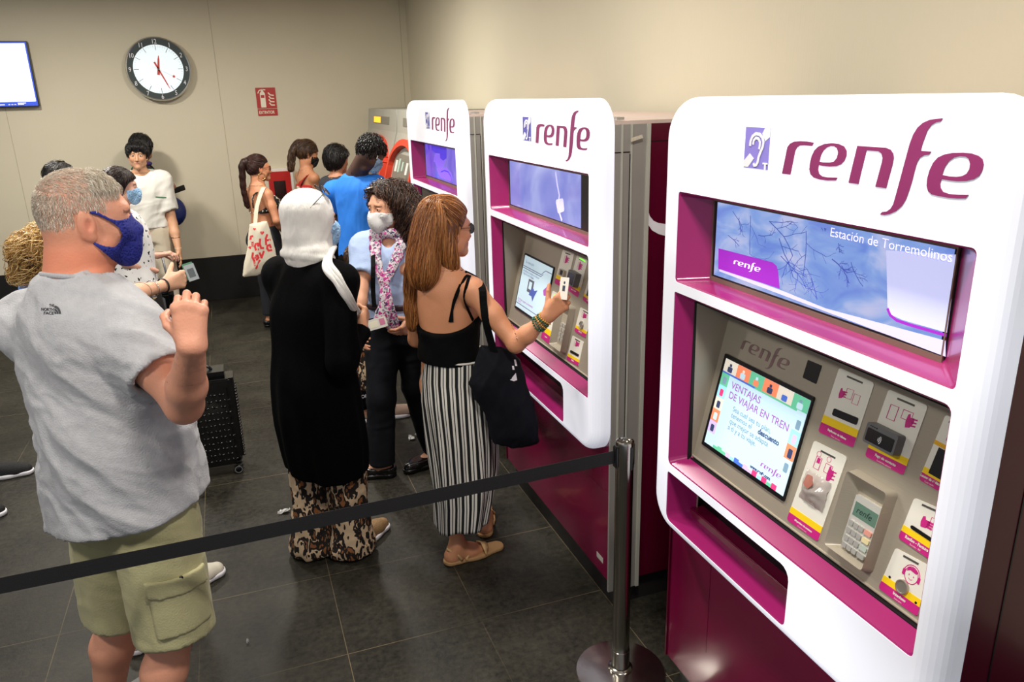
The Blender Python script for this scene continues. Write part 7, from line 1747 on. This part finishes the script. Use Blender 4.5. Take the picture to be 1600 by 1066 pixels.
body, _, _ = build_body(w8, J, FE2, (214, 164, 134), H, h=.010, hh=.0035, female=True, hands=[dict(w=J['wrR'], d=atY(292, 434, 3.46) - J['wrR'], n=V3(.1, .6, -.5), t=V3(.2, .1, 1), s=.95, each=[(.3, .5, .3), (.4, .6, .3), (.5, .7, .4), (.6, .8, .4)], thumb=(.1, .2), th_out=.4), dict(w=J['wrL'], d=V3(.9, 0, .1), n=V3(0, 0, -1), t=V3(0, -.9, 0))])
top(J, FE2, mat('mid_blue_jersey', (92, 138, 202), .8, var=.03, bump=.1), w8, off=.014, sleeve=(.72, .5), hem=-.02, h=.009, sr=(.062, .066), wr=dict(amp=.006, sc=9, st=3))
pants(J, FE2, mat('dark_leggings', (24, 24, 28), .8), w8, h=.010, r=(.085, .062, .050), off=.006)
for q in 'RL': shoe(w8, J['an' + q], J['toe' + q], 'shoe', mat('pale_trainer', (206, 198, 182), .7, var=.05, vscale=30), m_wprint, h=.006)
mb = MB(); fa = unit(J['wrR'] - J['elR']); a1_ = unit(np.cross(fa, (0, 0, 1))); a2_ = np.cross(fa, a1_); c = J['wrR'] - fa * .012; mb.tube([c + (a1_ * math.cos(t) + a2_ * math.sin(t)) * .029 for t in np.linspace(0, 6.28, 17)], .0035, 6, cap=False); mb.build('hair_band', m_black, w8, True)
mb = MB(); c = J['wrR'] - fa * .075; mb.tube([c + (a1_ * math.cos(t) + a2_ * math.sin(t)) * .0335 for t in np.linspace(0, 6.28, 17)], .002, 6, cap=False); mb.build('bracelet', m_chrome, w8, True)
BL = [(226, 186, 116), (244, 212, 150), (198, 154, 88), (170, 126, 70)]
F = head_cap(H, .014); bc = atY(46, 392, 3.40); F.u(cone(H.w(0, -.10, .0), bc, .042, .040), .03).u(ell(bc, V3(.050, .050, .042)), .03).u(cone(bc + V3(.02, 0, -.04), atY(34, 425, 3.42), .036, .024), .02)
hairline(H, F, .06, .06, 0, -.9); o_, V_ = hair_shell(F, .007, (150, 112, 58), w8, wr=dict(amp=.006, sc=30, st=3))
mk = V_[:, 0] < bc[0] + .07
strands('hair_strands', F, pick(V_, 1300), lambda P, t: np.tile(V3(-.7, 0, -.3 - t), (len(P), 1)) + (P - bc) * 5 * V3(1, 1, 1), 11, .013, .0018, .018, m_hair, w8, BL, curl=.011, curlf=45, follow=.5, jit=.5)
sb_ = atY(50, 403, 3.36); mb = MB(); 
for k in range(4): mb.tube([sb_ + V3(.02 * math.cos(t), .022 * math.sin(t), -.012 * k + .018) for t in np.linspace(0, 6.28, 13)], .0075, 6, mi=k % 2, cap=False)
mb.build('scrunchie', [mat('pink_stripe', (232, 206, 212), .8), mat('wine_stripe', (74, 28, 40), .8)], w8, True)
for k, (a_, c_) in enumerate((((0, 0), (92, 150, 118)), ((.006, .002), (176, 186, 190)))):
    pt = Plane(atY(296, 424, 3.46) + V3(.006 * k, -.003 * k, -.006 * k), unit(V3(.9, .1, .2)), unit(V3(.35, .1, 1))); mb = MB(); mb.prism(pt, rect(-.020, -.034, .022, .036), 0, .0008, 0); mb.prism(pt, rect(-.012, -.020, .014, .018), .0008, .0012, 1)
    tag(mb.build('ticket', [mat('ticket_face_%d' % k, c_, .6), mat('ticket_print', (104, 112, 116), .6)]), ('green train ticket on top, held in the blonde woman\'s hand', 'pale grey ticket under the green one in the blonde woman\'s hand')[k], 'ticket')
# dark hair just showing above the big man's head
J, H, w9 = quick('person whose dark hair shows just above the back of the big man\'s head', atY(98, 279, 7.0), 60, 1.70, (180, 130, 100), MAL, BLK)
body, _, _ = build_body(w9, J, MAL, (180, 130, 100), H, h=.015, hh=.007); top(J, MAL, mat('dark_grey_shirt', (50, 52, 58), .85), w9, h=.013); pants(J, MAL, m_blackcloth, w9, h=.014)
for q in 'RL': shoe(w9, J['an' + q], J['toe' + q], 'shoe', m_black, m_black, h=.012)
cap_hair(w9, H, (26, 20, 18), BLK, .018, 400, 6, .012, .002)

# the person just outside the left edge, of whom only the trainers reach into view
a_ = atZ(-22, 727, .09); b_ = atZ(-74, 792, .09); mid_ = (a_ + b_) / 2
J, H, w10 = quick('person at the left edge, only their black trainers with white soles in view', (mid_[0], mid_[1], 1.60), 88, 1.70, (190, 140, 110), MAL, BLK)
for q, an in (('L', a_), ('R', b_)): J['an' + q] = an; J['toe' + q] = V3(an[0] + .16, an[1] - .01, .02); J['kn' + q] = lerp(J['hip' + q], an, .5) + V3(.02, 0, 0)
body, _, _ = build_body(w10, J, MAL, (190, 140, 110), H, h=.014, hh=.007); top(J, MAL, mat('dark_grey_shirt', (50, 52, 58), .85), w10, h=.013); pants(J, MAL, m_blackcloth, w10, h=.013, to=.93)
for q in 'RL': shoe(w10, J['an' + q], J['toe' + q], 'shoe', mat('black_mesh', (24, 24, 26), .8, bump=.4, bscale=300), m_wprint, h=.006)
cap_hair(w10, H, (26, 20, 18), BLK, .016, 400, 6, .012, .002)
# the short person hidden behind the woman in pale blue: leopard trouser leg and beige trainers show
a_ = atZ(566, 640, .09); b_ = atZ(604, 634, .09); mid_ = (a_ + b_) / 2
J, H, w11 = quick('short person in leopard trousers and beige trainers hidden behind the woman in pale blue', (mid_[0] + .01, mid_[1] + .02, 1.10), 100, 1.22, (200, 150, 120), FEM, BRN, hs=.88)
w11['label'] = 'short person in leopard trousers and beige trainers, hidden behind the woman in pale blue'
for q, an in (('L', b_), ('R', a_)): J['an' + q] = an; J['toe' + q] = V3(an[0] + .15, an[1] - .01, .02); J['kn' + q] = lerp(J['hip' + q], an, .5) + V3(.02, -.01, 0)
FS_ = dict(t=(.12, .09, .10, .08, .11, .085), arm=.7, leg=.7, off=-.004)
body, _, _ = build_body(w11, J, FS_, (200, 150, 120), H, h=.012, hh=.006, female=False, nr=.04); top(J, FS_, mat('white_jersey', (222, 220, 212), .85), w11, h=.011, sr=(.05, .05)); lt, _ = pants(J, FS_, m_leo, w11, h=.011, to=.78, r=(.075, .062, .056))
for q in 'RL': shoe(w11, J['an' + q], J['toe' + q], 'shoe', mat('beige_suede', (166, 140, 122), .8, var=.06), m_wprint, h=.006, s=.95)
F = Fld()
for q in 'RL': F.u(cone(lerp(J['kn' + q], J['an' + q], .45), lerp(J['kn' + q], J['an' + q], .80), .060, .058), .01)
cloth('trouser_cuff', F, .009, m_blackcloth, lt)
mb = MB(); c_ = lerp(J['knR'], J['anR'], .60); put_text(mb, Plane(c_ + V3(-.03, -.064, 0), (1, 0, 0), (0, 0, 1)), 'OFF', 0, 0, .032, .0, bold=.001); mb.build('lettering', m_wprint, lt)
cap_hair(w11, H, (50, 34, 26), BRN, .014, 400, 6, .012, .002)

# ------------------------------------------------ black suitcase with moulded pattern
sx0, sx1, sy0, sy1 = -.50, -.125, 4.44, 4.66
sc2 = thing('suitcase', 'black hard-shell suitcase with a raised bow pattern standing on the floor beyond the big man\'s elbow', 'suitcase', ((sx0 + sx1) / 2, (sy0 + sy1) / 2, 0)); sc2['label'] = 'black hard-shell suitcase with raised pattern, standing on the dark floor'
m_sc = mat('black_abs_shell', (12, 12, 13), .28, coat=.3)
mb = MB(); mb.box((sx0, sy0, .05), (sx1, sy1, .635), 0, bev=.045); mb.box((sx0 + .02, sy0 - .004, .545), (sx1 - .02, sy0 + .02, .60), 0, bev=.008); mb.build('shell', m_sc, sc2, 40)
random.seed(8); mb = MB()
for j in range(12):
    for i in range(7):
        cx = sx0 + .045 + i * .047 + (.023 if j % 2 else 0); cz = .105 + j * .037
        if cx > sx1 - .03: continue
        for s_ in (-1, 1):
            bm = bmesh.new(); bmesh.ops.create_uvsphere(bm, u_segments=8, v_segments=5, radius=1)
            M_ = Matrix.Translation((cx + s_ * .0085, sy0 - .002, cz)) @ Matrix.Rotation(s_ * -.6 + .3, 4, 'Y') @ Matrix.Diagonal((.012, .008, .0055, 1)); bm.transform(M_); bm.verts.index_update(); mb.add([v_.co for v_ in bm.verts], [[x.index for x in f_.verts] for f_ in bm.faces]); bm.free()
        
for j in range(12):
    for i in range(4):
        cy = sy0 + .04 + i * .047; cz = .105 + j * .037; bm = bmesh.new(); bmesh.ops.create_uvsphere(bm, u_segments=8, v_segments=5, radius=1); bm.transform(Matrix.Translation((sx1 + .002, cy, cz)) @ Matrix.Diagonal((.008, .014, .006, 1))); bm.verts.index_update(); mb.add([v_.co for v_ in bm.verts], [[x.index for x in f_.verts] for f_ in bm.faces]); bm.free()
mb.build('moulded_pattern', m_sc, sc2, True)
mb = MB(); mb.tube(smooth_path([(-.38, 4.55, .632), (-.36, 4.55, .655), (-.26, 4.55, .655), (-.24, 4.55, .632)], 10), .009, 8); mb.build('handle', m_black, sc2, True)
for x_ in (sx0 + .05, sx1 - .04):
    for y_ in (sy0 + .02, sy1 - .04):
        mb = MB(); mb.lathe([(.001, -.011), (.024, -.011), (.026, 0), (.024, .011), (.001, .011)], (x_, y_, .0265), 18, axis='y'); mb.lathe([(.017, -.0125), (.020, -.0135), (.023, -.0125)], (x_, y_, .0265), 18, 1, axis='y'); mb.build('wheel', [m_black, mat('grey_ring', (120, 120, 122), .4)], sc2, True)

# ------------------------------------------------ belt post and belt
px_, py_ = 1.159, 2.145
post = thing('barrier_post', 'polished steel belt barrier post between the middle and nearest ticket machines', 'barrier post', (px_, py_, 0))
m_st = mat('polished_steel', (176, 172, 164), .16, 1.0, var=.04, vscale=5, bump=.02, bscale=6, aniso=(1, 1, .2))
mb = MB(); mb.lathe([(0, .0), (.168, .0), (.170, .004), (.166, .009), (.10, .016), (.052, .021), (0, .021)], (px_, py_, 0), 64); mb.build('base', mat('scuffed_steel', (188, 182, 176), .20, 1.0, var=.10, vscale=14, bump=.04, bscale=20), post, 40)
mb = MB(); mb.lathe([(.046, .020), (.046, .026), (.040, .030), (.0345, .032)], (px_, py_, 0), 40); mb.lathe([(.0335, .032), (.0335, .105), (.0315, .107), (.0315, .945)], (px_, py_, 0), 48); mb.build('tube', m_st, post, 40)
mb = MB(); mb.lathe([(.0325, .865), (.0325, .955), (.0310, .962), (.026, .964), (.024, .959), (.012, .957), (0, .957)], (px_, py_, 0), 48); mb.lathe([(.010, .957), (.012, .961), (.017, .961), (.018, .957)], (px_, py_, 0), 30); mb.build('head', m_st, post, 40)
mb = MB(); mb.box((px_ - .040, py_ - .013, .868), (px_ - .028, py_ + .013, .948), bev=.003); mb.box((px_ + .004, py_ - .0345, .862), (px_ + .014, py_ - .029, .950), bev=.002); mb.box((px_ + .027, py_ - .008, .868), (px_ + .036, py_ + .008, .948), bev=.002); mb.build('belt_slot', m_black, post, 40)
bl0 = V3(px_ - .038, py_, .908); bl1 = V3(-2.2, 2.118, .906); mb = MB(); n = 60; pts = []
for i in range(n + 1):
    t = i / n; q = lerp(bl0, bl1, t); q[2] -= .018 * math.sin(math.pi * t); pts.append(q)
ribbon(mb, pts, V3(0, -1, 0), .048, .0012); tag(mb.build('barrier_belt', mat('black_webbing', (22, 21, 23), .7, bump=.2, bscale=400)), 'black webbing belt stretched across the foreground from the steel post', 'barrier belt')

# ------------------------------------------------ litter
random.seed(3)
def litter(x, y, s, label, flat=False):
    c = atZ(x, y, .008); mb = MB(); n = 5; g = []
    for j in range(n):
        for i in range(n):
            a, b = i / (n - 1) - .5, j / (n - 1) - .5; g.append((c[0] + a * s[0] + .25 * s[0] * b + random.uniform(-.08, .08) * s[0] * (not flat), c[1] + b * s[1] + random.uniform(-.1, .1) * s[1] * (not flat), .003 + (0 if flat else random.uniform(0, .022))))
    mb.add(g, [(j * n + i, j * n + i + 1, (j + 1) * n + i + 1, (j + 1) * n + i) for j in range(n - 1) for i in range(n - 1)]); mb.add([(q[0], q[1], q[2] - .0015) for q in g], [(j * n + i, (j + 1) * n + i, (j + 1) * n + i + 1, j * n + i + 1) for j in range(n - 1) for i in range(n - 1)])
    tag(mb.build('paper_scrap', mat('white_paper', (226, 226, 224), .7)), label, 'litter')
litter(444, 800, (.052, .022), 'torn white paper scrap on the floor left of the leopard trousers')
litter(646, 631, (.034, .055), 'flat white receipt lying on the floor beside the striped skirt', True)
litter(643, 685, (.040, .040), 'crumpled tissue on the floor by the striped skirt, the larger left piece')
litter(654, 680, (.045, .018), 'twisted bit of tissue on the floor, right of the larger piece')
litter(387, 1003 - 0, (.008, .006), 'tiny pale crumb on the dark floor near the front')

# ------------------------------------------------ things on the back wall
WY = 9.0
# clock
ck = thing('clock', 'round station clock with black rim, lit white face and red hands', 'clock', (-.527, WY, 2.437)); cx, cz, R0 = -.527, 2.437, .302
mb = MB(); mb.lathe([(0, -.002), (R0 - .012, -.002), (R0, -.02), (R0 + .004, -.075), (R0 - .006, -.088), (R0 - .014, -.084)], (cx, WY, cz), 64, axis='y'); mb.build('case', mat('chrome_rim', (200, 200, 198), .2, .9), ck, 40)
mb = MB(); mb.lathe([(R0 - .014, -.082), (.232, -.080)], (cx, WY, cz), 64, axis='y'); mb.build('dial_ring', mat('dark_green_black_ring', (40, 52, 50), .3), ck)
def dial_glow():
    m = bpy.data.materials.new('lit_dial'); m.use_nodes = True; nt = m.node_tree; b = nt.nodes['Principled BSDF']; b.inputs['Base Color'].default_value = lin((215, 222, 226)); b.inputs['Emission Color'].default_value = lin((216, 234, 240)); b.inputs['Emission Strength'].default_value = .62; b.inputs['Roughness'].default_value = .3; return m
mb = MB(); mb.lathe([(.232, -.080), (.0, -.080)], (cx, WY, cz), 64, axis='y'); mb.build('dial', dial_glow(), ck)
PC = Plane((cx, WY - .080, cz), (1, 0, 0), (0, 0, 1))
mb = MB(); pol = lambda r, a: (r * math.sin(a), r * math.cos(a))
for k in range(60):
    a = k * math.pi / 30
    if k % 5: mb.stroke(PC, [pol(.205, a), pol(.226, a)], .0025, .0005, .001, 1)
    else: mb.stroke(PC, [pol(.180, a), pol(.228, a)], .0045, .0005, .0012, 0)
mb.build('minute_marks', [mat('dial_ink', (44, 60, 62), .5), mat('pale_dial_ink', (176, 196, 202), .5)], ck)
mb = MB()
for k in range(1, 13):
    a = k * math.pi / 6; c = pol(.262, a); v, f = text_mesh(str(k), .062); w_ = (min(q[0] for q in v) + max(q[0] for q in v)) / 2
    mb.add([PC.p(c[0] + (x - w_) * .8, c[1] + y - .021, .0035) for x, y in v], f)
mb.build('numerals', m_wprint, ck)
m_hand = mat('red_hand', (206, 62, 48), .45)
for nm, a, l0_, l1_, wd in (('hour_hand', math.radians(8), -.055, .130, .020), ('minute_hand', math.radians(157), -.075, .205, .014)):
    d = np.array(pol(1, a)); n_ = np.array([-d[1], d[0]]); mb = MB(); mb.prism(PC, [d * l0_ + n_ * wd * .6, d * l0_ - n_ * wd * .6, d * l1_ * .7 - n_ * wd * .4, d * l1_ - n_ * wd * .1, d * l1_ + n_ * wd * .1, d * l1_ * .7 + n_ * wd * .4], .006, .009); mb.build(nm, m_hand, ck)
mb = MB(); d = np.array(pol(1, math.radians(118))); mb.stroke(PC, [d * -.06, d * .14], .0025, .010, .0115, 1); mb.prism(PC, [d * .150 + .012 * np.array((math.cos(t), math.sin(t))) for t in np.linspace(0, 6.28, 15)[:-1]], .010, .0125, 0); mb.build('second_hand', [m_hand, mat('pale_stem', (206, 214, 216), .5)], ck)
# screen
tv = thing('wall_screen', 'flat wall screen at the left edge showing a white page', 'screen', (-2.2, WY, 2.1)); tx1, tz0, tz1 = -1.640, 2.112, 2.705
mb = MB(); mb.box((-2.70, WY - .075, tz0), (tx1, WY - .02, tz1), bev=.004); mb.box((-2.4, WY - .02, 2.25), (-1.95, WY, 2.55)); mb.build('case', m_black, tv)
PV = Plane((-2.69, WY - .0755, tz0 + .008), (1, 0, 0), (0, 0, 1)); TW, TH = tx1 + 2.69 - .010, tz1 - tz0 - .016
mb = MB(); mb.prism(PV, rect(0, 0, TW, TH), 0, .001, 0); mb.prism(PV, rect(.0, .040, TW - .012, TH - .012), .001, .0016, 1); mb.build('display', [glow('desktop_blue', (44, 74, 190), .8), glow('page_white', (238, 246, 255), 1.0)], tv)
mb = MB()
for (x0, z0_, x1) in ((-.30, .48, -.14), (-.40, .34, -.05), (-.45, .33, -.22), (-.42, .20, -.10), (-.42, .16, -.20), (-.42, .07, -.12)): mb.prism(PV, rect(TW + x0 - .1, z0_, TW + x1 - .1, z0_ + .004), .0016, .002, 0)
mb.prism(PV, rect(TW - .20, .06, TW - .198, .42), .0016, .002, 0)
for k, (x0, x1) in enumerate(((-.38, -.37), (-.35, -.28), (-.25, -.235), (-.225, -.21), (-.20, -.185), (-.17, -.10), (-.17, -.12))): mb.prism(PV, rect(TW + x0, .012 + (.012 if k == 5 else 0), TW + x1, .018 + (.012 if k == 5 else 0)), .001, .0016, 1)
mb.build('screen_text', [glow('page_grey', (190, 204, 226), .95), m_sw], tv)
# extinguisher sign
sg = thing('wall_sign', 'red fire extinguisher sign reading EXTINTOR', 'sign', (.48, WY, 1.95)); PG = Plane((.378, WY - .003, 1.955), (1, 0, 0), (0, 0, 1)); sw, sh_ = .202, .286
mb = MB(); mb.prism(PG, rect(0, 0, sw, .070), 0, .003); mb.prism(PG, rect(0, .076, sw, sh_), 0, .003); mb.build('panel', mat('sign_red', (168, 24, 14), .45), sg)
mb = MB(); G_ = lambda x, y: (x * sw, y * sh_)
mb.prism(PG, rnd([G_(.20, .30), G_(.46, .30), G_(.46, .80), G_(.40, .86), G_(.26, .86), G_(.20, .80)], .006), .003, .004, 0); mb.prism(PG, [G_(.27, .86), G_(.39, .86), G_(.38, .95), G_(.28, .95)], .003, .004, 0); mb.stroke(PG, [G_(.30, .93), G_(.18, .90), G_(.10, .80)], .009, .003, .004, 0); mb.stroke(PG, [G_(.34, .94), G_(.50, .92)], .010, .003, .004, 0); mb.prism(PG, rect(*G_(.24, .64), *G_(.42, .74)), .004, .0046, 1)
for k in range(4): mb.stroke(PG, [G_(.62 + .02 * (k % 2), .82 - k * .12), G_(.72, .74 - k * .12), G_(.90, .72 - k * .115)], .012, .003, .004, 0)
put_text(mb, PG, 'EXTINTOR', .012, .020, .044, .0035, 0, sx=.74, bold=.0008); mb.build('pictogram', [mat('sign_cream', (226, 218, 196), .5), MATS['sign_red']], sg)
# fire hose cabinet
hc = thing('fire_cabinet', 'red fire hose cabinet with a white frame on the back wall', 'fire cabinet', (.55, WY, .85)); hx0, hx1, hz0, hz1 = .40, .665, .86, 1.40
mb = MB(); mb.box((hx0, WY - .06, hz0), (hx1, WY, hz1), bev=.004); mb.build('frame', mat('white_metal_frame', (222, 216, 206), .5), hc)
mb = MB(); mb.box((hx0, WY - .066, hz0 + .02), (hx1 - .03, WY - .058, hz1 - .03), 0, bev=.002); mb.build('door', mat('fire_red', (176, 24, 20), .4), hc)
mb = MB(); mb.box((hx0 + .05, WY - .069, hz0 + .12), (hx1 - .09, WY - .066, hz1 - .13), 0); mb.build('window', mat('dark_glass', (36, 14, 14), .1), hc)

# ------------------------------------------------ the two older grey machines with red arches
def old_machine(y0, y1, label, lamp):
    xt, xb = 1.52, 1.31; r = thing('ticket_machine', label, 'ticket machine', (1.6, (y0 + y1) / 2, 0), 'older grey ticket machines with red arches at the far end')
    mg = mat('old_grey_enamel', (170, 168, 156), .5, .1, var=.05, vscale=5); mb = MB()
    prof = [(1.98, 0), (xb + .06, 0), (xb + .06, .65), (xb, .75), (xb, 1.15), (xt - .02, 1.80), (xt, 2.00), (1.98, 2.00)]
    n = len(prof); v = [(x, y0, z) for x, z in prof] + [(x, y1, z) for x, z in prof]; mb.add(v, [tuple(range(n)), tuple(range(n, 2 * n))[::-1]] + [(i, (i + 1) % n, n + (i + 1) % n, n + i) for i in range(n)]); mb.build('cabinet', mg, r)
    sl = unit(V3(xt - .02 - xb, 0, .65)); P_ = Plane((xb, (y0 + y1) / 2, 1.15), (0, -1, 0), sl); W2 = (y1 - y0) / 2
    arch = [(-W2 * .82, -.45)] + [(-W2 * .82 * math.cos(t), .38 + .22 * math.sin(t)) for t in np.linspace(0, math.pi, 17)] + [(W2 * .82, -.45)]
    mb = MB(); 
    for i in range(1, len(arch) - 2): mb.stroke(P_, [arch[i], arch[i + 1]], .055, 0, .05)
    mb.stroke(P_, [(-W2 * .82, -.02), (-W2 * .82, .38)], .055, 0, .05); mb.stroke(P_, [(W2 * .82, -.02), (W2 * .82, .38)], .055, 0, .05); mb.build('arch', mat('orange_red_arch', (214, 62, 36), .4), r)
    mb = MB(); mb.prism(P_, rnd(rect(-W2 * .70, .02, W2 * .70, .50), .05), 0, .006); mb.build('front_panel', mat('old_panel_steel', (140, 134, 122), .45, .3, var=.08), r)
    for a, b, w_, h_, mm in ((-.32, .34, .07, .10, 0), (-.20, .34, .06, .12, 1), (-.06, .36, .05, .08, 1), (.1, .34, .07, .10, 0), (-.30, .16, .06, .09, 1), (-.22, .14, .05, .08, 0), (-.12, .08, .045, .12, 2), (.05, .10, .20, .16, 2)):
        mb = MB(); mb.prism(P_, rnd(rect(a, b, a + w_, b + h_), .004), .006, .010); mb.build('sticker' if mm < 2 else 'slot', [m_white, mat('pale_green_sticker', (176, 200, 186), .5), m_black][mm], r)
    PT = Plane((xt - .012, (y0 + y1) / 2, 1.87), (0, -1, 0), unit(V3(.02, 0, .2))); mb = MB(); mb.prism(PT, rect(-W2 * .55, -.01, W2 * .55, .06), .002, .006, 0)
    if lamp: mb.prism(PT, rect(-W2 * .50, -.004, -W2 * .02, .054), .006, .008, 1)
    mb.build('status_display', [mat('display_grey', (120, 116, 104), .4), glow('amber_display', (255, 176, 40), 1.4)], r)
    mb = MB(); mb.box((xt - .004, y0 - .001, 1.15), (1.6, y0 + .012, 2.0)); mb.build('side_trim', mat('pale_side_trim', (186, 186, 176), .5), r)
    return r
old_machine(6.10, 7.24, 'grey ticket machine with red arch, right of the one with the amber light', False)
old_machine(7.28, 8.76, 'farthest grey ticket machine, with an amber light above its red arch', True)
